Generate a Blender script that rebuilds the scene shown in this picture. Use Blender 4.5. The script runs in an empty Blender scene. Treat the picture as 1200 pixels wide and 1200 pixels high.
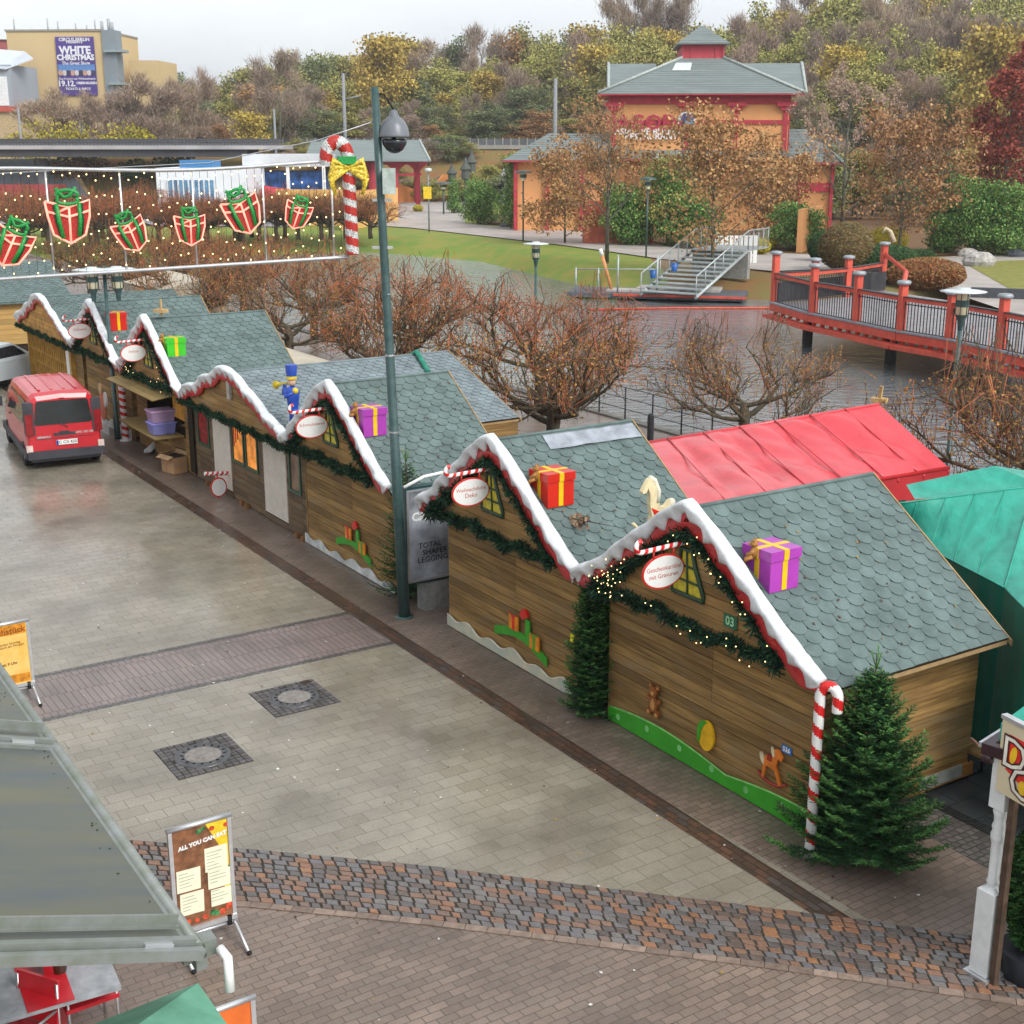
import bpy, math, random
from mathutils import Vector, Matrix
from mathutils import noise as mnoise
random.seed(7)
EXPO = 0.85
HAZE = 0.0003
C = bpy.context.scene.collection
PI = math.pi
FPX = 1550.0; PIT = math.atan(432/FPX); CP = math.cos(PIT); SP = math.sin(PIT); H = 8.0

def ray(x, y):
    a = (x-600)/FPX; b = (600-y)/FPX
    return Vector((a, CP+b*SP, -SP+b*CP))
def G(x, y, z=0.0):
    r = ray(x, y); t = (z-H)/r.z
    return Vector((r.x*t, r.y*t, z))
def AT(x, y, Y):
    r = ray(x, y); t = Y/r.y
    return Vector((r.x*t, Y, H+r.z*t))

# the row of huts: U runs away from the camera along the row, D from the square to the canal
P0 = Vector((3.5885, 14.268, 0))
U = Vector((-0.54274, 0.83966, 0)); D = Vector((0.83966, 0.54274, 0))
def W(s, w, z=0.0):
    return P0 + U*s + D*w + Vector((0, 0, z))
ROWROT = math.atan2(-U.y, -U.x)      # local x = towards the near end, local y = D
DROT = math.atan2(D.y, D.x)

class MB:
    def __init__(s):
        s.v = []; s.f = []; s.m = []; s.sm = []
    def add(s, vs, fs, m=0, smooth=False):
        o = len(s.v); s.v.extend([tuple(p) for p in vs])
        for f in fs:
            s.f.append([i+o for i in f]); s.m.append(m); s.sm.append(smooth)
    def box(s, c, d, m=0, rz=0, M=None):
        x, y, z = d[0]/2, d[1]/2, d[2]/2
        vs = [Vector((a*x, b*y, e*z)) for e in (-1, 1) for b in (-1, 1) for a in (-1, 1)]
        if rz:
            R = Matrix.Rotation(rz, 3, 'Z'); vs = [R@q for q in vs]
        if M is not None: vs = [M@q for q in vs]
        c = Vector(c); vs = [q+c for q in vs]
        s.add(vs, [(0, 2, 3, 1), (4, 5, 7, 6), (0, 1, 5, 4), (2, 6, 7, 3), (0, 4, 6, 2), (1, 3, 7, 5)], m)
    def bx(s, x0, x1, y0, y1, z0, z1, m=0):
        s.box(((x0+x1)/2, (y0+y1)/2, (z0+z1)/2), (abs(x1-x0), abs(y1-y0), abs(z1-z0)), m)
    def tube(s, pts, rad, n=8, m=0, smooth=True, cap=True):
        pts = [Vector(p) for p in pts]
        if not isinstance(rad, (list, tuple)): rad = [rad]*len(pts)
        rings = []; prev = None
        for i, p in enumerate(pts):
            a = pts[min(i+1, len(pts)-1)]-pts[max(i-1, 0)]
            if a.length < 1e-9: a = Vector((0, 0, 1))
            a.normalize()
            if prev is None:
                ref = Vector((0, 0, 1)) if abs(a.z) < .9 else Vector((1, 0, 0))
                e1 = a.cross(ref).normalized()
            else:
                e1 = (prev - a*prev.dot(a))
                e1 = e1.normalized() if e1.length > 1e-6 else a.orthogonal().normalized()
            prev = e1; e2 = a.cross(e1)
            rings.append([p+(e1*math.cos(2*PI*k/n)+e2*math.sin(2*PI*k/n))*rad[i] for k in range(n)])
        vs = [q for r in rings for q in r]; fs = []
        for i in range(len(pts)-1):
            for k in range(n):
                k2 = (k+1) % n
                fs.append((i*n+k, i*n+k2, (i+1)*n+k2, (i+1)*n+k))
        s.add(vs, fs, m, smooth)
        if cap and n > 3:
            o = len(s.v)-len(vs)
            s.f.append([o+k for k in range(n)][::-1]); s.m.append(m); s.sm.append(False)
            e = o+(len(pts)-1)*n
            s.f.append([e+k for k in range(n)]); s.m.append(m); s.sm.append(False)
    def lathe(s, prof, c=(0, 0, 0), n=16, m=0, smooth=True):
        c = Vector(c); vs = []; fs = []
        for r, z in prof:
            for k in range(n):
                vs.append(c+Vector((r*math.cos(2*PI*k/n), r*math.sin(2*PI*k/n), z)))
        for i in range(len(prof)-1):
            for k in range(n):
                k2 = (k+1) % n
                fs.append((i*n+k, i*n+k2, (i+1)*n+k2, (i+1)*n+k))
        s.add(vs, fs, m, smooth)
    def prism(s, poly, axis, a, b, m=0, M=None):
        """poly: 2D points (counterclockwise) in the plane across axis; from a to b along axis"""
        def P(p, t):
            if axis == 'y': return Vector((p[0], t, p[1]))
            if axis == 'x': return Vector((t, p[0], p[1]))
            return Vector((p[0], p[1], t))
        n = len(poly); vs = [P(p, a) for p in poly]+[P(p, b) for p in poly]
        if M is not None: vs = [M@q for q in vs]
        fs = [tuple(range(n)), tuple(range(n, 2*n))[::-1]]
        fs += [(i, (i+1) % n+0, (i+1) % n+n, i+n)[::-1] for i in range(n)]
        s.add(vs, fs, m)
    def ball(s, c, r, m=0, n=8, k=6):
        if not isinstance(r, (tuple, list)): r = (r, r, r)
        vs = []; fs = []
        c = Vector(c)
        for i in range(k+1):
            th = PI*i/k
            for j in range(n):
                ph = 2*PI*j/n
                vs.append(c+Vector((r[0]*math.sin(th)*math.cos(ph), r[1]*math.sin(th)*math.sin(ph), r[2]*math.cos(th))))
        for i in range(k):
            for j in range(n):
                j2 = (j+1) % n
                fs.append((i*n+j, (i+1)*n+j, (i+1)*n+j2, i*n+j2))
        s.add(vs, fs, m, True)
    def quad(s, a, b, c, d, m=0): s.add([a, b, c, d], [(0, 1, 2, 3)], m)
    def mesh(s, name, mats):
        me = bpy.data.meshes.new(name); me.from_pydata(s.v, [], s.f)
        if not isinstance(mats, (list, tuple)): mats = [mats]
        for q in mats: me.materials.append(q)
        me.polygons.foreach_set('material_index', s.m)
        me.polygons.foreach_set('use_smooth', s.sm)
        me.update(); return me
    def build(s, name, mats, parent=None, loc=None, rz=0):
        o = bpy.data.objects.new(name, s.mesh(name, mats)); C.objects.link(o)
        if parent: o.parent = parent
        if loc is not None: o.location = loc
        if rz: o.rotation_euler = (0, 0, rz)
        return o

def tag(o, label=None, cat=None, group=None, kind=None):
    if label: o['label'] = label
    if cat: o['category'] = cat
    if group: o['group'] = group
    if kind: o['kind'] = kind
    return o
def thing(name, label, cat, loc=(0, 0, 0), rz=0, group=None):
    o = bpy.data.objects.new(name, None); C.objects.link(o)
    o.empty_display_size = .2
    o.location = loc; o.rotation_euler = (0, 0, rz)
    return tag(o, label, cat, group)
def dup(root, loc, rz=None, sc=None, label=None, group=None, parent=None):
    r = root.copy(); C.objects.link(r); r.location = loc
    if rz is not None: r.rotation_euler = (0, 0, rz)
    if sc is not None: r.scale = sc if isinstance(sc, (tuple, list)) else (sc, sc, sc)
    if label: r['label'] = label
    if group: r['group'] = group
    for ch in list(root.children):
        c = ch.copy(); C.objects.link(c); c.parent = r
        for g in ch.children:
            d = g.copy(); C.objects.link(d); d.parent = c
    return r

_txt = {}
def text_verts(s, size, ext=0.004, bold=0.0, align='CENTER'):
    """letters as geometry: returns verts (in xy plane, z thickness) and faces"""
    key = (s, size, ext, bold, align)
    if key in _txt: return _txt[key]
    cu = bpy.data.curves.new('t', 'FONT'); cu.body = s; cu.size = size; cu.extrude = ext
    cu.offset = bold; cu.align_x = align; cu.align_y = 'CENTER'; cu.resolution_u = 2
    cu.space_line = .9
    o = bpy.data.objects.new('t', cu); C.objects.link(o)
    dg = bpy.context.evaluated_depsgraph_get(); dg.update()
    me = bpy.data.meshes.new_from_object(o.evaluated_get(dg))
    r = ([v.co.copy() for v in me.vertices], [tuple(p.vertices) for p in me.polygons])
    bpy.data.objects.remove(o); bpy.data.curves.remove(cu); bpy.data.meshes.remove(me)
    _txt[key] = r; return r
def add_text(mb, s, size, M, m=0, ext=0.004, bold=0.0, align='CENTER'):
    """M maps the text plane (x right, y up, z towards the reader)"""
    vs, fs = text_verts(s, size, ext, bold, align)
    mb.add([M@v for v in vs], fs, m)
def frameM(o, xdir, up=(0, 0, 1)):
    x = Vector(xdir).normalized(); y = Vector(up).normalized(); z = x.cross(y).normalized()
    M = Matrix(((x.x, y.x, z.x, o[0]), (x.y, y.y, z.y, o[1]), (x.z, y.z, z.z, o[2]), (0, 0, 0, 1)))
    return M

# ---------------------------------------------------------------- materials
_m = {}
def nt(name):
    m = bpy.data.materials.new(name); m.use_nodes = True
    t = m.node_tree; b = t.nodes['Principled BSDF']
    return m, t, b
def N(t, ty, **kw):
    n = t.nodes.new(ty)
    for k, v in kw.items():
        if k in ('inputs',):
            for a, c in v.items(): n.inputs[a].default_value = c
        else: setattr(n, k, v)
    return n
def mix(t, fac, a, b, mode='MIX'):
    n = t.nodes.new('ShaderNodeMix'); n.data_type = 'RGBA'; n.blend_type = mode
    for sock, v in ((n.inputs[0], fac), (n.inputs[6], a), (n.inputs[7], b)):
        if isinstance(v, bpy.types.NodeSocket): t.links.new(v, sock)
        elif isinstance(v, (int, float)): sock.default_value = v
        else: sock.default_value = (*v[:3], 1)
    return n.outputs[2]
def ramp(t, fac, stops):
    n = t.nodes.new('ShaderNodeValToRGB'); t.links.new(fac, n.inputs[0])
    e = n.color_ramp.elements
    while len(e) < len(stops): e.new(.5)
    for i, (p, c) in enumerate(stops):
        e[i].position = p; e[i].color = (*c[:3], 1) if not isinstance(c, (int, float)) else (c, c, c, 1)
    return n.outputs[0]
def coords(t, space='Object', scale=(1, 1, 1), rot=(0, 0, 0)):
    if space == 'World':
        src = t.nodes.new('ShaderNodeNewGeometry').outputs['Position']
    else:
        src = t.nodes.new('ShaderNodeTexCoord').outputs[space]
    mp = t.nodes.new('ShaderNodeMapping'); mp.inputs['Scale'].default_value = scale
    mp.inputs['Rotation'].default_value = rot
    t.links.new(src, mp.inputs['Vector']); return mp.outputs[0]
def noise(t, vec, scale, detail=4, rough=.6):
    n = t.nodes.new('ShaderNodeTexNoise'); n.inputs['Scale'].default_value = scale
    n.inputs['Detail'].default_value = detail; n.inputs['Roughness'].default_value = rough
    t.links.new(vec, n.inputs['Vector']); return n.outputs['Fac']
def bump(t, b, h, strength=.3, dist=.02):
    n = t.nodes.new('ShaderNodeBump'); n.inputs['Strength'].default_value = strength
    n.inputs['Distance'].default_value = dist
    t.links.new(h, n.inputs['Height']); t.links.new(n.outputs[0], b.inputs['Normal'])

def M(name, col, rough=.6, var=.15, scale=6, stretch=(1, 1, 1), bmp=0, metal=0, island=0, emit=0, spec=None, col2=None, space='Object', objrand=0, trans=0):
    """plain procedural material: colour broken up by noise, by mesh island and by object"""
    if name in _m: return _m[name]
    m, t, b = nt(name)
    v = coords(t, space, stretch)
    f = noise(t, v, scale)
    c2 = col2 if col2 else tuple(c*(1-var*2) for c in col)
    c1 = col if col2 else tuple(min(1, c*(1+var)) for c in col)
    out = mix(t, ramp(t, f, [(.32, 0.0), (.68, 1.0)]), c2, c1)
    if island:
        g = t.nodes.new('ShaderNodeNewGeometry')
        r = ramp(t, g.outputs['Random Per Island'], [(0, 1-island), (1, 1+island*.6)])
        out = mix(t, 1.0, out, r, 'MULTIPLY')
    if objrand:
        g = t.nodes.new('ShaderNodeObjectInfo')
        r = ramp(t, g.outputs['Random'], [(0, (1-objrand,)*3), (.5, (1, 1-objrand*.3, 1-objrand*.2)), (1, (1+objrand*.5, 1+objrand*.4, 1))])
        out = mix(t, 1.0, out, r, 'MULTIPLY')
    t.links.new(out, b.inputs['Base Color'])
    b.inputs['Roughness'].default_value = rough; b.inputs['Metallic'].default_value = metal
    if spec is None and rough > .44: spec = .22
    if spec is not None: b.inputs['Specular IOR Level'].default_value = spec
    if emit:
        t.links.new(out, b.inputs['Emission Color']); b.inputs['Emission Strength'].default_value = emit
    if trans: b.inputs['Transmission Weight'].default_value = trans
    if bmp: bump(t, b, f, bmp, .02)
    _m[name] = m; return m

def wood(name, axis, light=(.58, .355, .125), dark=(.18, .10, .038), grey=(.33, .25, .15)):
    """weathered planks: grain along axis, every plank its own tone"""
    if name in _m: return _m[name]
    m, t, b = nt(name)
    sc = {'x': (.5, 9, 9), 'y': (9, .5, 9), 'z': (9, 9, .5)}[axis]
    v = coords(t, 'Object', sc); f = noise(t, v, 2.2, 6, .65)
    sc2 = {'x': (.35, 1.0, 1.6), 'y': (1, .35, 1.6), 'z': (1.5, 1, .5)}[axis]
    f2 = noise(t, coords(t, 'Object', sc2), 1.4, 3, .5)
    g = t.nodes.new('ShaderNodeNewGeometry').outputs['Random Per Island']
    a = mix(t, ramp(t, f, [(.3, 0), (.7, 1)]), dark, light)
    a = mix(t, ramp(t, f2, [(.40, 0), (.72, .8)]), a, dark)
    a = mix(t, ramp(t, noise(t, coords(t, 'Object', sc2), 2.7, 3, .6), [(.5, 0), (.75, .65)]), a, grey)
    a = mix(t, 1.0, a, ramp(t, g, [(0, .58), (.5, .9), (1, 1.0)]), 'MULTIPLY')
    t.links.new(a, b.inputs['Base Color']); b.inputs['Roughness'].default_value = .62; b.inputs['Specular IOR Level'].default_value = .2
    bump(t, b, f, .45, .008)
    _m[name] = m; return m

def paver(name, bw, bh, cols, mortar, ang, msize=.006, rough=.42, wet=.25, offset=.5, gum=True, stain=(.55, .45), bias=0, distort=0):
    m, t, b = nt(name)
    v = coords(t, 'World', (1, 1, 1), (0, 0, -ang))
    if distort:
        nn = t.nodes.new('ShaderNodeTexNoise'); nn.inputs['Scale'].default_value = 5; t.links.new(v, nn.inputs['Vector'])
        va = t.nodes.new('ShaderNodeVectorMath'); va.operation = 'MULTIPLY_ADD'
        t.links.new(nn.outputs['Color'], va.inputs[0]); va.inputs[1].default_value = (distort, distort, 0)
        t.links.new(v, va.inputs[2]); v = va.outputs[0]
    br = t.nodes.new('ShaderNodeTexBrick'); br.offset = offset; br.inputs['Scale'].default_value = 1
    br.inputs['Brick Width'].default_value = bw; br.inputs['Row Height'].default_value = bh
    br.inputs['Mortar Size'].default_value = msize; br.inputs['Mortar Smooth'].default_value = .3
    br.inputs['Color1'].default_value = (0, 0, 0, 1); br.inputs['Color2'].default_value = (1, 1, 1, 1)
    br.inputs['Mortar'].default_value = (.5, .5, .5, 1); br.inputs['Bias'].default_value = bias
    t.links.new(v, br.inputs['Vector'])
    n = len(cols)
    c = ramp(t, br.outputs['Color'], [(i/(n-1) if n > 1 else 0, q) for i, q in enumerate(cols)])
    big = noise(t, coords(t, 'World'), .55, 5, .62); fine = noise(t, coords(t, 'World'), 38, 4, .7)
    c = mix(t, ramp(t, big, [(.35, 0), (.7, 1)]), c, mix(t, 1.0, c, (stain[0],)*3, 'MULTIPLY'))
    c = mix(t, 1.0, c, ramp(t, fine, [(.25, .8), (.75, 1.15)]), 'MULTIPLY')
    c = mix(t, br.outputs['Fac'], c, mortar)
    if gum:
        vo = t.nodes.new('ShaderNodeTexVoronoi'); vo.inputs['Scale'].default_value = 2.6
        t.links.new(coords(t, 'World'), vo.inputs['Vector'])
        s1 = ramp(t, vo.outputs['Distance'], [(.035, 1), (.055, 0)])
        s2 = ramp(t, noise(t, coords(t, 'World'), 1.3, 2), [(.46, 0), (.5, 1)])
        k = mix(t, 1.0, s1, s2, 'MULTIPLY')
        c = mix(t, k, c, (.62, .62, .58))
    t.links.new(c, b.inputs['Base Color'])
    wn = noise(t, coords(t, 'World'), .32, 4, .6)
    r = ramp(t, wn, [(.35, rough-wet), (.65, rough)])
    t.links.new(r, b.inputs['Roughness'])
    inv = t.nodes.new('ShaderNodeMath'); inv.operation = 'SUBTRACT'; inv.inputs[0].default_value = 1
    t.links.new(br.outputs['Fac'], inv.inputs[1])
    ad = t.nodes.new('ShaderNodeMath'); ad.operation = 'MULTIPLY_ADD'; t.links.new(fine, ad.inputs[0]); ad.inputs[1].default_value = .25
    t.links.new(inv.outputs[0], ad.inputs[2])
    bump(t, b, ad.outputs[0], .3, .006)
    _m[name] = m; return m

def facing(name, cols, rough=.5, island=.25, scale=3):
    return M(name, cols[0], rough, col2=cols[1], island=island, scale=scale)
# ---------------------------------------------------------------- world, sun, camera
SUNAZ = math.radians(138); SUNEL = math.radians(42)
w = bpy.data.worlds.new('World'); bpy.context.scene.world = w; w.use_nodes = True
t = w.node_tree; bg = t.nodes['Background']
sky = t.nodes.new('ShaderNodeTexSky'); sky.sky_type = 'NISHITA'; sky.sun_disc = False
sky.sun_elevation = SUNEL; sky.sun_rotation = SUNAZ; sky.air_density = 1.6; sky.dust_density = 4; sky.ozone_density = 1
bw = t.nodes.new('ShaderNodeRGBToBW'); t.links.new(sky.outputs[0], bw.inputs[0])
cl = noise(t, coords(t, 'Generated', (1, 1, 3)), 2.2, 6, .6)
clr = ramp(t, cl, [(.3, (.74, .79, .85)), (.7, (.96, .985, 1.0))])
gm = t.nodes.new('ShaderNodeMath'); gm.operation = 'POWER'; gm.inputs[1].default_value = .35
t.links.new(bw.outputs[0], gm.inputs[0])          # an even cloud cover: flatten the clear sky's contrast
gs = t.nodes.new('ShaderNodeMath'); gs.operation = 'MULTIPLY'; gs.inputs[1].default_value = 5.2
t.links.new(gm.outputs[0], gs.inputs[0])
cloud = mix(t, 1.0, clr, gs.outputs[0], 'MULTIPLY')
cloud.node.clamp_result = False
out = mix(t, .93, sky.outputs[0], cloud)
t.links.new(out, bg.inputs[0]); bg.inputs[1].default_value = .088
sl = bpy.data.lights.new('sun', 'SUN'); sl.energy = 1.4; sl.angle = math.radians(25); sl.color = (1, .97, .92)
so = bpy.data.objects.new('sun', sl); C.objects.link(so)
so.rotation_euler = (PI/2-SUNEL, 0, PI-SUNAZ)
cam = bpy.data.cameras.new('camera'); co = bpy.data.objects.new('camera', cam); C.objects.link(co)
co.location = (0, 0, H); co.rotation_euler = (PI/2-PIT, 0, 0)
cam.sensor_width = 36; cam.lens = FPX/1200*36; cam.clip_end = 5000; cam.clip_start = .05
sc = bpy.context.scene; sc.camera = co
sc.view_settings.view_transform = 'Standard'; sc.view_settings.look = 'None'
sc.view_settings.exposure = EXPO; sc.view_settings.gamma = 1

# ---------------------------------------------------------------- shared materials
m_slab = paver('slab paving', .34, .24, [(.30, .268, .208), (.325, .292, .232), (.275, .242, .185), (.315, .283, .222)], (.13, .115, .09), DROT, .0045, .31, .19)
m_brick = paver('brown clinker paving', .21, .105, [(.235, .175, .138), (.275, .205, .165), (.20, .15, .12), (.255, .198, .16)], (.085, .068, .055), DROT, .006, .44, .20)
m_band = paver('red clinker band', .105, .62, [(.25, .20, .185), (.28, .215, .195), (.225, .18, .17)], (.06, .045, .04), DROT, .007, .42, .2)
m_strip = paver('dark clinker strip', .2, .1, [(.085, .055, .042), (.14, .075, .05), (.07, .05, .04), (.11, .09, .08)], (.03, .025, .02), DROT+PI/2, .007, .36, .2, gum=False)
m_edge = paver('small edge setts', .11, .1, [(.11, .10, .095), (.17, .15, .14), (.09, .085, .08)], (.045, .04, .035), DROT, .012, .45, .2, gum=False, distort=.05)
m_dark = paver('dark wet slabs', .6, .4, [(.045, .05, .055), (.07, .075, .08)], (.02, .02, .02), DROT, .006, .22, .16, gum=False)
m_redp = paver('red brick paving', .2, .1, [(.34, .15, .10), (.42, .20, .14), (.28, .12, .085)], (.12, .07, .055), DROT, .006, .5, .2, gum=False)
m_water = None
def water_mat():
    m, t, b = nt('canal water')
    b.inputs['Base Color'].default_value = (.15, .168, .175, 1); b.inputs['Roughness'].default_value = .07
    b.inputs['IOR'].default_value = 1.45; b.inputs['Specular IOR Level'].default_value = .9
    f = noise(t, coords(t, 'World', (.75, 1.5, 1), (0, 0, .25)), 1.5, 4, .55)
    bump(t, b, f, 1.0, .085); return m
m_water = water_mat()
m_grass = M('bank grass', (.13, .235, .035), .85, col2=(.27, .24, .055), scale=.5, space='World', bmp=.8)
m_path = M('pale path', (.40, .36, .33), .7, .1, .4, space='World')
m_soil = M('soil and leaf litter', (.13, .075, .04), .9, col2=(.20, .11, .05), scale=1.2, space='World', bmp=.4)
m_bank = M('bank litter', (.17, .15, .05), .9, col2=(.24, .11, .045), scale=.5, space='World', bmp=.5)

def sheet(name, pts, mat, kind='structure', z=None):
    mb = MB(); pts = [Vector(p) for p in pts]
    if z is not None: pts = [Vector((p.x, p.y, z)) for p in pts]
    # keep the face upward
    a = sum((pts[i].x*pts[(i+1) % len(pts)].y-pts[(i+1) % len(pts)].x*pts[i].y) for i in range(len(pts)))
    if a < 0: pts = pts[::-1]
    mb.add(pts, [tuple(range(len(pts)))])
    o = mb.build(name, mat); o['kind'] = kind; return o

WB = 13.45   # canal edge
# near ground: one sheet from behind the camera to the canal edge
sheet('ground', [W(-60, -60), W(160, -60), W(160, WB), W(-60, WB)], m_brick, z=0)
wS = -1.23
# boundary of the curved cobble band, top and bottom edge on the ground
ctop = [G(-160, 975), G(0, 978), G(140, 984), G(300, 996), G(500, 1015), G(700, 1040), G(880, 1062), G(1022, 1080), G(1100, 1092), G(1300, 1118)]
cbot = [G(-160, 1050), G(0, 1048), G(140, 1048), G(300, 1058), G(500, 1078), G(700, 1103), G(880, 1126), G(1022, 1146), G(1150, 1165), G(1350, 1195)]
def Lc(p):
    q = p-P0; return q.dot(U), q.dot(D)
# big slabs of the square, in front of the band
tri = [W(Lc(p)[0], min(Lc(p)[1], wS)) for p in ctop[:8]]
sheet('plaza_paving', [W(8.28, wS), W(8.28, -14)] + [W(6.6, -14)] + ctop[:8], m_slab, z=.004)
sheet('plaza_paving', [W(10.12, wS), W(10.12, -40), W(120, -40), W(120, wS)], m_slab, z=.004)
sheet('paving_band', [W(8.42, wS), W(8.42, -14), W(9.98, -14), W(9.98, wS)], m_band, z=.004)
for a, b in ((8.28, 8.42), (9.98, 10.12)):
    sheet('band_edging', [W(a, wS), W(a, -14), W(b, -14), W(b, wS)], m_edge, z=.005)
sheet('clinker_strip', [W(-1.95, wS), W(100, wS), W(100, wS+.3), W(-1.75, wS+.3)], m_strip, z=.006)
# right of the huts: setts, a grate, dark wet slabs, red paving
sheet('sett_paving', [W(-12, 1.15), W(3, 1.15), W(3, 1.78), W(-12, 1.78)], m_edge, z=.004)
sheet('wet_slabs', [W(-12, 1.96), W(6, 1.96), W(6, 3.45), W(-12, 3.45)], m_dark, z=.004)
sheet('red_paving', [W(-14, 3.45), W(12, 3.45), W(12, 12.9), W(-14, 12.9)], m_redp, z=.004)
mb = MB(); m_iron = M('cast iron', (.06, .06, .062), .45, .2, 20, metal=.6)
gr0 = []
mb.add([W(-12, 1.78, .004), W(3, 1.78, .004), W(3, 1.96, .004), W(-12, 1.96, .004)], [(3, 2, 1, 0)], 1)
for i in range(300):
    s = -9+i*.04; a = W(s, 1.79, .012); b = W(s, 1.95, .012)
    q = U*.011
    mb.add([a-q, a+q, b+q, b-q, a-q-Vector((0, 0, .01)), a+q-Vector((0, 0, .01)), b+q-Vector((0, 0, .01)), b-q-Vector((0, 0, .01))], [(0, 3, 2, 1), (0, 1, 5, 4), (2, 3, 7, 6), (1, 2, 6, 5), (3, 0, 4, 7)])
o = mb.build('drain_grate', [m_iron, M('drain dark', (.01, .01, .01), .8)]); tag(o, 'long dark iron drain grate beside the small setts right of the huts', 'drain grate')

# the cobble band itself: real stones, each its own tone
m_cob = None
def cob_mat():
    m, t, b = nt('granite setts')
    g = t.nodes.new('ShaderNodeNewGeometry').outputs['Random Per Island']
    c = ramp(t, g, [(0, (.12, .105, .10)), (.18, (.15, .14, .14)), (.34, (.19, .13, .105)), (.46, (.22, .13, .09)), (.60, (.13, .10, .085)), (.74, (.18, .165, .155)), (.84, (.25, .13, .08)), (.93, (.30, .15, .08)), (.965, (.15, .14, .145)), (1, (.30, .22, .13))])
    c.node.color_ramp.interpolation = 'CONSTANT'
    f = noise(t, coords(t, 'World'), 30, 4)
    big = noise(t, coords(t, 'World'), .5, 3)
    c = mix(t, 1.0, c, ramp(t, f, [(.2, .7), (.8, 1.15)]), 'MULTIPLY')
    t.links.new(c, b.inputs['Base Color'])
    t.links.new(ramp(t, big, [(.35, .14), (.65, .36)]), b.inputs['Roughness'])
    bump(t, b, f, .4, .006); return m
m_cob = cob_mat()
m_joint = M('joint sand', (.05, .045, .038), .9, .2, 20)
sheet('cobble_bed', ctop + cbot[::-1], m_joint, z=.005)
def polyeval(pl, f):
    # by arc length
    L = [0]
    for i in range(1, len(pl)): L.append(L[-1]+(pl[i]-pl[i-1]).length)
    d = f*L[-1]
    for i in range(1, len(pl)):
        if d <= L[i]: return pl[i-1].lerp(pl[i], (d-L[i-1])/(L[i]-L[i-1]))
    return pl[-1]
rnd = random.Random(3)
mb = MB(); NR = 11; Ltot = sum((ctop[i]-ctop[i-1]).length for i in range(1, len(ctop)))
for r in range(NR):
    pos = 0; sw = 0
    while pos < Ltot-.15:
        wd = rnd.uniform(.115, .175)
        f0 = pos/Ltot; f1 = (pos+wd)/Ltot; pos += wd+.004
        v0 = r/NR; v1 = (r+1)/NR
        q = [polyeval(ctop, f).lerp(polyeval(cbot, f), v) for f, v in ((f0, v0), (f1, v0), (f1, v1), (f0, v1))]
        c = (q[0]+q[1]+q[2]+q[3])/4
        if c.x < -6.5 or c.x > 7: continue
        k = 1-.018/wd*1.0
        jit = [Vector((rnd.uniform(-.008, .008), rnd.uniform(-.008, .008), 0)) for _ in q]
        q = [c+(p-c)*k+j for p, j in zip(q, jit)]
        h = .012+rnd.uniform(0, .007)
        top = [c+(p-c)*.86+Vector((0, 0, h+rnd.uniform(-.003, .003))) for p in q]
        bot = [p+Vector((0, 0, .004)) for p in q]
        mid = [c+(p-c)*.97+Vector((0, 0, h*.75)) for p in q]
        mb.add(bot+mid+top, [(0, 4, 5, 1), (1, 5, 6, 2), (2, 6, 7, 3), (3, 7, 4, 0), (4, 8, 9, 5), (5, 9, 10, 6), (6, 10, 11, 7), (7, 11, 8, 4), (8, 11, 10, 9)])
o = mb.build('cobble_stones', m_cob); o['kind'] = 'stuff'; tag(o, 'curved band of red and grey cobblestones crossing the square', 'cobblestones')
# pale rim of long bricks under the band
mb = MB(); pos = 0
Lb = sum((cbot[i]-cbot[i-1]).length for i in range(1, len(cbot)))
while pos < Lb-.3:
    a = polyeval(cbot, (pos+.004)/Lb); b = polyeval(cbot, (pos+.236)/Lb); pos += .24
    n = Vector((-(b-a).y, (b-a).x, 0)).normalized()*-.10
    if n.y > 0: n = -n
    vs = [a, b, b+n, a+n]; mb.add([p+Vector((0, 0, .004)) for p in vs]+[p+Vector((0, 0, .012)) for p in vs], [(4, 5, 6, 7), (0, 1, 5, 4), (1, 2, 6, 5), (2, 3, 7, 6), (3, 0, 4, 7)])
o = mb.build('cobble_rim', M('rim bricks', (.27, .20, .16), .45, .15, 10, island=.3, space='World')); o['kind'] = 'structure'

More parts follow.
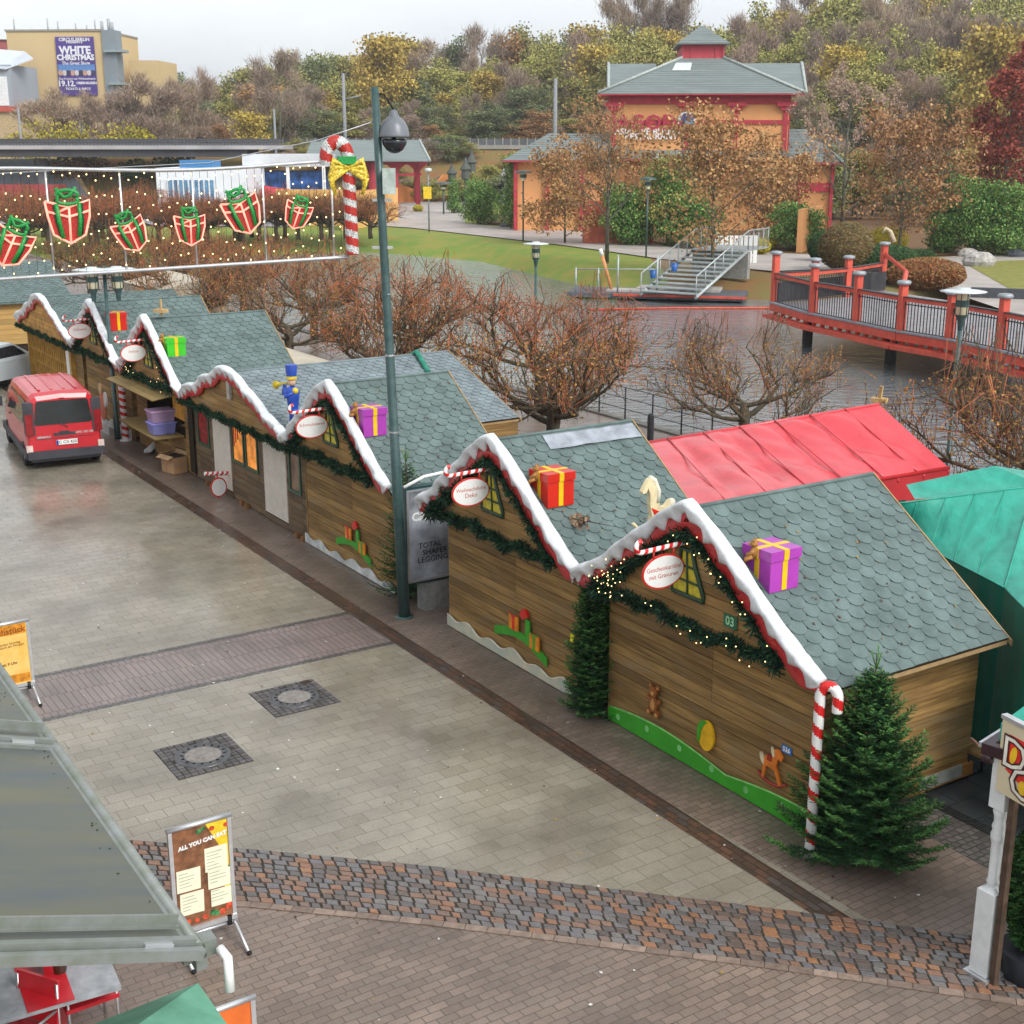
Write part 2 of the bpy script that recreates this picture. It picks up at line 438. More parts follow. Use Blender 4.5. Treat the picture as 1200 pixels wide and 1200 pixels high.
# manholes, each in its square of setts
m_ring = M('worn iron ring', (.12, .12, .125), .4, .2, 12, metal=.5)
m_conc = M('concrete infill', (.24, .22, .20), .7, .15, 14)
for (px, py), lab in (((345, 818), 'round manhole cover with a rusty corner patch, nearer the clinker band'), ((238, 886), 'round manhole cover set in grey setts, nearer the menu board')):
    c = G(px, py)
    root = thing('manhole_cover', lab, 'manhole cover', c, DROT, 'manhole covers in the square')
    mb = MB(); q = .52
    mb.add([(-q, -q, .008), (q, -q, .008), (q, q, .008), (-q, q, .008)], [(0, 1, 2, 3)])
    rr = random.Random(px)
    for i in range(11):
        for j in range(11):
            x = -q+.047+i*.0945; y = -q+.047+j*.0945
            if math.hypot(x, y) < .38: continue
            e = .04
            mb.box((x+rr.uniform(-.004, .004), y, .009), (2*e, 2*e*rr.uniform(.9, 1), .014), 1, rz=rr.uniform(-.08, .08))
    if px > 300:
        mb.box((.38, .43, .012), (.16, .12, .015), 2, rz=.3)
    mb.build('sett_surround', [m_joint, M('small grey setts', (.115, .105, .105), .5, .1, 20, island=.35), M('rust patch', (.05, .03, .02), .6)], root)
    mb = MB(); mb.lathe([(.385, .008), (.38, .022), (.345, .024), (.335, .018), (.325, .018), (.318, .026), (.25, .026), (.245, .018)], n=40)
    mb.build('iron_ring', m_ring, root)
    mb = MB(); mb.lathe([(.26, .01), (.26, .020), (.001, .021)], n=32); mb.sm = [False]*len(mb.sm); mb.build('lid_infill', m_conc, root)
    mb = MB()
    for k in range(16):
        a = 2*PI*k/16; mb.box((.283*math.cos(a), .283*math.sin(a), .0265), (.036, .03, .006), rz=a)
    mb.build('vent_holes', M('hole black', (.008, .008, .008), .9), root)

# canal: water sheet, near quay wall, far bank
sheet('water', [Vector((-400, -20, 0)), Vector((400, -20, 0)), Vector((400, 260, 0)), Vector((-400, 260, 0))], m_water, z=-1.2)
mb = MB()
a, b = W(-60, WB), W(160, WB); n = D*.35
mb.add([a-n+Vector((0, 0, .05)), b-n+Vector((0, 0, .05)), b+Vector((0, 0, .05)), a+Vector((0, 0, .05)), a-n, b-n, b+Vector((0, 0, -2)), a+Vector((0, 0, -2))], [(0, 1, 2, 3), (0, 4, 5, 1), (3, 2, 6, 7)])
o = mb.build('quay_wall', M('quay stone', (.20, .19, .17), .75, .2, 2)); o['kind'] = 'structure'

bankpts = [(-400, 106), (-60, 106), (-35, 107), (-12.6, 116.5), (-2.7, 107.2), (1.5, 96), (5.5, 85.8), (7.3, 81), (11, 80.4), (15.6, 79.6), (20, 76), (26, 74), (40, 72), (400, 60)]
def bankY(x):
    for i in range(1, len(bankpts)):
        if x <= bankpts[i][0]:
            a, b = bankpts[i-1], bankpts[i]; f = (x-a[0])/(b[0]-a[0]); return a[1]+(b[1]-a[1])*f
    return bankpts[-1][1]
def sst(a, b, x):
    f = max(0, min(1, (x-a)/(b-a))); return f*f*(3-2*f)
def terr(x, y):
    h = -.05
    by = bankY(x); d = y-by
    if d < 9: h = -1.45+1.4*sst(-1, 9, d)
    e = sst(195, 216, y)*7.4 if True else 0
    lf = sst(-75, -28, x)            # the railway embankment dies out under the road bridge on the left
    h += e*(.25+.75*lf) if y > 190 else 0
    if y > 216:
        h += (y-216)*(.035+.055*sst(-60, 140, x))
    if y > 500: h = terr(x, 499.9)
    return h
xs = [-1800, -1000, -500, -300]+list(range(-200, -60, 10))+[-60+i*2.5 for i in range(0, 61)]+list(range(100, 260, 15))+[300, 500, 1000, 1800]
offs = [0, 1, 2, 3.5, 5, 7, 9, 12, 16, 22, 30, 40, 55, 70, 85]
ysf = [192, 196, 200, 204, 208, 212, 216, 225, 240, 260, 290, 330, 400, 500, 800, 1500, 3500]
mb = MB(); vs = []; nr = len(offs)+len(ysf)
for x in xs:
    for o_ in offs:
        y = min(bankY(x)+o_, 190-(.5*(85-o_) if o_ > 40 else 0)) if o_ > 40 else bankY(x)+o_
        vs.append((x, y, terr(x, y)))
    for y in ysf: vs.append((x, y, terr(x, y)))
fs = []
for i in range(len(xs)-1):
    for j in range(nr-1):
        fs.append((i*nr+j, (i+1)*nr+j, (i+1)*nr+j+1, i*nr+j+1))
mb.add(vs, fs, 0, True)
for k, f in enumerate(mb.f):
    c = sum((Vector(mb.v[i]) for i in f), Vector())/4
    d = c.y-bankY(c.x)
    if c.y > 214: mb.m[k] = 1
    elif c.y > 186: mb.m[k] = 2
    elif c.x > 11 and d >= 40: mb.m[k] = 1
    elif c.x > 11 and d < 40: mb.m[k] = 2
o = mb.build('far_terrain', [m_grass, m_soil, m_bank]); o['kind'] = 'structure'

# paths and beds on the far side
def gp(l, z=0): return [G(x, y, z) for x, y in l]
sheet('park_path', gp([(400, 262), (480, 267), (560, 276), (640, 285), (700, 293), (770, 303), (860, 314), (905, 318), (960, 316), (1010, 316), (1060, 320), (1075, 330), (1120, 345), (1200, 372), (1300, 395), (1300, 300), (1200, 300), (1130, 300), (1060, 305), (1000, 302), (940, 298), (880, 296), (800, 292), (760, 285), (700, 274), (640, 268), (575, 265), (545, 262), (545, 236), (480, 236), (400, 240)]), m_path, z=.03)
sheet('plaza_far', [G(-100, 262), G(330, 266), G(440, 258), G(440, 226), G(-100, 226)], M('far asphalt', (.26, .26, .27), .6, .1, .5, space='World'), z=.03)
sheet('flower_bed', gp([(560, 262), (620, 266), (700, 273), (780, 286), (880, 293), (960, 294), (1060, 300), (1250, 296), (1250, 262), (1000, 262), (560, 250)]), m_soil, z=.045)
sheet('lawn', gp([(985, 300), (1040, 303), (1080, 332), (985, 324)]), m_soil, z=.05)
sheet('lawn', gp([(1128, 308), (1300, 302), (1300, 372), (1195, 346)]), M('yellow lawn', (.26, .24, .06), .9, col2=(.16, .17, .04), scale=1.5, space='World', bmp=.4), z=.05)
# ---------------------------------------------------------------- huts of the row
woodx = wood('hut planks lengthwise', 'x'); woody = wood('hut planks sideways', 'y'); woodz = wood('upright boards', 'z')
m_shadow = M('gap dark', (.03, .02, .012), .9)
m_tile = M('grey green shingles', (.125, .172, .165), .5, .14, 3, island=.11, bmp=.2)
m_tile2 = M('pale grey shingles', (.20, .245, .262), .5, .14, 3, island=.11, bmp=.2)
m_snow = M('white moulded snow', (.72, .74, .76), .32, .10, 7, bmp=.35)
m_redt = M('red trim', (.50, .028, .03), .3, .15, 5)
m_fir = M('fir garland green', (.012, .048, .026), .6, .3, 8, island=.5)
m_fir2 = M('fir garland light', (.03, .085, .04), .6, .3, 8, island=.4)
m_edgew = M('pale roof edge', (.36, .24, .12), .6, .1, 8)
m_yel = M('yellow pane', (.60, .50, .03), .35, .2, 9)
m_dgreen = M('dark green paint', (.018, .06, .03), .4, .2, 9)
m_lamp = M('warm bulbs', (1, .72, .30), .4, 0, 1, emit=2.2)
m_white = M('white board', (.80, .80, .78), .4, .03, 4)
m_redp2 = M('red paint', (.62, .03, .02), .35, .1, 5)
m_black = M('black rubber', (.018, .018, .02), .6, .2, 9)

def snow_curve(x, half, zv, zp, asym=0):
    u = min(1, abs(x)/half)
    g = .72*(1-u)+.28*(.5+.5*math.cos(PI*u))
    return zv+(zp-zv)*g
def trim_path(half, zv, zp, bumps=0, n=64):
    pts = []
    for i in range(n+1):
        x = -half+2*half*i/n; z = snow_curve(x, half, zv, zp)
        if bumps: z += .10*abs(math.sin(PI*bumps*(x+half)/half))*(1 if x < 0 else .55)-.03
        pts.append(Vector((x, 0, z)))
    return pts
def snow_trim(half, zv, zp, y, bumps=0, th=.088, seed=0):
    rr = random.Random(seed); path = trim_path(half, zv, zp, bumps, 96)
    snow, red = MB(), MB(); NS = 12; vs = []; vr = []
    n = len(path); L = 0
    for i, p in enumerate(path):
        a = path[min(i+1, n-1)]-path[max(i-1, 0)]; a.normalize(); nn = Vector((-a.z, 0, a.x))
        if i: L += (path[i]-path[i-1]).length
        endk = min(1, (i+2)/5, (n+1-i)/5); endk = endk**.5
        sw = 1+.18*math.sin(L*5.1+seed)+.12*math.sin(L*11+seed*2)
        if abs(p.x) > half*.86: sw *= 1.35
        drip = .085+.115*(1-abs(math.sin(L*8.5)))**1.3+.02*math.sin(L*23)
        up = th*sw*.75*endk
        sec = [(up, -.02), (up*.93, -.075*endk), (up*.6, -.115*endk*sw), (up*.1, -.125*endk*sw), (-drip*.45, -.105*endk), (-drip*.8, -.085*endk), (-drip, -.055), (-drip*.95, -.03), (-drip*.5, .0), (up*.0, .06), (up*.6, .06), (up*.95, .035)]
        for q in sec: vs.append(p+nn*q[0]+Vector((0, q[1]+y, 0)))
        rd = .225+.05*abs(math.sin(L*5.5+.5))
        for q in ((-.02, -.045), (-rd+.02, -.062), (-rd, -.045), (-rd, -.0), (-.02, .0)):
            vr.append(p+nn*q[0]*max(.5, endk)+Vector((0, q[1]+y, 0)))
    def loft(mb, v, k):
        fs = []
        for i in range(n-1):
            for j in range(k):
                j2 = (j+1) % k; fs.append((i*k+j, i*k+j2, (i+1)*k+j2, (i+1)*k+j))
        fs.append(tuple(range(k))[::-1]); fs.append(tuple((n-1)*k+j for j in range(k)))
        mb.add(v, fs, 0, True)
    loft(snow, vs, NS); loft(red, vr, 5)
    return snow, red

def shingles(mb, x0, z0, x1, z1, y0, y1, tw=.235, ex=.165, m=0, rr=None):
    """half round shingles on the slope from the eave (x0,z0) to the ridge (x1,z1)"""
    L = math.hypot(x1-x0, z1-z0); t = Vector(((x1-x0)/L, 0, (z1-z0)/L))
    nrm = Vector((-t.z, 0, t.x)); nrm = nrm if nrm.z > 0 else -nrm
    rows = int(L/ex); ex = L/rows; cols = int((y1-y0)/tw); tw = (y1-y0)/cols
    for r in range(rows):
        for c in range(cols+(r % 2)):
            yc = y0+(c+(.5 if r % 2 == 0 else 0))*tw
            j = rr.uniform(-.004, .004)
            o = Vector((x0, 0, z0))+t*(r*ex-.055+j)
            prof = []
            for k in range(9):
                a = PI*k/8; prof.append((-math.cos(a)*tw*.485, .10-.10*math.sin(a)))
            if r == 0: prof = [(u, max(v, .06)*.0+.06) for u, v in prof]
            prof += [(tw*.485, ex+.06), (-tw*.485, ex+.06)]
            lift = .015+rr.uniform(0, .003)
            def P(u, v, h):
                y = min(max(yc+u, y0), y1)
                return o+t*v+nrm*(h*(1-v/(ex+.06))+.004)+Vector((0, y, 0))
            top = [P(u, v, lift) for u, v in prof]; bot = [P(u, v, lift-.012) for u, v in prof[:9]]
            vs = top+bot; fs = [tuple(range(11)) if x1 < x0 else tuple(range(11))[::-1]]
            fs += [(k, k+1, 11+k+1, 11+k) for k in range(8)]
            mb.add(vs, fs, m)

def planks(mb, face, a0, a1, z0f, z1f, y, th=.022, ph=.145, rr=None, m=0, seams=()):
    """planks along a wall; face 'x' = wall at y running along x, face 'y' = wall at x=y running along y.
    z1f: top height as a function of the coordinate (clips the gable)"""
    z = z0f
    zt = max(z1f(a0), z1f(a1), z1f((a0+a1)/2))
    cuts = [a0]+[s for s in seams if a0 < s < a1]+[a1]
    while z < zt-.01:
        h = min(ph, zt-z)
        for i in range(len(cuts)-1):
            lo, hi = cuts[i]+.003, cuts[i+1]-.003
            zz = z+h-.009
            def span(zq):
                # interval where z1f > zq
                n = 60; ok = [lo+(hi-lo)*k/n for k in range(n+1) if z1f(lo+(hi-lo)*k/n) >= zq-.001]
                return (ok[0], ok[-1]) if len(ok) > 1 else None
            s0, s1 = span(z+.001), span(zz)
            if not s0: continue
            if not s1: s1 = ((s0[0]+s0[1])/2, (s0[0]+s0[1])/2+.01)
            d = rr.uniform(-.003, .003)
            poly = [(s0[0], z), (s0[1], z), (s1[1], zz), (s1[0], zz)]
            if face == 'x':
                vs = [Vector((p[0], y+d, p[1])) for p in poly]+[Vector((p[0], y+th, p[1])) for p in poly]
            else:
                vs = [Vector((y+d, p[0], p[1])) for p in poly]+[Vector((y+(th if y < 0 else -th), p[0], p[1])) for p in poly]
            mb.add(vs, [(0, 1, 2, 3), (7, 6, 5, 4), (0, 4, 5, 1), (1, 5, 6, 2), (2, 6, 7, 3), (3, 7, 4, 0)], m)
        z += ph

def needle_rope(mb, path, rad, n, rr, ln=.07, m=(0, 1)):
    """a rope of fir needles/tips round a path"""
    L = [0]
    for i in range(1, len(path)): L.append(L[-1]+(path[i]-path[i-1]).length)
    for k in range(n):
        d = rr.random()*L[-1]; i = 1
        while L[i] < d: i += 1
        p = path[i-1].lerp(path[i], (d-L[i-1])/max(1e-6, L[i]-L[i-1]))
        a = (path[i]-path[i-1]).normalized()
        v = Vector((rr.gauss(0, 1), rr.gauss(0, 1), rr.gauss(0, 1))).normalized()
        v = (v-a*v.dot(a)*.4).normalized()
        rd = rad*(.75+.35*math.sin(d*9+1.3))
        q = p+v*rd*rr.uniform(.1, .8)
        tip = (v+Vector((rr.uniform(-.6, .6), rr.uniform(-.6, .6), rr.uniform(-.8, .4)))).normalized()*ln*rr.uniform(.6, 1.5)
        s = tip.cross(Vector((rr.gauss(0, 1), rr.gauss(0, 1), rr.gauss(0, 1)))).normalized()*.014
        mb.add([q-s, q+s, q+tip+s*.4, q+tip-s*.4], [(0, 1, 2, 3)], m[0] if rr.random() < .65 else m[1])

def hut(name, label, s_c, half_wall=(-2.03, 2.03), depth=2.85, half=2.36, zv=2.17, zp=3.70, group='wooden stalls in the row', wide=False, seams=(.17,), openwall=False, tilemat=None, roof_depth=None, window=True, eave=2.02, peak=3.64, frontmat=None, seed=1, side=True, base=True):
    rr = random.Random(seed)
    root = thing(name, label, 'market stall', W(s_c, 0), ROWROT, group)
    x0, x1 = half_wall; rd = roof_depth or depth
    rx = half+.02
    k = (peak-eave)/rx
    roofz = lambda x: peak-abs(x)*k
    wt = lambda x: roofz(x)-.05
    # core and planks
    mb = MB()
    poly = [(x0+.03, .0), (x1-.03, .0), (x1-.03, wt(x1)-.02), (0, peak-.09), (x0+.03, wt(x0)-.02)]
    if not openwall: mb.prism(poly, 'y', .022, depth-.03, 1)
    else:
        mb.prism(poly, 'y', 1.5, depth-.03, 1)
        mb.bx(x0+.03, x0+.1, .022, 1.5, 0, wt(x0)-.03, 1); mb.bx(x1-.1, x1-.03, .022, 1.5, 0, wt(x1)-.03, 1)
        mb.bx(x0+.03, x1-.03, .022, 1.5, 0, .8, 1)
    if not wide and not openwall:
        planks(mb, 'x', x0, x1, .03, lambda x: 2.0, 0, rr=rr, seams=seams)
    if side:
        planks(mb, 'y', .0, depth, .12, lambda y: wt(x1)+.02, x1, rr=rr, m=2, ph=.155)
        planks(mb, 'y', .0, depth, .12, lambda y: wt(x0)+.02, x0, rr=rr, m=2, ph=.155)
        mb.bx(x1-.02, x1+.02, -.012, .0, .02, wt(x1), 3)
    mb.build('wall', [woodx, m_shadow, woody, woodz], root)
    # gable front over the counter
    mb = MB()
    gz = 2.06 if not wide else 1.98
    gy = -.30
    bd = lambda x: snow_curve(x, half, zv, zp)-.07
    planks(mb, 'x', -half+.12, half-.12, gz, bd, gy, rr=rr, th=.03, ph=.14)
    mb.bx(-half+.15, half-.15, gy+.032, .0, gz+.02, gz+.05, 1)
    mb.build('gable', [frontmat or woodx, m_shadow], root)
    # roof
    mb = MB(); tm = tilemat or m_tile
    for sgn in (1, -1):
        a = Vector((sgn*rx, 0, eave)); b = Vector((0, 0, peak))
        n = Vector((sgn*(peak-eave), 0, rx)).normalized()*.03
        y0, y1 = gy+.02, rd+.06
        vs = [a+Vector((0, y0, 0)), a+Vector((0, y1, 0)), b+Vector((0, y1, 0)), b+Vector((0, y0, 0))]
        vs2 = [v-n for v in vs]
        mb.add(vs+vs2, [(0, 1, 2, 3) if sgn > 0 else (3, 2, 1, 0), (4, 5, 6, 7), (0, 1, 5, 4), (1, 2, 6, 5), (3, 0, 4, 7)], 1)
        if wide: shingles(mb, sgn*rx, eave, 0, peak, y0, y1, tw=.22, ex=.13, rr=rr)
        else: shingles(mb, sgn*rx, eave, 0, peak, y0, y1, rr=rr)
    mb.tube([(0, gy+.02, peak+.012), (0, rd+.05, peak+.012)], .028, 6)
    mb.build('roof', [tm, m_shadow], root)
    mb = MB()
    for sgn in (1, -1):
        a = Vector((sgn*(rx+.05), 0, eave-.035)); b = Vector((0, 0, peak+.0))
        mb.add([a+Vector((0, rd+.062, -.05)), a+Vector((0, rd+.085, -.05)), a+Vector((0, rd+.085, .02)), a+Vector((0, rd+.062, .02)),
                b+Vector((0, rd+.062, -.05)), b+Vector((0, rd+.085, -.05)), b+Vector((0, rd+.085, .03)), b+Vector((0, rd+.062, .03))],
               [(0, 1, 2, 3), (0, 4, 5, 1), (1, 5, 6, 2), (2, 6, 7, 3), (3, 7, 4, 0), (4, 7, 6, 5)])
    for sgn in (1, -1):
        mb.bx(sgn*(rx-.02), sgn*(rx+.0), gy+.05, rd+.05, eave-.075, eave-.03)
    mb.build('roof_edge', m_edgew, root)
    s, r = snow_trim(half, zv, zp, gy-.03, bumps=3 if wide else 0, seed=seed)
    s.build('snow_trim', m_snow, root); r.build('red_trim', m_redt, root)
    if window:
        mb = MB(); y = gy-.012
        O = [(-.29, 2.50), (.30, 2.50), (.30, 2.56), (.13, 2.9), (.06, 3.1), (-.14, 3.1), (-.17, 2.9), (-.32, 2.62)]
        mb.prism(O, 'y', y-.006, y+.01, 0)
        f = mb.build('gable_window', m_yel, root)
        mb = MB()
        mb.tube([(p[0], y-.012, p[1]) for p in O+O[:2]], .032, 6)
        for l in (((-.04, 3.1), (-.0, 2.5)), ((-.18, 2.88), (.14, 2.88)), ((-.26, 2.69), (.2, 2.69))):
            mb.tube([(p[0], y-.014, p[1]) for p in l], .016, 5)
        mb.build('window_frame', m_dgreen, f)
    return root

huts = {}
huts[1] = hut('market_stall', 'nearest wooden stall, with the lit garland and the green wavy skirting board', 2.03, seed=1)
huts[2] = hut('market_stall', 'wooden stall with the red gift box and cream wavy skirting, left of the fir column', 6.67, half_wall=(-1.93, 2.1), seed=2, half=2.31, depth=2.3)
huts[3] = hut('market_stall', 'wooden stall behind the tall lamp pole, with purple gift box and white wavy skirting', 12.45, half_wall=(-2.03, 2.03), seed=3, half=2.33, depth=2.2)
huts[4] = hut('market_stall', 'long stall with roller shutters, green framed windows and wide wavy snow gable', 17.6, half_wall=(-3.45, 3.2), half=3.14, zv=2.25, zp=3.22, wide=True, window=False, depth=5.2, eave=2.05, peak=3.14, tilemat=m_tile2, seed=4, group='wooden stalls in the row')
huts[5] = hut('market_stall', 'stall with open wooden counter flaps and the green gift box on its roof', 23.25, half_wall=(-2.3, 2.1), seed=5, half=2.5, openwall=True, peak=3.7, zp=3.78)
huts[6] = hut('market_stall', 'stall behind the red van with a red gift box on its roof', 28.15, half_wall=(-2.2, 2.2), seed=6, half=2.38)
huts[7] = hut('market_stall', 'far stall with lattice window front and orange gable under wavy snow', 33.9, half_wall=(-3.1, 3.2), half=3.3, zv=2.3, zp=3.35, wide=True, window=False, eave=2.1, peak=3.25, depth=4, seed=7, frontmat=M('orange boards', (.50, .26, .07), .6, .2, 5, island=.2))

# silver flashing on the second stall's ridge
mb = MB(); rr = random.Random(2)
pts0, pts1 = [], []
for i in range(9):
    y = .55+i*.22
    pts0.append((.07+rr.uniform(-.01, .01), y, 3.615+.012*rr.random())); pts1.append((.33+rr.uniform(-.03, .03), y, 3.455+.02*rr.random()))
vs = [(-.05, p[1], 3.635) for p in pts0]+pts0+pts1
n = 9; fs = [(j*n+i, j*n+i+1, (j+1)*n+i+1, (j+1)*n+i) for j in range(2) for i in range(8)]
mb.add(vs, [f[::-1] for f in fs])
mb.build('ridge_flashing', M('silver sheet', (.42, .45, .50), .35, .15, 4, metal=.5, bmp=.3), huts[2])

# front extras -------------------------------------------------------------
def skirt(root, x0, x1, f, mat, name='skirting_board', y=-.05, edge=None, dots=None):
    mb = MB(); n = 60; poly = [(x0, .015), (x1, .015)]+[(x1-(x1-x0)*i/n, f(x1-(x1-x0)*i/n)) for i in range(n+1)]
    mb.prism(poly, 'y', y-.012, y+.02)
    o = mb.build(name, mat, root)
    if edge:
        mb = MB(); mb.tube([(x1-(x1-x0)*i/n, y-.004, f(x1-(x1-x0)*i/n)+.004) for i in range(n+1)], .014, 5)
        mb.build('board_edge', edge, o)
    if dots:
        mb = MB()
        for x, z in dots: mb.lathe([(.045, 0), (.045, .004), (.0005, .0045)], n=14); 
        mb = MB()
        for x, z in dots:
            mb.add([Vector((x+.045*math.cos(2*PI*k/16), y-.015, z+.05*math.sin(2*PI*k/16))) for k in range(16)], [tuple(range(16))])
        mb.build('dots', M('pale green dots', (.22, .62, .20), .4), o)
m_grn = M('bright green board', (.045, .36, .02), .4, .08, 3)
def fgreen(x):
    z = .17+.14*abs(math.sin((x+2.0)*1.15+.2))
    return z
skirt(huts[1], -1.93, 2.02, fgreen, m_grn, edge=M('pale green edge', (.22, .62, .14), .4), dots=[(-1.7, .13), (-1.05, .2), (-.35, .19), (.3, .16), (.95, .14), (1.6, .2)])
m_cream = M('cream board', (.66, .60, .44), .5, .15, 3, col2=(.44, .50, .42))
fw = lambda x: .17+.045*math.sin(x*9)+.03*math.sin(x*4+1)
skirt(huts[2], -1.9, 2.08, fw, m_cream, edge=M('cream edge', (.75, .72, .6), .4))
skirt(huts[3], -2.0, 1.95, lambda x: .15+.05*math.sin(x*8.5)+.03*math.sin(x*3), M('white wavy board', (.62, .64, .62), .5, .2, 3))
skirt(huts[6], -2.0, 2.0, lambda x: .22+.07*math.sin(x*7), M('white wavy board', (.6, .6, .6)))

# wide stall front: boards, shutters, windows
mb = MB(); rr = random.Random(9)
SH = [(-2.15, -1.02), (.93, 2.2)]; WN = [(-3.12, -2.35), (-.88, -.14), (-.06, .66), (2.36, 2.95)]
def front_fill(mb, x0, x1, holes, zt, rr, zsill=.93, ztop=1.98):
    cuts = sorted(set([x0, x1]+[a for h in holes for a in h[:2]]))
    for i in range(len(cuts)-1):
        a, b = cuts[i], cuts[i+1]; kind = None
        for h in holes:
            if abs(h[0]-a) < 1e-6: kind = h[2]
        if kind == 'door': planks(mb, 'x', a, b, .02, lambda x: .14, -.005, rr=rr)
        elif kind == 'win': planks(mb, 'x', a, b, .03, lambda x: zsill, 0, rr=rr)
        else: planks(mb, 'x', a, b, .03, lambda x: zt, 0, rr=rr)
front_fill(mb, -3.45, 3.2, [(a, b, 'door') for a, b in SH]+[(a, b, 'win') for a, b in WN], 2.03, rr)
mb.build('front_boards', [wood('shop boards', 'x', (.26, .17, .095), (.12, .08, .05), (.19, .15, .115))], huts[4])
m_shut = M('cream shutter', (.66, .60, .52), .55, .05, 4)
for i, (a, b) in enumerate(SH):
    mb = MB(); nsl = 34
    for k in range(nsl):
        z = .16+k*(1.86/nsl)
        if i == 0: mb.bx(a+.02, b-.02, -.004, .02, z, z+1.86/nsl-.001)
        else: mb.prism([(-.004, z), (-.016, z+.02), (-.004, z+1.86/nsl-.008), (.02, z+1.86/nsl-.008), (.02, z)], 'x', a+.02, b-.02)
    o = mb.build('roller_shutter', m_shut, huts[4])
m_warm = M('lit orange interior', (.75, .26, .05), .5, .35, 2.5, emit=.35)
m_glass = M('window glass', (.05, .06, .06), .06, .2, 2, spec=.6)
m_redcurt = M('red curtain', (.34, .03, .03), .6, .5, 9)
m_gframe = M('green window frame', (.02, .085, .05), .4, .15, 9)
for i, (a, b) in enumerate(WN):
    mb = MB(); z0, z1 = .93, 1.98
    for q in ((a, a+.06, z0, z1), (b-.06, b, z0, z1), (a+.06, b-.06, z0, z0+.06), (a+.06, b-.06, z1-.06, z1)): mb.bx(q[0], q[1], -.03, .03, q[2], q[3])
    f = mb.build('window', m_gframe, huts[4])
    mb = MB(); mb.bx(a+.06, b-.06, .0, .012, z0+.06, z1-.06)
    mb.build('pane', m_warm if i in (1, 2) else (m_redcurt if i == 0 else M('dull curtain', (.26, .15, .09), .4, .3, 3)), f)
    if i < 2:
        mb = MB()
        for k in range(3): mb.bx(a+.1+k*.12, a+.15+k*.12, -.012, -.002, 1.3+.1*k, 1.86)
        mb.build('hanging_goods', M('red goods', (.5, .05, .03), .6, .3, 8), f)
mb = MB(); mb.tube([(-.9, 4.15, 2.75), (.1, 4.35, 3.22), (.9, 4.2, 2.86)], .07, 6)
mb.build('roof_strap', M('green strap', (.03, .22, .15), .5), huts[4])
mb = MB()
for z in (.0,):
    mb.bx(-.09, .09, -.37, -.31, 2.55, 3.02)
mb.build('gable_batten', M('grey batten', (.42, .38, .34), .6), huts[4])
mb = MB()
for x in (-2.6, -.4, 2.7):
    for dx in (0, .3): mb.bx(x+dx, x+dx+.12, -.10, -.01, .0, .1)
mb.build('ground_blocks', M('timber blocks', (.25, .12, .05), .7), huts[4])

# open stall: flaps and counter
mb = MB(); rr = random.Random(5)
planks(mb, 'x', -2.3, 2.1, .03, lambda x: .86, 0, rr=rr); planks(mb, 'x', -2.3, -1.45, .86, lambda x: 2.0, 0, rr=rr)
planks(mb, 'x', 1.55, 2.1, .86, lambda x: 2.0, 0, rr=rr)
mb.build('front_boards', woodx, huts[5])
m_flap = wood('flap boards', 'x', (.42, .30, .12), (.24, .16, .06), (.3, .24, .12))
for k, (a, b) in enumerate(((-2.35, -.75), (-.7, 1.5))):
    mb = MB(); n = 4
    for i in range(n):
        y0 = -.78+i*.195; z = lambda y: 1.98+(.0-y)*-.12
        mb.box(((a+b)/2, y0+.095, 1.90+.10*i/n), (b-a, .185, .025), 0, M=Matrix.Rotation(.13, 3, 'X'))
    mb.build('awning_flap', m_flap, huts[5])
for k, (a, b) in enumerate(((-1.45, .0), (.04, 1.55))):
    mb = MB()
    for i in range(4): mb.box(((a+b)/2, -.70+i*.19, .92), (b-a, .183, .03), 0)
    for x in (a+.1, b-.1): mb.tube([(x, -.7, .9), (x, -.02, .55)], .02, 5)
    mb.build('counter_flap', m_flap, huts[5])
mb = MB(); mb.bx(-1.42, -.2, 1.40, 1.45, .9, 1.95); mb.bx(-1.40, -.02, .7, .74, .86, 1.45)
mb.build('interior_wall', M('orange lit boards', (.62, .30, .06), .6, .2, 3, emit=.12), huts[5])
mb = MB(); mb.bx(1.95, 2.28, -.06, -.02, .1, 2.0, 0); 
mb.build('side_panel', m_shadow, huts[5])
mb = MB(); rr = random.Random(6); planks(mb, 'x', -2.2, 2.2, 2.0, lambda x: 2.02, 0, rr=rr)

# lattice front of the far stall
mb = MB()
x0, x1 = -3.05, 1.7
for i in range(20):
    x = x0+(x1-x0)*i/19; mb.bx(x-.03, x+.03, -.06, -.0, .05, 2.05)
for z in (.05, .45, .85, 1.25, 1.98): mb.bx(x0, x1, -.04, .01, z, z+.07)
mb.bx(x0-.12, x0, -.12, .04, 0, 2.15); mb.bx(x1+.05, x1+.65, -.14, .03, 0, 2.05)
mb.build('lattice_window', M('honey timber', (.50, .28, .06), .5, .2, 4), huts[7])
mb = MB(); mb.bx(x0, x1, .0, .02, .06, 2.0, 0); mb.build('pane', M('pale lattice pane', (.36, .30, .30), .25, .4, 2.2), huts[7])
mb = MB(); rr = random.Random(16); planks(mb, 'x', 2.35, 3.2, .03, lambda x: 2.0, 0, rr=rr); mb.bx(1.9, 2.2, -.16, -.12, .9, 2.0, 1)
mb.build('front_boards', [woodx, m_white], huts[7])

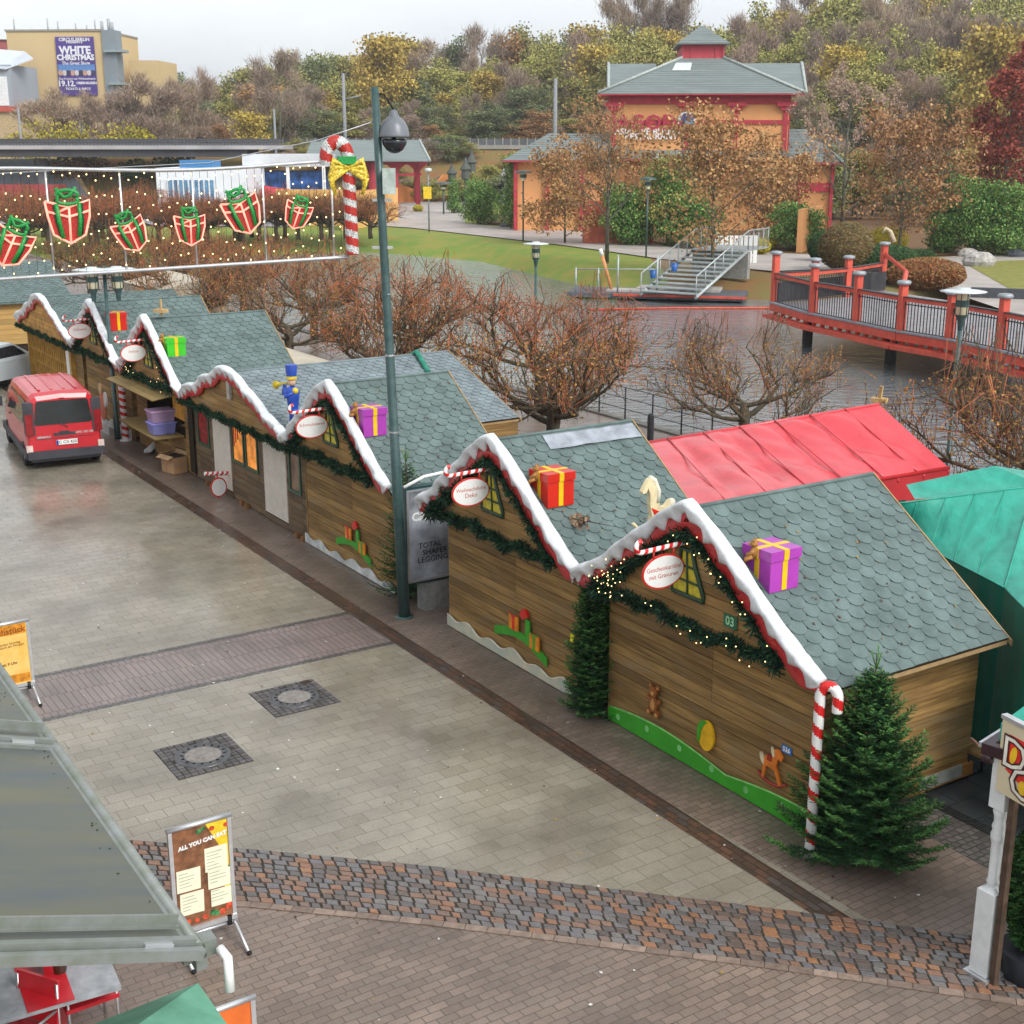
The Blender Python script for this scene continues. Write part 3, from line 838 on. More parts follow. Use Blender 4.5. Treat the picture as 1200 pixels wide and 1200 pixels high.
# farther huts at the left edge: near slope and near wall in view
rr = random.Random(21)
yx = wood('yellow planks', 'x', (.56, .36, .13), (.40, .24, .08), (.48, .33, .14)); yy_ = wood('yellow planks side', 'y', (.56, .36, .13), (.40, .24, .08), (.48, .33, .14))
for lab, s_c, hs, w0, w1, zev, zr, rm, ribs in (
        ('stall at the far left edge with yellow plank wall under a flat green roof', 47.4, 3.0, -9, 3.2, 2.1, 3.3, m_tile, False),
        ('stall seen through the light curtain with ribbed green metal roof', 55.0, 3.6, -9, 3.4, 2.4, 4.1, M('ribbed green roof', (.11, .25, .19), .5, .15, 3), True)):
    root = thing('market_stall', lab, 'market stall', W(s_c, w0), ROWROT, 'wooden stalls in the row')
    dp = w1-w0; mb = MB()
    planks(mb, 'y', 0, dp, .35, lambda x: zev-.03, hs, rr=rr, ph=.2, m=1); mb.bx(-hs+.05, hs-.05, .03, dp-.05, .05, zev-.05, 2)
    mb.prism([(-hs, zev-.05), (hs, zev-.05), (0, zr-.08)], 'y', dp-.08, dp-.02, 0)
    mb.build('wall', [yx, yy_, m_shadow], root)
    mb = MB()
    for sgn in (1, -1):
        vs = [(sgn*(hs+.25), -.3, zev-.08), (sgn*(hs+.25), dp+.2, zev-.08), (0, dp+.2, zr), (0, -.3, zr)]
        mb.add(vs+[(v[0], v[1], v[2]-.06) for v in vs], [(0, 1, 2, 3) if sgn > 0 else (3, 2, 1, 0), (4, 5, 6, 7), (0, 4, 5, 1), (1, 5, 6, 2), (3, 7, 4, 0)])
        if ribs:
            for i in range(40):
                y = -.2+i*(dp+.3)/40; mb.tube([(sgn*(hs+.25), y, zev-.06), (0, y, zr+.02)], .03, 4)
        else: shingles(mb, sgn*(hs+.25), zev-.07, 0, zr+.01, -.3, dp+.2, rr=rr)
    mb.build('roof', rm, root)
m_tarp = M('cream tarpaulin', (.50, .44, .34), .5, .06, 2)
root = thing('market_tent', 'cream canvas tent roof behind the stalls, left of the double lantern', 'tent', W(46, 6.6), ROWROT, 'tents behind the stalls')
mb = MB(); mb.add([(-2, 0, 2.2), (2.6, 0, 2.2), (2.6, 2, 2.6), (-2, 2, 2.6), (2.6, 3, 2.2), (-2, 3, 2.2)], [(0, 1, 2, 3), (3, 2, 4, 5), (1, 4, 2), (0, 3, 5)])
mb.build('roof_tarp', m_tarp, root)
mb = MB(); mb.bx(-2, 2.6, 0.01, 2.99, 0, 2.18); mb.build('side_tarp', m_tarp, root)
root = thing('market_tent', 'pale tent roof seen between the stall roofs and the pollard trees', 'tent', W(28.5, 3.3), ROWROT, 'tents behind the stalls')
mb = MB(); mb.add([(-2, 0, 2.0), (6.3, 0, 2.0), (6.3, 1, 2.2), (-2, 1, 2.2), (6.3, 2, 2.0), (-2, 2, 2.0)], [(0, 1, 2, 3), (3, 2, 4, 5), (1, 4, 2), (0, 3, 5)])
mb.build('roof_tarp', m_tarp, root)
mb = MB(); mb.bx(-2, 6.3, 0.01, 1.99, 0, 1.98); mb.build('side_tarp', m_tarp, root)
# ---------------------------------------------------------------- decorations on the huts
def garland_path(half, zv, zp, wide):
    if wide:
        return [[Vector((-half*1.12+2.24*half*i/40, -.36, 2.03-.035*math.sin(i*1.1))) for i in range(41)]]
    bottom = [Vector((-1.75+3.45*i/40, -.37, 2.14-.04*math.sin(i*.8)-.03*math.sin(i*.33))) for i in range(41)]
    f = lambda x: snow_curve(x, half, zv, zp)-.35
    right = [Vector((.05+1.62*i/24, -.37, max(2.14, f(.05+1.62*i/24)))) for i in range(25)]
    left = [Vector((-.05-1.75*i/24, -.37, max(2.12, f(.05+1.75*i/24)))) for i in range(25)]
    return [bottom, right, left]
def make_garland(name, label, root, half=2.36, zv=2.17, zp=3.7, wide=False, lights=0, seed=1, dens=1.0, thick=.10, left_end=None):
    rr = random.Random(seed)
    g = thing(name, label, 'garland', root.location, ROWROT, 'fir garlands on the stalls')
    mb = MB(); paths = garland_path(half, zv, zp, wide)
    for i, p in enumerate(paths):
        L = sum((p[j]-p[j-1]).length for j in range(1, len(p)))
        needle_rope(mb, p, thick*(.6 if wide else (1 if i == 0 else .95)), int(L*700*dens), rr)
        mb.tube(p, .02, 4, 0)
    if not wide:   # thick bunch at the left corner
        p = [Vector((-1.25, -.36, 2.55)), Vector((-1.7, -.36, 2.2)), Vector((-1.95, -.36, 2.02))]
        needle_rope(mb, p, .17, int(900*dens), rr)
    mb.build('fir_sprigs', [m_fir, m_fir2], g)
    if lights:
        mb = MB()
        for k in range(lights):
            p = paths[rr.randrange(3)]; i = rr.randrange(1, len(p)); q = p[i].lerp(p[i-1], rr.random())
            if rr.random() < .3: q = Vector((-1.55+rr.gauss(0, .2), -.36, 2.3+rr.gauss(0, .12)))
            q = q+Vector((rr.gauss(0, .07), -.09+rr.uniform(-.03, .03), rr.gauss(0, .06)))
            mb.ball(q, .0085, 0, 5, 4)
        b = mb.build('fairy_lights', m_lamp, g)
    return g
make_garland('fir_garland', 'fir garland with many lit warm bulbs round the gable of the nearest stall', huts[1], lights=70, seed=1)
make_garland('fir_garland', 'unlit fir garland round the gable of the stall with the red gift box', huts[2], seed=2, half=2.31)
make_garland('fir_garland', 'fir garland round the gable behind the tall lamp pole', huts[3], seed=3, half=2.33)
make_garland('fir_garland', 'thin straight fir garland under the wide snow gable of the shuttered stall', huts[4], wide=True, seed=4, half=3.0)
make_garland('fir_garland', 'fir garland with tiny lights over the open counter flaps', huts[5], seed=5, lights=20, dens=.6)
make_garland('fir_garland', 'fir garland on the gable behind the dark double lantern post', huts[6], seed=6, dens=.5)
make_garland('fir_garland', 'thin fir garland above the lattice window front', huts[7], wide=True, seed=7, half=3.1, dens=.6)

def stripes_tube(mb, pts, rad, pitch=.16, n=12, step=.012, mr=0, mw=1, red=.45):
    """a candy-striped rod: rings along a path with spiral material choice"""
    P = [Vector(p) for p in pts]; L = [0]
    for i in range(1, len(P)): L.append(L[-1]+(P[i]-P[i-1]).length)
    m = max(2, int(L[-1]/step)); path = []
    for k in range(m+1):
        d = L[-1]*k/m; i = 1
        while i < len(P)-1 and L[i] < d: i += 1
        path.append(P[i-1].lerp(P[i], (d-L[i-1])/max(1e-9, L[i]-L[i-1])))
    o = len(mb.f); mb.tube(path, rad, n, mw)
    for k in range(m):
        for j in range(n):
            ph = (k*L[-1]/m/pitch+j/n*.9) % 1.0
            mb.m[o+k*n+j] = mr if ph < red else mw
m_cr = M('candy red', (.66, .02, .02), .22, .05, 4); m_cw = M('candy white', (.82, .82, .80), .22, .03, 4)

def hang_sign(root, label, lines, seed, sc=1.0):
    g = thing('hanging_sign', label, 'sign', root.location, ROWROT, 'oval signs on candy cane rods')
    mb = MB(); z = 3.16
    pts = [(-.09, -.33, z+.02), (-.09, -1.02, z-.0)]
    for i in range(7):
        a = PI*i/6; pts.append((-.09, -1.02-.05*math.sin(a)*1.6, z+.075-.075*math.cos(a)))
    stripes_tube(mb, pts, .032, .13, 10)
    mb.build('candy_rod', [m_cr, m_cw], g)
    mb = MB(); c = (-.09, -.66, z-.30); a, b = .335, .225
    def oval(mb, a, b, x, th, m):
        n = 36; A = [Vector((x, c[1]+a*math.cos(2*PI*k/n), c[2]+b*math.sin(2*PI*k/n))) for k in range(n)]
        B = [v+Vector((th, 0, 0)) for v in A]
        mb.add(A+B, [tuple(range(n))[::-1], tuple(range(n, 2*n))]+[(k, (k+1) % n, (k+1) % n+n, k+n) for k in range(n)], m)
    oval(mb, a, b, c[0]-.012, .024, 0); oval(mb, a-.022, b-.022, c[0]+.004, .012, 1)
    o = mb.build('oval_board', [m_redp2, m_white], g)
    mb = MB(); Mx = frameM((c[0]+.0175, c[1], c[2]), (0, 1, 0))
    for i, l in enumerate(lines):
        add_text(mb, l, .085 if len(l) > 9 else .10, Mx@Matrix.Translation((0, .045-.095*i, 0)), 0, .001)
    mb.build('lettering', M('sign red ink', (.55, .12, .10), .5), o)
    mb = MB()
    for y in (-.50, -.82): mb.tube([(c[0], y, z), (c[0], y, z-.14)], .014, 5)
    mb.build('hanger', m_redp2, g)
    return g
hang_sign(huts[1], 'oval white sign with red letters beside the yellow window of the nearest stall', ['Geschenkartikel', 'mit Gravuren'], 1)
hang_sign(huts[2], 'oval white sign reading of Christmas decoration on the stall with the red gift box', ['Weihnachtliche', 'Deko'], 2)
hang_sign(huts[3], 'oval sign on a candy rod on the stall behind the tall lamp pole', ['Schmuckwaren'], 3)
hang_sign(huts[5], 'oval sign on a candy rod above the open counter flaps', ['Imbiss'], 4)
hang_sign(huts[6], 'oval sign on a candy rod farthest left along the row', ['Glühwein'], 5)

def gift(root, x, y, size, colr, label, teddy=True, sc=1.0):
    k = (3.64-2.02)/2.38; zroof = 3.66-abs(x)*k
    base = Vector((x, y, 0))
    loc = root.matrix_basis @ Vector((x, y, zroof-.02)); 
    h = size*.78
    g = thing('gift_box', label, 'gift box', loc, ROWROT, 'giant gift boxes on the roofs')
    s = size/2
    mc = M('gift '+str(colr), colr, .28, .06, 4); my = M('yellow ribbon', (.80, .52, .01), .3, .08, 5)
    mb = MB(); mb.bx(-s*.93, s*.93, -s*.93, s*.93, -.13, h*.66); mb.build('box', mc, g)
    mb = MB(); mb.bx(-s, s, -s, s, h*.66, h*.97); li = mb.build('lid', mc, g)
    mb = MB(); r = s*.16
    for ax in (0, 1):
        q = lambda a, b, c, d, z0, z1: mb.bx(a, b, c, d, z0, z1) if ax == 0 else mb.bx(c, d, a, b, z0, z1)
        q(-r, r, -s-.006, s+.006, h*.655, h*.98+ax*.003); q(-r, r, -s*.93-.006, s*.93+.006, -.12, h*.655)
    mb.build('ribbon', my, g)
    if teddy:
        t = thing('teddy_figure', 'small brown teddy perched on the '+label.split(',')[0], 'toy figure', loc+Matrix.Rotation(ROWROT, 3, 'Z')@Vector((-s*.15, -s*.98, h*.62)), ROWROT-.9, 'teddies on the gift boxes')
        mt = M('teddy brown', (.42, .20, .06), .5, .25, 12); mt2 = M('teddy tan', (.55, .33, .13), .5, .2, 12)
        q = size/.5
        mb = MB(); mb.ball((0, 0, .07*q), (.065*q, .06*q, .085*q)); mb.build('body', mt, t)
        mb = MB(); mb.ball((0, -.01, .185*q), (.052*q, .05*q, .05*q)); mb.ball((0, -.055*q, .175*q), (.024*q, .03*q, .02*q), 1)
        for sx in (-1, 1): mb.ball((sx*.042*q, 0, .232*q), (.02*q, .012*q, .02*q))
        mb.build('head', [mt, mt2], t)
        for sx in (-1, 1):
            mb = MB(); mb.tube([(sx*.055*q, 0, .12*q), (sx*.085*q, -.04*q, .08*q), (sx*.07*q, -.08*q, .06*q)], [.026*q, .023*q, .022*q], 7); mb.build('arm', mt, t)
            mb = MB(); mb.tube([(sx*.035*q, -.02*q, .03*q), (sx*.055*q, -.09*q, .0), (sx*.055*q, -.11*q, -.05*q)], [.033*q, .03*q, .026*q], 7); mb.build('leg', mt, t)
    return g
def roofhit(root_s, px, py, lift=.3, k=(3.64-2.02)/2.38):
    """where the view ray of a box's middle meets a plane lift above the right slope"""
    r = ray(px, py); o = Vector((0, 0, H)); c = W(root_s, 0, 3.66+lift)
    nrm = (-U)*k+Vector((0, 0, 1))    # slope falls with local x=-U
    t = (c-o).dot(nrm)/r.dot(nrm); p = o+r*t; q = p-W(root_s, 0)
    return -q.dot(U), q.dot(D)
for hi, px, py, sz, col, lab, td in ((1, 904, 656, .50, (.42, .055, .42), 'purple gift box with yellow ribbon, on the nearest stall', True),
        (2, 647, 565, .50, (.60, .025, .012), 'red gift box with yellow ribbon, on the second roof beside the silver flashing', True),
        (3, 437, 490, .50, (.38, .05, .38), 'purple gift box with yellow ribbon, on the roof behind the tall lamp pole', True),
        (5, 203, 404, .50, (.05, .50, .02), 'green gift box with yellow ribbon, on the roof of the open stall', True),
        (6, 136, 373, .48, (.60, .02, .012), 'red gift box with yellow ribbon, on the roof next to the double lantern post', False)):
    s_c = {1: 2.03, 2: 6.67, 3: 12.3, 5: 23.25, 6: 28.15}[hi]
    x, y = roofhit(s_c, px, py, .17)
    gift(huts[hi], x, y, sz, col, lab, td)

def on_wall(root, label, cat, name, group=None, loc=(0, 0, 0)):
    return thing(name, label, cat, root.matrix_basis@Vector(loc), ROWROT, group)
def disc(mb, cx, cz, rx, rz, y0, y1, m=0, n=18, rot=0):
    A = []
    for k in range(n):
        a = 2*PI*k/n; x = rx*math.cos(a); z = rz*math.sin(a)
        A.append((cx+x*math.cos(rot)-z*math.sin(rot), cz+x*math.sin(rot)+z*math.cos(rot)))
    mb.prism(A, 'y', y0, y1, m)
# teddy cutout
t = on_wall(huts[1], 'brown teddy bear cutout on the plank wall of the nearest stall', 'wall ornament', 'teddy_cutout', 'painted cutouts on the stalls', (-.94, -.03, .42))
m_tb = M('teddy dark brown', (.27, .085, .018), .35, .15, 6); m_tt = M('teddy light', (.60, .30, .08), .35, .1, 6)
mb = MB()
disc(mb, 0, .19, .085, .12, -.03, .0); disc(mb, 0, .37, .08, .075, -.04, .0)
for s in (-1, 1):
    disc(mb, s*.075, .44, .035, .035, -.02, 0); disc(mb, s*.11, .25, .05, .032, -.026, .0, rot=s*.7); disc(mb, s*.08, .06, .055, .052, -.038, .0)
mb.build('body', m_tb, t)
mb = MB(); disc(mb, 0, .18, .045, .085, -.037, -.031); disc(mb, 0, .35, .03, .03, -.05, -.041)
for s in (-1, 1): disc(mb, s*.085, .055, .028, .028, -.045, -.039); disc(mb, s*.077, .44, .016, .016, -.027, -.021)
mb.build('light_patches', m_tt, t)
# yellow bell / ball
t = on_wall(huts[1], 'yellow oval bauble cutout with green leaf on the plank wall', 'wall ornament', 'bauble_cutout', 'painted cutouts on the stalls', (.13, -.03, .36))
mb = MB(); disc(mb, .03, .21, .15, .21, -.035, 0, 0, 24); mb.build('bauble', M('sunny yellow', (.85, .48, .01), .3), t)
mb = MB(); mb.prism([(-.13, .12), (-.1, .06), (-.075, .12), (-.06, .25), (-.0, .36), (.06, .40), (.0, .42), (-.08, .38), (-.13, .28)], 'y', -.045, -.036)
mb.build('leaf', m_grn, t)
# rocking horse cutout
t = on_wall(huts[1], 'small orange rocking horse cutout next to the blue number plate', 'wall ornament', 'rocking_horse_cutout', 'painted cutouts on the stalls', (1.37, -.03, .40))
mo = M('orange paint', (.75, .20, .02), .35)
mb = MB(); mb.prism([(-.14, .22), (.06, .2), (.10, .38), (.16, .36), (.18, .42), (.10, .50), (.03, .48), (.0, .34), (-.12, .34)][::1], 'y', -.03, 0)
mb.prism([(-.14, .25), (-.09, .25), (-.13, .03), (-.17, .03)], 'y', -.028, .0); mb.prism([(.02, .25), (.08, .25), (.18, .03), (.13, .03)], 'y', -.028, .0)
mb.build('body', mo, t)
mb = MB(); mb.tube([(-.24, -.015, .08), (-.14, -.015, .02), (0, -.015, .0), (.14, -.015, .02), (.25, -.015, .09)], .02, 6); mb.bx(-.08, .0, -.036, -.0, .30, .37)
mb.build('rocker', M('deep red', (.35, .03, .02), .35), t)
mb = MB(); disc(mb, -.17, .28, .03, .08, -.03, 0, 0, 12, .5); disc(mb, .02, .44, .025, .07, -.04, -.031, 0, 12, .3); mb.build('mane_and_tail', M('cream hair', (.75, .62, .4), .6), t)
# number plates and note
def plate(root, x, z, w_, h_, txt, bgc, fg, label, y=-.012, size=.1):
    t = on_wall(root, label, 'number plate', 'number_plate', None, (x, y, z))
    mb = MB(); mb.bx(-w_/2, w_/2, -.008, .0, -h_/2, h_/2); b = mb.build('panel', M('plate '+str(bgc), bgc, .35), t)
    mb = MB(); add_text(mb, txt, size, frameM((0, -.0115, 0), (1, 0, 0)), 0, .001, .003); mb.build('digits', M('digits '+str(fg), fg, .4), t)
plate(huts[1], 1.57, .93, .17, .10, '526', (.03, .16, .50), (.85, .88, .9), 'blue number plate 526 above the rocking horse cutout', size=.085)
plate(huts[1], .80, 2.40, .24, .17, '03', (.02, .13, .06), (.4, .75, .45), 'dark green number plate 03 on the lit gable', y=-.315, size=.16)
t = on_wall(huts[2], 'small yellow paper note on the plank wall beside the fir column', 'note', 'paper_note', None, (1.72, -.004, .92)); mb = MB(); mb.bx(-.05, .05, -.006, 0, -.06, .06); o = mb.build('paper', M('yellow paper', (.85, .80, .03), .6), t)
# green ribbon swoosh with gifts
m_org = M('orange board', (.80, .26, .01), .35); m_swr = M('scarlet board', (.70, .02, .01), .35)
def swoosh(root, x, z, label, loc=None):
    t = on_wall(root, label, 'wall ornament', 'gift_swoosh_cutout', 'painted cutouts on the stalls', (x, -.03, z))
    mb = MB()
    top = []; bot = []
    for i in range(25):
        u = -.72+1.5*i/24; zc = .12*math.cos(u*2.6)-.02-.04*u; wd = .085
        if -.2 < u < .35: wd = .07
        top.append((u, zc+wd)); bot.append((u, zc-wd*.7))
    mb.prism(bot+top[::-1], 'y', -.02, .0)
    mb.prism([(.18, .1), (.32, .12), (.30, .42), (.2, .46)], 'y', -.024, -.0)
    mb.build('ribbon', m_grn, t)
    for q, sc in (((-.12, .17), 1.0), ((.47, .02), 1.0)):
        mb = MB(); x0, z0 = q
        mb.bx(x0-.13, x0+.13, -.045, -.022, z0, z0+.24, 1); b = mb.build('gift', [m_swr, m_org], t)
        mb = MB(); mb.bx(x0-.03, x0+.03, -.052, -.046, z0, z0+.24, 0); mb.prism([(x0-.14, z0+.28), (x0, z0+.2), (x0+.14, z0+.28), (x0, z0+.24)], 'y', -.055, -.047); mb.build('bow', [m_swr if q[0] < 0 else m_grn], b)
    mb = MB(); disc(mb, .17, .52, .09, .08, -.04, -.0, 0, 10); mb.prism([(.05, .5), (.12, .42), (.3, .5), (.2, .58)], 'y', -.045, -.01); mb.build('red_bow', m_swr, t)
swoosh(huts[2], .33, .42, 'green swoosh cutout with two orange gifts, on the stall with cream skirting')
swoosh(huts[3], .20, .42, 'green swoosh cutout with two orange gifts, on the stall with white skirting')

# white wooden rocking horse on the nearest roof (left slope, behind the snow)
p = AT(772, 590, (W(4.1, .35)).y)
t = thing('rocking_horse', 'cream wooden rocking horse standing on the roof valley behind the snow edge', 'rocking horse', W(3.22, .16, 3.10), DROT+.05)
mcw = M('pale ply', (.74, .62, .38), .5, .1, 6)
mb = MB()
prof = [(-.30, .42), (-.34, .36), (-.33, .33), (-.27, .34), (-.24, .40), (-.20, .30), (-.20, .16), (-.16, .0), (-.22, -.22), (-.16, -.24), (-.08, -.06), (.08, -.06), (.14, -.22), (.2, -.22), (.16, .04), (.22, .12), (.16, .18), (.08, .10), (-.02, .10), (-.04, .20), (-.06, .34), (-.12, .46), (-.2, .53), (-.24, .50)]
mb.prism([(a, b+.12) for a, b in prof[::-1]], 'y', -.035, .035); mb.build('body', mcw, t)
mb = MB(); mb.tube([(-.06, -.01, .3), (-.05, -.01, .45), (-.12, -.01, .6), (-.2, -.01, .66)], [.045, .045, .04, .03], 7); mb.ball((.2, 0, .24), (.08, .05, .07)); mb.build('mane_and_tail', M('cream mane', (.80, .74, .58), .6), t)
mb = MB(); mb.prism([(-.18, .24), (-.02, .16), (-.1, .10)], 'y', -.045, -.036); mb.build('saddle_cloth', m_swr, t)
for yy in (-.12, .12):
    mb = MB(); mb.tube([(-.36, yy, .02), (-.25, yy, -.09), (0, yy, -.13), (.22, yy, -.09), (.32, yy, .0)], .022, 6)
    mb.build('rocker', mcw, t)
mb = MB(); mb.tube([(-.19, -.13, -.1), (-.19, .13, -.1)], .018, 5); mb.tube([(.17, -.13, -.1), (.17, .13, -.1)], .018, 5); mb.tube([(-.1, 0, -.12), (-.1, 0, -.9)], .02, 5); mb.build('stand', mcw, t)

# tin soldier with trumpet
t = thing('trumpeter_figure', 'blue and yellow toy soldier blowing a trumpet on the roof valley', 'toy figure', W(14.85, -.02, 2.40), ROWROT+.1)
mb_ = M('soldier blue', (.02, .07, .42), .35); my_ = M('soldier yellow', (.82, .60, .03), .35); mr_ = M('soldier red', (.55, .03, .03), .35); ms_ = M('soldier skin', (.7, .45, .3), .5)
mb = MB(); mb.lathe([(.10, .35), (.13, .55), (.15, .72), (.10, .8), (.05, .82)], n=12); mb.build('body', mb_, t)
for sx in (-1, 1):
    mb = MB(); mb.tube([(sx*.06, 0, .36), (sx*.07, 0, .0)], [.07, .055], 8); mb.build('leg', mb_, t)
mb = MB(); mb.ball((-.02, 0, .91), (.085, .085, .095)); mb.build('head', ms_, t)
mb = MB(); mb.lathe([(.10, .97), (.125, 1.25), (.12, 1.26), (0.001, 1.26)], (-.02, 0, 0), n=14); h = mb.build('hat', mb_, t)
mb = MB(); mb.lathe([(.108, .97), (.11, 1.03)], (-.02, 0, 0), n=14); mb.ball((.11, 0, .74), .07); mb.ball((-.16, -.02, .73), .06); mb.build('yellow_trim', my_, t)
mb = MB(); mb.tube([(-.12, -.03, .7), (-.3, -.05, .62), (-.22, -.05, .82)], [.05, .045, .04], 8); mb.build('arm', mb_, t)
mb = MB(); mb.tube([(.1, -.05, .7), (.0, -.16, .62), (-.12, -.1, .78)], [.05, .045, .04], 8); mb.build('arm', mb_, t)
mb = MB(); mb.tube([(-.1, -.06, .88), (-.3, -.08, .84), (-.42, -.09, .81), (-.5, -.1, .79)], [.018, .022, .04, .095], 10); mb.build('trumpet', my_, t)

# bird-like cream ornament on the open stall's peak, wooden one on the red tent
for nm, lab, loc, s in (('wooden_ornament', 'small cream wooden figure on the peak of the open stall', W(23.1, .05, 3.78), .5),
                       ('wooden_ornament', 'bare wooden cross-shaped stand at the corner of the red tent roof', AT(1030, 476, 33.0), .62)):
    t = thing(nm, lab, 'ornament', loc, ROWROT)
    mb = MB(); mb.box((0, 0, .12*s), (.10*s, .10*s, .24*s)); mb.box((0, 0, .26*s), (.62*s, .42*s, .16*s), rz=.5); mb.box((.04*s, 0, .58*s), (.16*s, .07*s, .52*s), M=Matrix.Rotation(.12, 3, 'Y'))
    mb.build('timber', M('raw timber', (.55, .36, .16), .6, .15, 8), t)
t = thing('dry_branch', 'small dry twig with brown leaves stuck behind the snow edge', 'branch', W(5.15, .15, 2.62), ROWROT)
mb = MB(); rr = random.Random(4)
mb.tube([(0, 0, 0), (.2, .12, .06), (.5, .35, .02)], [.012, .008, .004], 5); mb.build('stem', M('twig', (.1, .06, .04), .8), t)
mb = MB()
for k in range(60):
    p = Vector((rr.uniform(-.08, .22), rr.uniform(-.06, .16), rr.uniform(-.03, .12))); a = Vector((rr.gauss(0, 1), rr.gauss(0, 1), rr.gauss(0, 1))).normalized()*.035; b = a.orthogonal().normalized()*.02
    mb.quad(p-a-b, p+a-b, p+a+b, p-a+b)
mb.build('leaves', M('dry leaf', (.30, .20, .13), .8, island=.3), t)

# candy canes
def cane(loc, label, h, r, hook, pitch, name='candy_cane', rz=0, cat='candy cane'):
    t = thing(name, label, cat, loc, rz, None)
    pts = [(0, 0, 0), (0, 0, h-hook)]
    if hook > 0.01:
        for i in range(1, 15):
            a = PI*1.0*i/14; pts.append((hook*.72*(1-math.cos(a)), 0, h-hook+hook*math.sin(a)))
        pts.append((hook*1.44, 0, h-hook-.16))
    mb = MB(); stripes_tube(mb, pts, r, pitch, 14)
    mb.build('striped_pole', [m_cr, m_cw], t)
    mb = MB(); mb.lathe([(r*1.8, 0), (r*1.8, .02), (r, .025)], n=16); mb.build('foot', m_white, t)
cane(W(-.30, -.32), 'big red and white candy cane at the corner of the nearest stall, beside the spruce', 2.12, .062, .14, .27, rz=-.45)
cane(W(26.2, -.2), 'red and white striped pole holding the awning flap', 1.75, .09, 0, .2)
# small candy sign leaning at the shuttered stall
p = G(257, 584)
t = thing('floor_sign', 'small round sign with candy cane frame standing on the ground by the shuttered stall', 'sign', p, ROWROT)
mb = MB(); stripes_tube(mb, [(-.05, -.3, .62), (-.05, .35, .55)], .05, .12, 8); mb.tube([(-.05, 0, 0), (-.05, 0, .6)], .02, 6, 0); mb.build('candy_rod', [m_cr, m_cw], t)
mb = MB()
for a, x, m_ in ((.20, .0, 0), (.17, .012, 1)):
    n = 24; A = [Vector((x, a*math.cos(2*PI*k/n), .27+a*1.2*math.sin(2*PI*k/n))) for k in range(n)]; B = [v+Vector((.012, 0, 0)) for v in A]
    mb.add(A+B, [tuple(range(n))[::-1], tuple(range(n, 2*n))]+[(k, (k+1) % n, (k+1) % n+n, k+n) for k in range(n)], m_)
mb.build('round_board', [m_redp2, m_white], t)
# ---------------------------------------------------------------- conifers
m_spr = M('spruce needles', (.028, .10, .03), .55, .3, 5, island=.5); m_spt = M('spruce tips', (.11, .26, .06), .55, .3, 5, island=.4)
m_bark = M('bark', (.09, .06, .04), .85, .3, 12, bmp=.4)
def spruce(name, label, loc, h, rbot, seed, zmin=.1, dens=1.0, top_leader=.25, taper=.8, squash=1.0, group=None, nl=.045, skew=None):
    rr = random.Random(seed); t = thing(name, label, 'conifer', loc, rr.uniform(0, 6), group)
    mb = MB(); mb.tube([(0, 0, 0), (.01, 0, h*.5), (0, .01, h)], [.045, .025, .006], 7); mb.build('trunk', m_bark, t)
    mb = MB(); nb = int(105*h/2*dens)
    for i in range(nb):
        f = (i/nb)**.9; z = zmin+(h*(1-top_leader*.4)-zmin)*f
        ln = (rbot*(1-f)**taper+.10)*rr.uniform(.75, 1.12); az = i*2.39996+rr.uniform(-.3, .3)
        up = -.15+.75*f
        d = Vector((math.cos(az), math.sin(az)*squash, 0))
        pts = [Vector((0, 0, z))+d*ln*u+Vector((0, 0, ln*(up*u+.22*u*u*u-.10*math.sin(u*PI)))) for u in (0, .25, .5, .75, 1)]
        mb.tube(pts, [.010, .008, .006, .004, .002], 3, 2, cap=False)
        nt_ = max(4, int(ln*34*dens))
        for k in range(nt_):
            u = .12+.88*k/nt_; j = min(3, int(u*4)); p = pts[j].lerp(pts[j+1], u*4-j)
            ax = (pts[j+1]-pts[j]).normalized()
            sd = ax.cross(Vector((0, 0, 1))).normalized()*(1 if k % 2 else -1)
            tl = (.07+.22*ln*(1-u))*rr.uniform(.7, 1.2)
            td = (sd+ax*.75+Vector((0, 0, rr.uniform(-.25, .15)))).normalized()
            # twig: needles both sides and on top
            nn = max(4, int(tl/.011*dens))
            for q in range(nn):
                c = p+td*tl*(q/nn); sg = 1 if q % 2 else -1
                nd = (td.cross(Vector((0, 0, 1))).normalized()*sg*rr.uniform(.3, 1)+td*.7+Vector((0, 0, rr.uniform(-.3, .5)))).normalized()*nl*rr.uniform(.7, 1.2)
                wv = nd.cross(Vector((rr.gauss(0, 1), rr.gauss(0, 1), rr.gauss(0, 1)))).normalized()*.0062
                mb.add([c-wv, c+wv, c+nd+wv*.3, c+nd-wv*.3], [(0, 1, 2, 3)], 1 if (u > .72 and rr.random() < .6) else 0)
    # leader shoots
    for k in range(3):
        a = k*2.1; pts = [Vector((0, 0, h*.93)), Vector((.04*math.cos(a), .04*math.sin(a), h*.97)), Vector(((.07 if k else .0)*math.cos(a), (.07 if k else 0)*math.sin(a), h+(.12 if k == 0 else .04)))]
        mb.tube(pts, .006, 4, 1)
        for q in range(50):
            c = pts[0].lerp(pts[2], q/50); nd = Vector((rr.gauss(0, 1), rr.gauss(0, 1), .8)).normalized()*.03; wv = nd.orthogonal().normalized()*.003
            mb.add([c-wv, c+wv, c+nd], [(0, 1, 2)], 1)
    mb.build('needles', [m_spr, m_spt, m_bark], t); return t
spruce('spruce_tree', 'cut spruce tree beside the candy cane at the near corner of the stalls', G(1010, 1001), 2.5, .98, 1, zmin=.22, dens=1.5, taper=1.0)
spruce('spruce_tree', 'narrow fir column filling the gap between the two nearest stalls', W(4.32, -.10), 2.2, .33, 2, zmin=.06, dens=1.5, taper=.5, nl=.05)
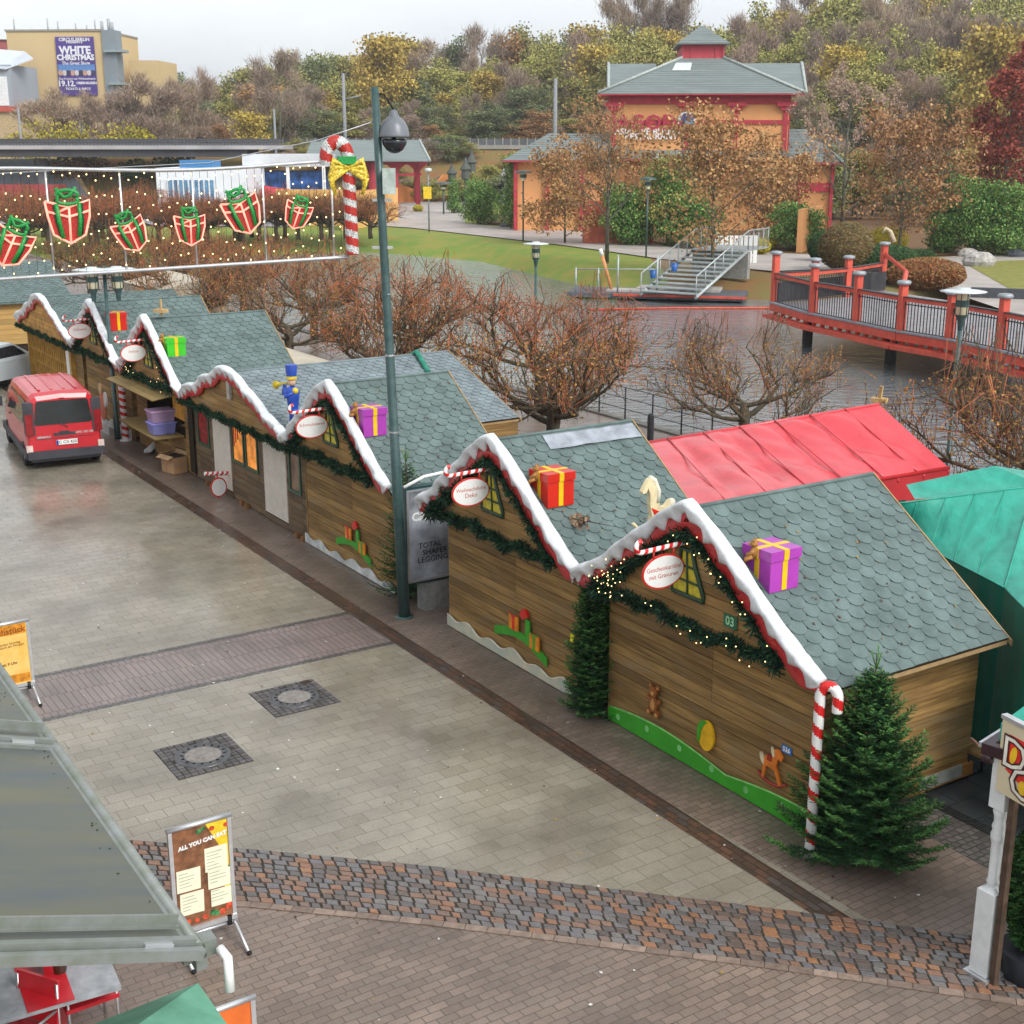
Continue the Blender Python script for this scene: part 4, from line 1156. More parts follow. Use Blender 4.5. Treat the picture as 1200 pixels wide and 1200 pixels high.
spruce('spruce_tree', 'spruce half hidden behind the tall lamp pole beside the advertising panel', W(10.15, .05), 2.75, .62, 3, zmin=.15, dens=.9)

# ---------------------------------------------------------------- advertising panel between the stalls
b = W(9.45, .36)
m_pan = M('panel dark teal', (.015, .05, .055), .35, .15, 5); m_alu = M('aluminium', (.62, .63, .65), .32, .06, 10, metal=.7)
t = thing('advertising_panel', 'dark framed advertising panel with grey leggings poster, standing between the stalls', 'advertising panel', b, ROWROT-PI/2+PI)
t.rotation_euler = (0, 0, DROT)   # local x = D, faces the near end (-y)
mb = MB(); mb.bx(-.72, .72, .0, .16, .52, 2.28); mb.build('case', m_pan, t)
mb = MB()
for q in ((-.70, -.66, .56, 2.24), (.66, .70, .56, 2.24), (-.66, .66, .56, .60), (-.66, .66, 2.20, 2.24)): mb.bx(q[0], q[1], -.02, .0, q[2], q[3])
mb.build('frame', m_alu, t)
mb = MB(); mb.bx(-.66, .66, -.006, .0, .60, 2.20); po = mb.build('poster', M('poster grey', (.36, .39, .44), .3, .4, 1.3), t)
mb = MB(); Mx = frameM((-.60, -.010, 1.74), (1, 0, 0)); add_text(mb, 'CALZEDONIA', .21, Mx, 0, .001, .008, 'LEFT'); mb.build('white_lettering', m_white, po)
mb = MB()
for i, (s, dx) in enumerate((('TOTAL', .02), ('SHAPER', .10), ('LEGGINGS', .0))):
    add_text(mb, s, .145, frameM((-.50+dx, -.010, 1.20-i*.13), (1, 0, 0)), 0, .001, .001, 'LEFT')
mb.build('dark_lettering', M('dark ink', (.02, .02, .03), .5), po)
mb = MB(); mb.bx(-.40, .4, -.06, .22, .0, .50); mb.build('concrete_base', M('concrete grey', (.24, .24, .23), .8, .15, 8), t)
mb = MB(); mb.tube([(-.70, .08, 2.28), (-.3, .08, 2.42), (.3, .08, 2.46), (.7, .08, 2.3)], .03, 8); mb.build('top_tube', m_white, t)

# ---------------------------------------------------------------- tall lamp pole
b = G(474, 723); topp = AT(439, 102, b.y)
m_pole = M('dark green painted pole', (.022, .062, .062), .35, .5, 9, bmp=.1, col2=(.055, .10, .095))
t = thing('lamp_pole', 'tall dark green steel pole with a hanging grey dome lamp', 'street lamp', b)
lean = (topp.x-b.x)/topp.z
ht = topp.z
mb = MB(); mb.tube([(0, 0, 0), (lean*3, 0, 3), (lean*3.001, 0, 3.01), (lean*6.4, 0, 6.4), (lean*ht, 0, ht)], [.105, .085, .08, .07, .062], 16)
mb.build('pole', m_pole, t)
mb = MB()
for z in (.0, .95, 2.1, 2.35, 3.3, 4.6, 5.6, 6.9, 7.2, 7.6, 8.0, 8.25):
    mb.lathe([(.10-.005*z, z), (.10-.005*z, z+.03)], (lean*z, 0, 0), 16)
mb.build('band_clamp', m_alu, t)
mb = MB(); mb.lathe([(.16, 0), (.16, .02), (.10, .03)], n=16); mb.build('base_plate', m_pole, t)
hx = AT(462, 157, b.y)-b
mb = MB(); mb.tube([(lean*8.35, 0, hx.z+.62), (hx.x*.5+lean*4.5, 0, hx.z+.60), (hx.x, 0, hx.z+.37)], .013, 6); mb.build('lamp_arm', m_black, t)
mb = MB()
mb.lathe([(.02, .37), (.06, .34), (.08, .27), (.10, .25), (.165, .20), (.22, .10), (.245, -.02), (.25, -.05), (.24, -.05), (.2, .02)], (hx.x, 0, hx.z), 24)
mb.build('lamp_dome', M('grey enamel dome', (.16, .17, .19), .35, .1, 4), t)
mb = MB(); mb.lathe([(.03, .0), (.04, -.1), (.17, -.075), (.20, -.09), (.19, -.16), (.13, -.25), (.06, -.29), (.001, -.30)], (hx.x, 0, hx.z), 24)
mb.build('lamp_bowl', M('smoked bowl', (.02, .024, .03), .12, .1, 4), t)
mb = MB(); mb.tube([(lean*8.3, 0, 8.35), (-1.2, 0.02, 8.05), (-3, .2, 7.7), (-7, 1, 7.5), (-14, 3, 7.8)], .008, 4); mb.build('guy_cable', m_alu, t)
mb = MB(); mb.bx(.07, .24, -.1, .1, 7.2-.25, 7.2+.12); 
mb2 = MB(); mb2.bx(-.36, -.05, -.03, .03, 7.10, 7.14); mb2.bx(-.38, -.05, -.03, .03, 6.35, 6.39); mb2.build('bracket', m_alu, t)
q = AT(457, 212, b.y)-b; mb = MB(); mb.bx(q.x-.10, q.x+.10, -.22, -.08, q.z-.2, q.z+.2); mb.build('control_box', M('pale control box', (.45, .52, .48), .5), t)

# ---------------------------------------------------------------- curtain of lights across the square
A0 = Vector((-2.62, 21.6, 0)); A1 = Vector((-9.6, 20.0, 0)); ex = (A0-A1); LL = ex.length; ex.normalize()
t = thing('light_curtain', 'wide frame of hanging lights with glowing gift motifs and a candy cane, across the square', 'christmas lights', (A1.x, A1.y, 0), math.atan2(ex.y, ex.x))
zt = lambda x: 7.55+.16*(x/LL)+.05*math.sin(x*1.0); zb = lambda x: 5.92+.32*(x/LL)
mb = MB(); mb.tube([(x*LL/20, 0, zt(x*LL/20)) for x in range(21)], .028, 8); mb.tube([(x*LL/20, 0, zb(x*LL/20)) for x in range(21)], .028, 8)
mb.build('frame', m_alu, t)
m_wire = M('thin wire', (.06, .06, .05), .6); rr = random.Random(12)
nS = 60
for i in range(nS+1):
    x = LL*i/nS; mb = MB()
    if i % 9 == 4: mb.tube([(x, .01, zb(x)), (x, .01, zt(x))], .017, 6, 1)
    mb.tube([(x, 0, zt(x)), (x+rr.uniform(-.01, .01), 0, zb(x)+rr.uniform(.0, .12))], .0035, 3, 0)
    z = zt(x)-rr.uniform(.03, .16)
    while z > zb(x)+.03:
        mb.ball((x+rr.uniform(-.012, .012), -.012, z), .0125, 2, 5, 3); z -= rr.uniform(.2, .42)
    mb.build('light_string', [m_wire, m_alu, m_lamp], t)
m_gr = M('tinsel red', (.52, .03, .02), .4, .35, 60, island=.5); m_gg = M('tinsel green', (.01, .28, .05), .4, .35, 60, emit=.1); m_gl = M('red rope light', (.95, .35, .25), .4, .1, 9, emit=.55)
m_gdk = M('dark green rope', (.0, .07, .03), .5); m_gold = M('gold tinsel', (.75, .52, .05), .3, .4, 30, emit=.1, bmp=.5); m_sil = M('silver tinsel', (.62, .62, .60), .35, .35, 40, bmp=.5)
def motif(xc, zc, s, rot):
    R = Matrix.Rotation(rot, 2)
    P = lambda x, z, y=-.05: Vector((xc+(R@Vector((x, z)))[0]*s, y, zc+(R@Vector((x, z)))[1]*s))
    mb = MB()
    hexa = [(-.5, .33), (-.46, .0), (-.36, -.42), (0, -.62), (.34, -.42), (.46, .0), (.48, .36), (.02, .20)]
    for y0, y1 in ((-.03, .03),):
        n = len(hexa); A = [P(a, b_, y0) for a, b_ in hexa]; B = [P(a, b_, y1) for a, b_ in hexa]
        mb.add(A+B, [tuple(range(n)), tuple(range(n, 2*n))[::-1]]+[(i, i+n, (i+1) % n+n, (i+1) % n) for i in range(n)], 0)
    o = mb.build('gift_motif', m_gr, t)
    mb = MB()
    for l in (hexa+hexa[:1], [(-.36, -.42), (-.36, -.41)], [(.02, .20), (0, -.62)], [(-.46, .1), (.0, -.02), (.46, .12)], [(.02, .2), (-.2, .1)]):
        mb.tube([P(a, b_) for a, b_ in l], .020*s*1.4, 5)
    mb.build('rope_light', m_gl, o)
    mb = MB()
    for l in ([(-.25, .28), (-.22, -.1), (-.15, -.5)], [(.25, .3), (.25, -.1), (.2, -.46)]):
        mb.tube([P(a, b_, -.06) for a, b_ in l], .05*s, 5)
    mb.tube([P(.34*math.cos(a)*(.6+.4*abs(math.sin(a))), .42+.16*math.sin(a), -.06) for a in [2*PI*k/12 for k in range(13)]], .045*s, 5)
    mb.tube([P(-.25, .62, -.06), P(-.08, .42, -.06), P(.05, .45, -.06), P(.2, .64, -.06)], .045*s, 5)
    mb.build('ribbon', m_gg, o)
    mb = MB()
    for l in ([(-.31, .25), (-.28, -.1), (-.2, -.5)], [(.31, .3), (.31, -.1), (.26, -.44)], [(-.3, .34), (0, .5), (.3, .36)]): mb.tube([P(a, b_, -.055) for a, b_ in l], .022*s, 4)
    mb.build('dark_edging', m_gdk, o)
def cur(px, py):   # curtain local x,z of a pixel
    r = ray(px, py); nrm = Vector((-ex.y, ex.x, 0)); k = (A1).dot(nrm)/r.dot(nrm); p = r*k
    return (p-Vector((A1.x, A1.y, 0))).dot(ex), H+p.z
for (px, py, w_, rot) in ((14, 284, 46, -.45), (81, 253, 50, 0), (153, 271, 38, .35), (223, 265, 36, 0), (284, 247, 44, .3), (349, 249, 32, -.35)):
    x, z = cur(px, py); motif(x, z, w_*21/1550*.98, rot)
x, z0_ = cur(413, 298); x2, z1_ = cur(400, 160)
mb = MB(); pts = [(x, -.04, z0_), (x-.03, -.04, z1_-.32)]
for i in range(1, 11): a = PI*i/10; pts.append((x-.03-.17*(1-math.cos(a)), -.04, z1_-.32+.24*math.sin(a)))
pts.append((x-.36, -.04, z1_-.42))
stripes_tube(mb, pts, .105, .24, 12, mr=0, mw=1, red=.55); cc = mb.build('candy_cane', [m_gr, m_sil], t)
mb = MB()
for sx in (-1, 1):
    for k in range(4):
        a = -.2-.35*k
        mb.tube([(x-.04, -.14, z1_-.48), (x-.04+sx*(.22+.02*k), -.16, z1_-.46+.1-.10*k), (x-.04+sx*(.30-.03*k), -.15, z1_-.62-.09*k)], [.035, .055, .03], 7)
mb.build('gold_bow', m_gold, cc)
mb = MB(); mb.box((x-.05, -.05, z1_-.36), (.28, .27, .12)); mb.build('green_knot', m_gg, cc)

# ---------------------------------------------------------------- lanterns
m_disc = M('pale lamp disc', (.55, .60, .60), .35, .06, 3); m_lg = M('frosted lamp glass', (.72, .70, .48), .25, .1, 3)
def lantern(loc, h, label, double=False, rz=0, s=1.0):
    t = thing('street_lantern', label, 'street lamp', loc, rz, 'round-topped lanterns')
    mb = MB(); mb.tube([(0, 0, 0), (0, 0, .5*s), (0, 0, .51*s), (0, 0, h-.4*s if not double else h-.02)], [.07*s, .065*s, .05*s, .04*s], 10); mb.build('post', m_pole, t)
    for sx in ((-1, 1) if double else (0,)):
        ox = sx*.26*s
        mb = MB(); mb.lathe([(.40*s, h), (.41*s, h+.012), (.30*s, h+.035), (.12*s, h+.05), (.11*s, h+.08), (.001, h+.085)], (ox, 0, 0), 24); mb.lathe([(.40*s, h), (.001, h-.005)], (ox, 0, 0), 24)
        mb.build('lamp_disc', m_disc, t)
        mb = MB(); mb.lathe([(.115*s, h-.01), (.11*s, h-.40*s), (.08*s, h-.42*s)], (ox, 0, 0), 12); g_ = mb.build('lamp_glass', m_lg, t)
        mb = MB(); mb.lathe([(.122*s, h-.14*s), (.122*s, h-.26*s)], (ox, 0, 0), 12); mb.lathe([(.12*s, h-.40*s), (.06*s, h-.52*s), (.045*s, h-.68*s)], (ox, 0, 0), 12)
        for k in range(6):
            a = k*PI/3; mb.tube([(ox+.118*s*math.cos(a), .118*s*math.sin(a), h-.0), (ox+.118*s*math.cos(a), .118*s*math.sin(a), h-.4*s)], .007*s, 4)
        mb.build('lamp_collar', m_pole, t)
    if double:
        mb = MB(); mb.tube([(-.5*s, 0, h+.03), (.5*s, 0, h+.03)], .03, 6); mb.build('arm', m_pole, t)
    return t
b = G(138, 514); tp = AT(122, 316, b.y); lantern(b, tp.z, 'double-headed lantern on a dark slim post next to the red van', True, rz=.3, s=1.25)
pA = W(8.9, 12.6); pA.z = 0
for (px, py, Y, lab) in ((1129, 342, 27.3, 'lantern with pale disc top in front of the red bridge'), (628, 286, 47, 'lantern with pale disc top rising from the pollard trees')):
    p = AT(px, py, Y); lantern((p.x, p.y, 0), p.z, lab, s=1.15)

# ---------------------------------------------------------------- tents behind the stalls
m_rt = M('red tent canvas', (.62, .06, .075), .27, .08, 2.5, bmp=.5, spec=.6)  # roof red lifted towards pink: wet sheen and sky reflection put into the colour
def fold(mb, a, b, c, d, nu, nv, amp, seed, m=0):
    """a canvas sheet a-b / d-c with soft folds running from ridge to eave"""
    rr = random.Random(seed); n = ((b-a).cross(d-a)).normalized()
    if n.z < 0: n = -n
    vs = []
    for j in range(nv+1):
        for i in range(nu+1):
            u, v = i/nu, j/nv; p = a.lerp(b, u).lerp(d.lerp(c, u), v)
            e = max(0, math.sin(v*PI))**.5*min(1, u*9, (1-u)*9)
            q = amp*e*(abs(math.sin(u*17+1.2*v+.8*math.sin(v*2+seed)+seed))**.45*.75+mnoise.noise(Vector((u*14+v*3, v*3, seed)))*.7)-.09*math.sin(v*PI)*e
            vs.append(p+n*q)
    mb.add(vs, [(j*(nu+1)+i, j*(nu+1)+i+1, (j+1)*(nu+1)+i+1, (j+1)*(nu+1)+i) for j in range(nv) for i in range(nu)], m, True)
t = thing('red_tent', 'long red canvas tent with a sagging wet roof behind the nearest stalls', 'tent', (0, 0, 0), 0)
rA = AT(760, 516, W(8.5, 5.4).y); 
e1 = W(9.0, 9.2, 2.20); e0 = W(1.2, 3.0, 2.0)
# corners: eave near-right, eave along the stalls, ridge
c_r = G(1112, 548, 2.15); c_ridge = AT(1030, 474, c_r.y+1.0)
c_l = G(700, 640, 2.15)
R1 = c_ridge; R0 = R1 + (-D)*0 + U*0
# roof sheet seen: ridge end R1 (right) to R0 (left), eave end c_r (right) to c_e (left)
R0 = AT(740, 522, 24.2); c_e = AT(800, 600, 19.6); 
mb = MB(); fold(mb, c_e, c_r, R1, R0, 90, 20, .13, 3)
for k in range(1, 7):
    pp = [c_e.lerp(c_r, k/7).lerp(R0.lerp(R1, k/7), j/8)+Vector((0, 0, .035)) for j in range(9)]
    mb.tube(pp, .016, 4, 0)
for k in range(10): mb.tube([c_e.lerp(c_r, k/9)+Vector((0, 0, -.04)), c_e.lerp(c_r, k/9)+Vector((0, 0, -.12))], .02, 4, 0)
mb.tube([c_e, c_r], .035, 6, 1); mb.tube([R0, R1], .035, 6, 0)
bk1 = R1+Vector((.1, 2.6, -.8)); bk0 = R0+Vector((-.8, 3.0, -.9))
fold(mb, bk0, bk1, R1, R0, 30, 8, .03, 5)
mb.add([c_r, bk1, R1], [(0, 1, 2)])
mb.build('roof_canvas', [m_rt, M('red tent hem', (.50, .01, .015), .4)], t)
mb = MB()
def wall_(a, b, m=0):
    n = 24; vs = []
    for i in range(n+1):
        p = a.lerp(b, i/n); q = .025*math.sin(i*1.7)
        nn = Vector(((b-a).y, -(b-a).x, 0)).normalized()*q
        vs += [p+Vector((0, 0, -.0)), Vector((p.x, p.y, .02))+nn]
    mb.add(vs, [(2*i, 2*i+1, 2*i+3, 2*i+2) for i in range(n)], m, True)
wall_(c_e, c_r); wall_(c_r, bk1); wall_(bk0, c_e)
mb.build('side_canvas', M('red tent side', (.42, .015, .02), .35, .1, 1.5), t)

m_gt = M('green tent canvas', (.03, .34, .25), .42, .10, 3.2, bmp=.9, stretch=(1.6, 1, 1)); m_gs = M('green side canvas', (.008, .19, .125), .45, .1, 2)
t = thing('green_tent', 'green canvas tent right of the nearest stall, with pointed roof seams', 'tent', (0, 0, 0), 0)
cA = G(1177, 689, 2.35); cB = G(1040, 618, 2.35); cC = G(1262, 775, 2.35); tL = G(1040, 592, 2.85); tR = G(1212, 570, 3.15)
far_ = tR+Vector((2.5, -.6, -.2))
mb = MB(); fold(mb, cA, cB, tL, tR, 50, 24, .03, 2); fold(mb, cC, cA, tR, far_, 40, 16, .03, 3)
for a_, b2 in ((cA, tR), (cA, cB), (cA, cC), (tL, tR)): mb.tube([a_.lerp(b2, i/8)+Vector((0, 0, .006)) for i in range(9)], .014, 4)
for k in range(1, 5): mb.tube([cA.lerp(cB, k/5).lerp(tR.lerp(tL, k/5), j/8)+Vector((0, 0, .004)) for j in range(9)], .008, 4)
mb.build('roof_canvas', m_gt, t)
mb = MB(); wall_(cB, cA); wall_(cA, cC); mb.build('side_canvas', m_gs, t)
t = thing('green_tent', 'second green tent farther back with a dark gap in its gutter, below the canal', 'tent', (0, 0, 0), 0)
mb = MB(); a = G(1034, 590, 2.5); b_ = G(1235, 574, 2.75); c_ = AT(1235, 556, G(1165, 546, 2.9).y+.5); m_ = G(1165, 546, 2.9); d_ = G(1032, 573, 2.5)
k_ = G(1072, 585, 2.55); kk = G(1062, 568, 2.6)
fold(mb, k_, b_, m_, kk, 20, 6, .015, 6); mb.add([m_, b_, c_], [(0, 1, 2)])
mb.build('roof_canvas', m_gt, t)
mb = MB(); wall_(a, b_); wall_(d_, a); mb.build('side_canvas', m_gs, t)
mb = MB(); mb.add([a, k_, kk, d_], [(0, 1, 2, 3)]); mb.v = [(v[0], v[1], v[2]-.25) for v in mb.v]; mb.build('gutter_gap', M('dark green gap', (.004, .03, .022), .5), t)

# ---------------------------------------------------------------- small stall at the right edge
b = G(1150, 876, 2.45); b.z = 0
t = thing('corner_kiosk', 'small kiosk at the right edge with green canopy over a lit dark eave', 'kiosk', b, -.80)
mb = MB()
vs = [(.12, .10, 2.71), (2.4, .10, 2.71), (2.4, .9, 3.03), (.35, .9, 3.03), (.35, 1.0, 3.03), (2.4, 1.0, 3.03), (.12, 1.6, 2.71), (2.4, 1.6, 2.71), (.12, .10, 2.53), (2.4, .10, 2.53), (.12, 1.6, 2.53)]
mb.add(vs, [(0, 1, 2, 3), (0, 3, 4, 6), (3, 2, 5, 4), (6, 4, 5, 7), (8, 9, 1, 0), (10, 8, 0, 6)]); mb.build('canopy', m_gt, t)
mb = MB(); mb.bx(0, 2.4, 0, .09, 2.39, 2.50); mb.bx(0, .09, .09, 1.3, 2.39, 2.50); mb.tube([(.05, .05, 2.39), (.05, .05, 2.31)], .06, 8)
mb.build('eave_fascia', M('dark plum fascia', (.045, .018, .025), .35, .2, 6), t)
mb = MB(); mb.bx(.13, 2.3, .13, .16, 2.49, 2.52); mb.build('glowing_strip', M('glowing amber', (1, .45, .08), .4, emit=.5), t)
mb = MB(); mb.bx(-.03, -.002, .0, 1.3, 2.45, 2.50); mb.build('rail', m_alu, t)
mb = MB(); mb.bx(.6, 2.3, .5, 1.5, 0, 2.52); mb.build('body', M('kiosk body', (.2, .12, .1), .6), t)
# white turned column
c = G(1158, 1140); 
c = G(1152, 1142)
t = thing('turned_column', 'white turned wooden column at the right edge, standing by the kiosk', 'column', c, DROT)
mb = MB(); mb.bx(-.10, .10, -.10, .10, .04, .85); mb.lathe([(.10, .85), (.05, .90), (.07, .93), (.055, .96), (.058, 1.3), (.07, 1.34), (.075, 1.38), (.06, 1.42), (.07, 1.46), (.055, 1.5), (.06, 1.56), (.075, 1.6), (.055, 1.64)], n=16)
mb.bx(-.085, .085, -.085, .085, 1.64, 2.15); mb.v = [(v[0], v[1], v[2]*1.13) for v in mb.v]; mb.build('shaft', M('white gloss paint', (.74, .76, .76), .3, .06, 6), t)
mb = MB(); mb.bx(-.14, .14, -.14, .14, 0, .04); mb.build('base_plate', m_alu, t)
# sign on a brown post
sp_ = G(1164, 1154); sp_.z = -.10
t = thing('post_sign', 'cream sign with red and yellow letters on a brown post at the right edge', 'sign', sp_, -1.15)
mb = MB(); mb.bx(-.035, .035, -.03, .03, .10, 2.86); mb.build('post', M('brown post', (.10, .065, .045), .6, .2, 8), t)
mb = MB(); mb.bx(-.17, 1.0, -.075, -.03, 2.16, 2.90); bd = mb.build('board', M('cream sign', (.72, .62, .42), .4, .04, 3), t)
mb = MB(); mb.bx(-.18, 1.0, -.09, -.02, 2.90, 2.94); mb.build('top_rail', m_alu, t)
mb = MB(); mb.prism([(-.07, 2.42), (.29, 2.28), (.8, 2.45), (.8, 2.76), (-.06, 2.78)], 'y', -.080, -.076); mb.build('red_patch', M('sign red', (.75, .03, .02), .35), bd)
mb = MB(); add_text(mb, 'D', .44, frameM((-.14, -.0835, 2.59), (1, .0, 0)), 0, .002, .016, 'LEFT'); add_text(mb, 'C', .44, frameM((-.02, -.0835, 2.34), (1, .0, 0)), 0, .002, .016, 'LEFT')
mb.build('letter_outline', M('sign outline dark', (.06, .01, .01), .4), bd)
mb = MB(); add_text(mb, 'D', .44, frameM((-.14, -.0865, 2.59), (1, .0, 0)), 0, .0015, -.003, 'LEFT'); add_text(mb, 'C', .44, frameM((-.02, -.0865, 2.34), (1, .0, 0)), 0, .0015, -.003, 'LEFT')
mb.build('lettering', M('sign cream letter', (.88, .84, .72), .4), bd)
mb = MB(); disc(mb, .015, 2.60, .04, .09, -.0885, -.0870, 0, 14, -.2); disc(mb, .16, 2.33, .05, .07, -.0885, -.0870); mb.build('yellow_fill', M('sign yellow', (.92, .55, .02), .4), bd)
# hedge in planters
m_hg = M('thuja green', (.03, .10, .025), .6, .3, 7, island=.5); m_hg2 = M('thuja light', (.07, .16, .04), .6, .3, 7, island=.4)
def hedge(name, label, loc, r, h, seed, n, mats, cat='hedge', leaf=.03, z0=.3, pot=True, group=None, flat=1.0, pw=.22):
    rr = random.Random(seed); t = thing(name, label, cat, loc, 0, group)
    if pot:
        mb = MB(); mb.lathe([(r*.75, 0), (r*.9, z0), (r*.85, z0+.01), (.01, z0)], n=16); mb.build('planter', M('black planter', (.02, .022, .028), .5), t)
    mb = MB()
    for k in range(n):
        u = rr.random(); a = rr.uniform(0, 2*PI); f = (1-abs(2*u-1)**3)**.5
        lump = .75+.35*mnoise.noise(Vector((math.cos(a)*2+seed, math.sin(a)*2, u*h*2)))
        q = r*f*lump*rr.uniform(.7, 1.05)
        p = Vector((q*math.cos(a), q*math.sin(a)*flat, z0+u*h))
        d = (Vector((math.cos(a), math.sin(a), rr.uniform(-.2, .9)))+Vector((rr.gauss(0, .4), rr.gauss(0, .4), 0))).normalized()*leaf*rr.uniform(.7, 1.6)
        s = d.cross(Vector((rr.gauss(0, 1), rr.gauss(0, 1), rr.gauss(0, 1)))).normalized()*leaf*pw*1.4
        mb.add([p-s, p+s, p+d+s*.5, p+d-s*.5], [(0, 1, 2, 3)], 0 if rr.random() < .65 else 1)
    mb.ball((0, 0, z0+h*.5), (r*.55, r*.55*flat, h*.44), 0, 12, 10)
    mb.build('foliage', mats, t); return t
hedge('thuja_hedge', 'green thuja bush in a black planter beside the white column', G(1196, 1142)+Vector((.08, -.02, 0)), .36, 1.35, 5, 9000, [m_hg, m_hg2], leaf=.045)

# plank shelf bracket at the back corner of the near stall
t = thing('step_bench', 'small steel-legged bench by the back corner of the nearest stall', 'bench', W(-.25, 2.95), ROWROT)
mb = MB(); mb.bx(-.25, .25, -.15, .15, .34, .38); mb.build('seat', woody, t)
for sx in (-.22, .2):
    mb = MB(); mb.tube([(sx, -.14, .34), (sx, -.14, .01), (sx, .14, .01), (sx, .14, .34)], .014, 5); mb.build('leg', m_black, t)
mb = MB(); mb.bx(2.04, 2.10, .5, 2.86, .05, .22); mb.build('base_beam', wood('orange beam', 'y', (.5, .24, .06), (.3, .13, .03), (.3, .2, .1)), huts[1])
mb = MB(); mb.bx(2.03, 2.075, .4, 2.86, .42, .47); mb.build('wall_batten', woody, huts[1])
mb = MB(); mb.bx(2.1, 2.13, 1.8, 2.6, .1, .26); mb.build('metal_patch', M('grey tin patch', (.35, .35, .32), .5), huts[1])

# ---------------------------------------------------------------- A-boards
def aboard(loc, rz, w_, h, label, paint, lean=.18, z0=.26):
    t = thing('sign_stand', label, 'sign stand', loc, rz, None)
    M0 = Matrix.Rotation(-lean*.0, 4, 'X')
    mb = MB()
    for q in ((-w_/2-.02, -w_/2+.02, z0, z0+h), (w_/2-.02, w_/2+.02, z0, z0+h)): mb.bx(q[0], q[1], -.02, .02, q[2], q[3])
    mb.tube([(-w_/2-.03, 0, z0+h+.01), (w_/2+.03, 0, z0+h+.01)], .026, 10); mb.bx(-w_/2-.02, w_/2+.02, -.03, .03, z0-.05, z0)
    mb.build('frame', m_alu, t)
    mb = MB(); mb.bx(-w_/2+.02, w_/2-.02, -.008, .008, z0, z0+h); po = mb.build('poster', paint['base'], t)
    for nm, mt, fn in paint['parts']:
        mb = MB(); fn(mb, z0, h, w_); mb.build(nm, mt, po)
    mb = MB(); mb.tube([(-w_/2, 0, .17), (w_/2+.03, 0, .17)], .022, 8)
    for sx in (-1, 1): mb.tube([(sx*w_/2*.95, -.40, .02), (sx*w_/2*.95, -.08, .17), (sx*w_/2*.95, .08, .17), (sx*w_/2*.95, .40, .02)], .02, 8)
    mb.build('base_frame', m_alu, t)
    for sx in (-1, 1):
        mb = MB(); mb.bx(sx*w_/2*.8-.025, sx*w_/2*.8+.025, -.03, .03, .15, .26); mb.build('spring_foot', m_black, t)
        for yy in (-.42, .42):
            mb = MB(); mb.ball((sx*w_/2*.95, yy, .022), (.028, .03, .022)); mb.build('rubber_cap', m_black, t)
    return t
mc_y = M('poster cream', (.80, .80, .60), .4, .05, 9)
def f_cards(mb, z0, h, w):
    for x, z, ww, hh, r in ((-.15, .48, .25, .22, .03), (-.13, .24, .25, .22, .03), (.15, .62, .24, .24, .02), (.17, .41, .24, .18, .02), (.18, .22, .22, .17, .02)):
        mb.box((x*w/.62, -.011, z0+z*h), (ww*w/.62, .004, hh*h), 0, M=Matrix.Rotation(r, 3, 'Y'))
def f_lines(mb, z0, h, w):
    rr = random.Random(1)
    for x, z, n in ((-.15, .48, 5), (-.13, .24, 5), (.15, .62, 6), (.17, .41, 4), (.18, .22, 4)):
        for i in range(n): mb.bx((x-.10)*w/.62, (x-.1+rr.uniform(.08, .18))*w/.62, -.0145, -.0135, z0+(z+.07-i*.033)*h, z0+(z+.076-i*.033)*h)
def blobs(pts, r):
    def f(mb, z0, h, w):
        rr = random.Random(len(pts))
        for x, z, s in pts: disc(mb, x*w, z0+z*h, s*w, s*w*.9, -.0125, -.009, 0, 12)
    return f
menu = {'base': M('poster brown wood', (.24, .10, .045), .4, .3, 9), 'parts': [
    ('yellow_paint', M('poster yellow', (.85, .60, .03), .4), lambda mb, z0, h, w: mb.prism([(.30*w, z0+.35*h), (.46*w, z0+.25*h), (.46*w, z0+.985*h), (.10*w, z0+.985*h), (.30*w, z0+.75*h)], 'y', -.0105, -.0085)),
    ('fruit_paint', M('poster red', (.75, .10, .04), .4, .3, 20), blobs([(.42, .10, .07), (.36, .16, .05), (.30, .06, .06), (.2, .93, .05), (.44, .93, .045), (-.3, .06, .05), (-.15, .05, .04), (.0, .06, .05)], 1)),
    ('salad_paint', M('poster green', (.06, .25, .08), .4, .4, 20), blobs([(.14, .08, .06), (.20, .06, .05), (-.02, .93, .05), (.06, .95, .04), (.45, .5, .03)], 2)),
    ('menu_cards', mc_y, f_cards), ('menu_lines', M('poster line grey', (.35, .38, .30), .5), f_lines),
    ('headline', m_white, lambda mb, z0, h, w: add_text(mb, 'ALL YOU CAN EAT', .060, frameM((.02, -.013, z0+.83*h), (1, 0, .10)), 0, .0015, .0035))]}
aboard(G(243, 1106), DROT, .62, 1.12, 'menu board on a silver stand with ALL YOU CAN EAT poster', menu)
brun = {'base': M('poster amber', (.78, .46, .08), .4, .3, 3, col2=(.85, .62, .22)), 'parts': [
    ('orange_bands', M('poster orange', (.72, .28, .02), .4, .3, 10), lambda mb, z0, h, w: (mb.bx(-.45*w, .45*w, -.0105, -.0085, z0+.82*h, z0+.98*h), mb.bx(-.45*w, .45*w, -.0105, -.0085, z0+.02*h, z0+.16*h))),
    ('headline', M('poster brown ink', (.30, .08, .01), .5), lambda mb, z0, h, w: (add_text(mb, 'Frühstück', .13, frameM((.03, -.012, z0+.88*h), (1, 0, .05)), 0, .001, .002), add_text(mb, 'Jeden Sonntag\nBrunch am Morgen', .05, frameM((.06, -.012, z0+.66*h), (1, 0, .05)), 0, .001, .0), add_text(mb, 'ab 9 Uhr', .06, frameM((.03, -.012, z0+.35*h), (1, 0, .05)), 0, .001, .001)))]}
aboard(G(14, 822), DROT, .66, .95, 'yellow breakfast poster on a silver stand at the left edge', brun)

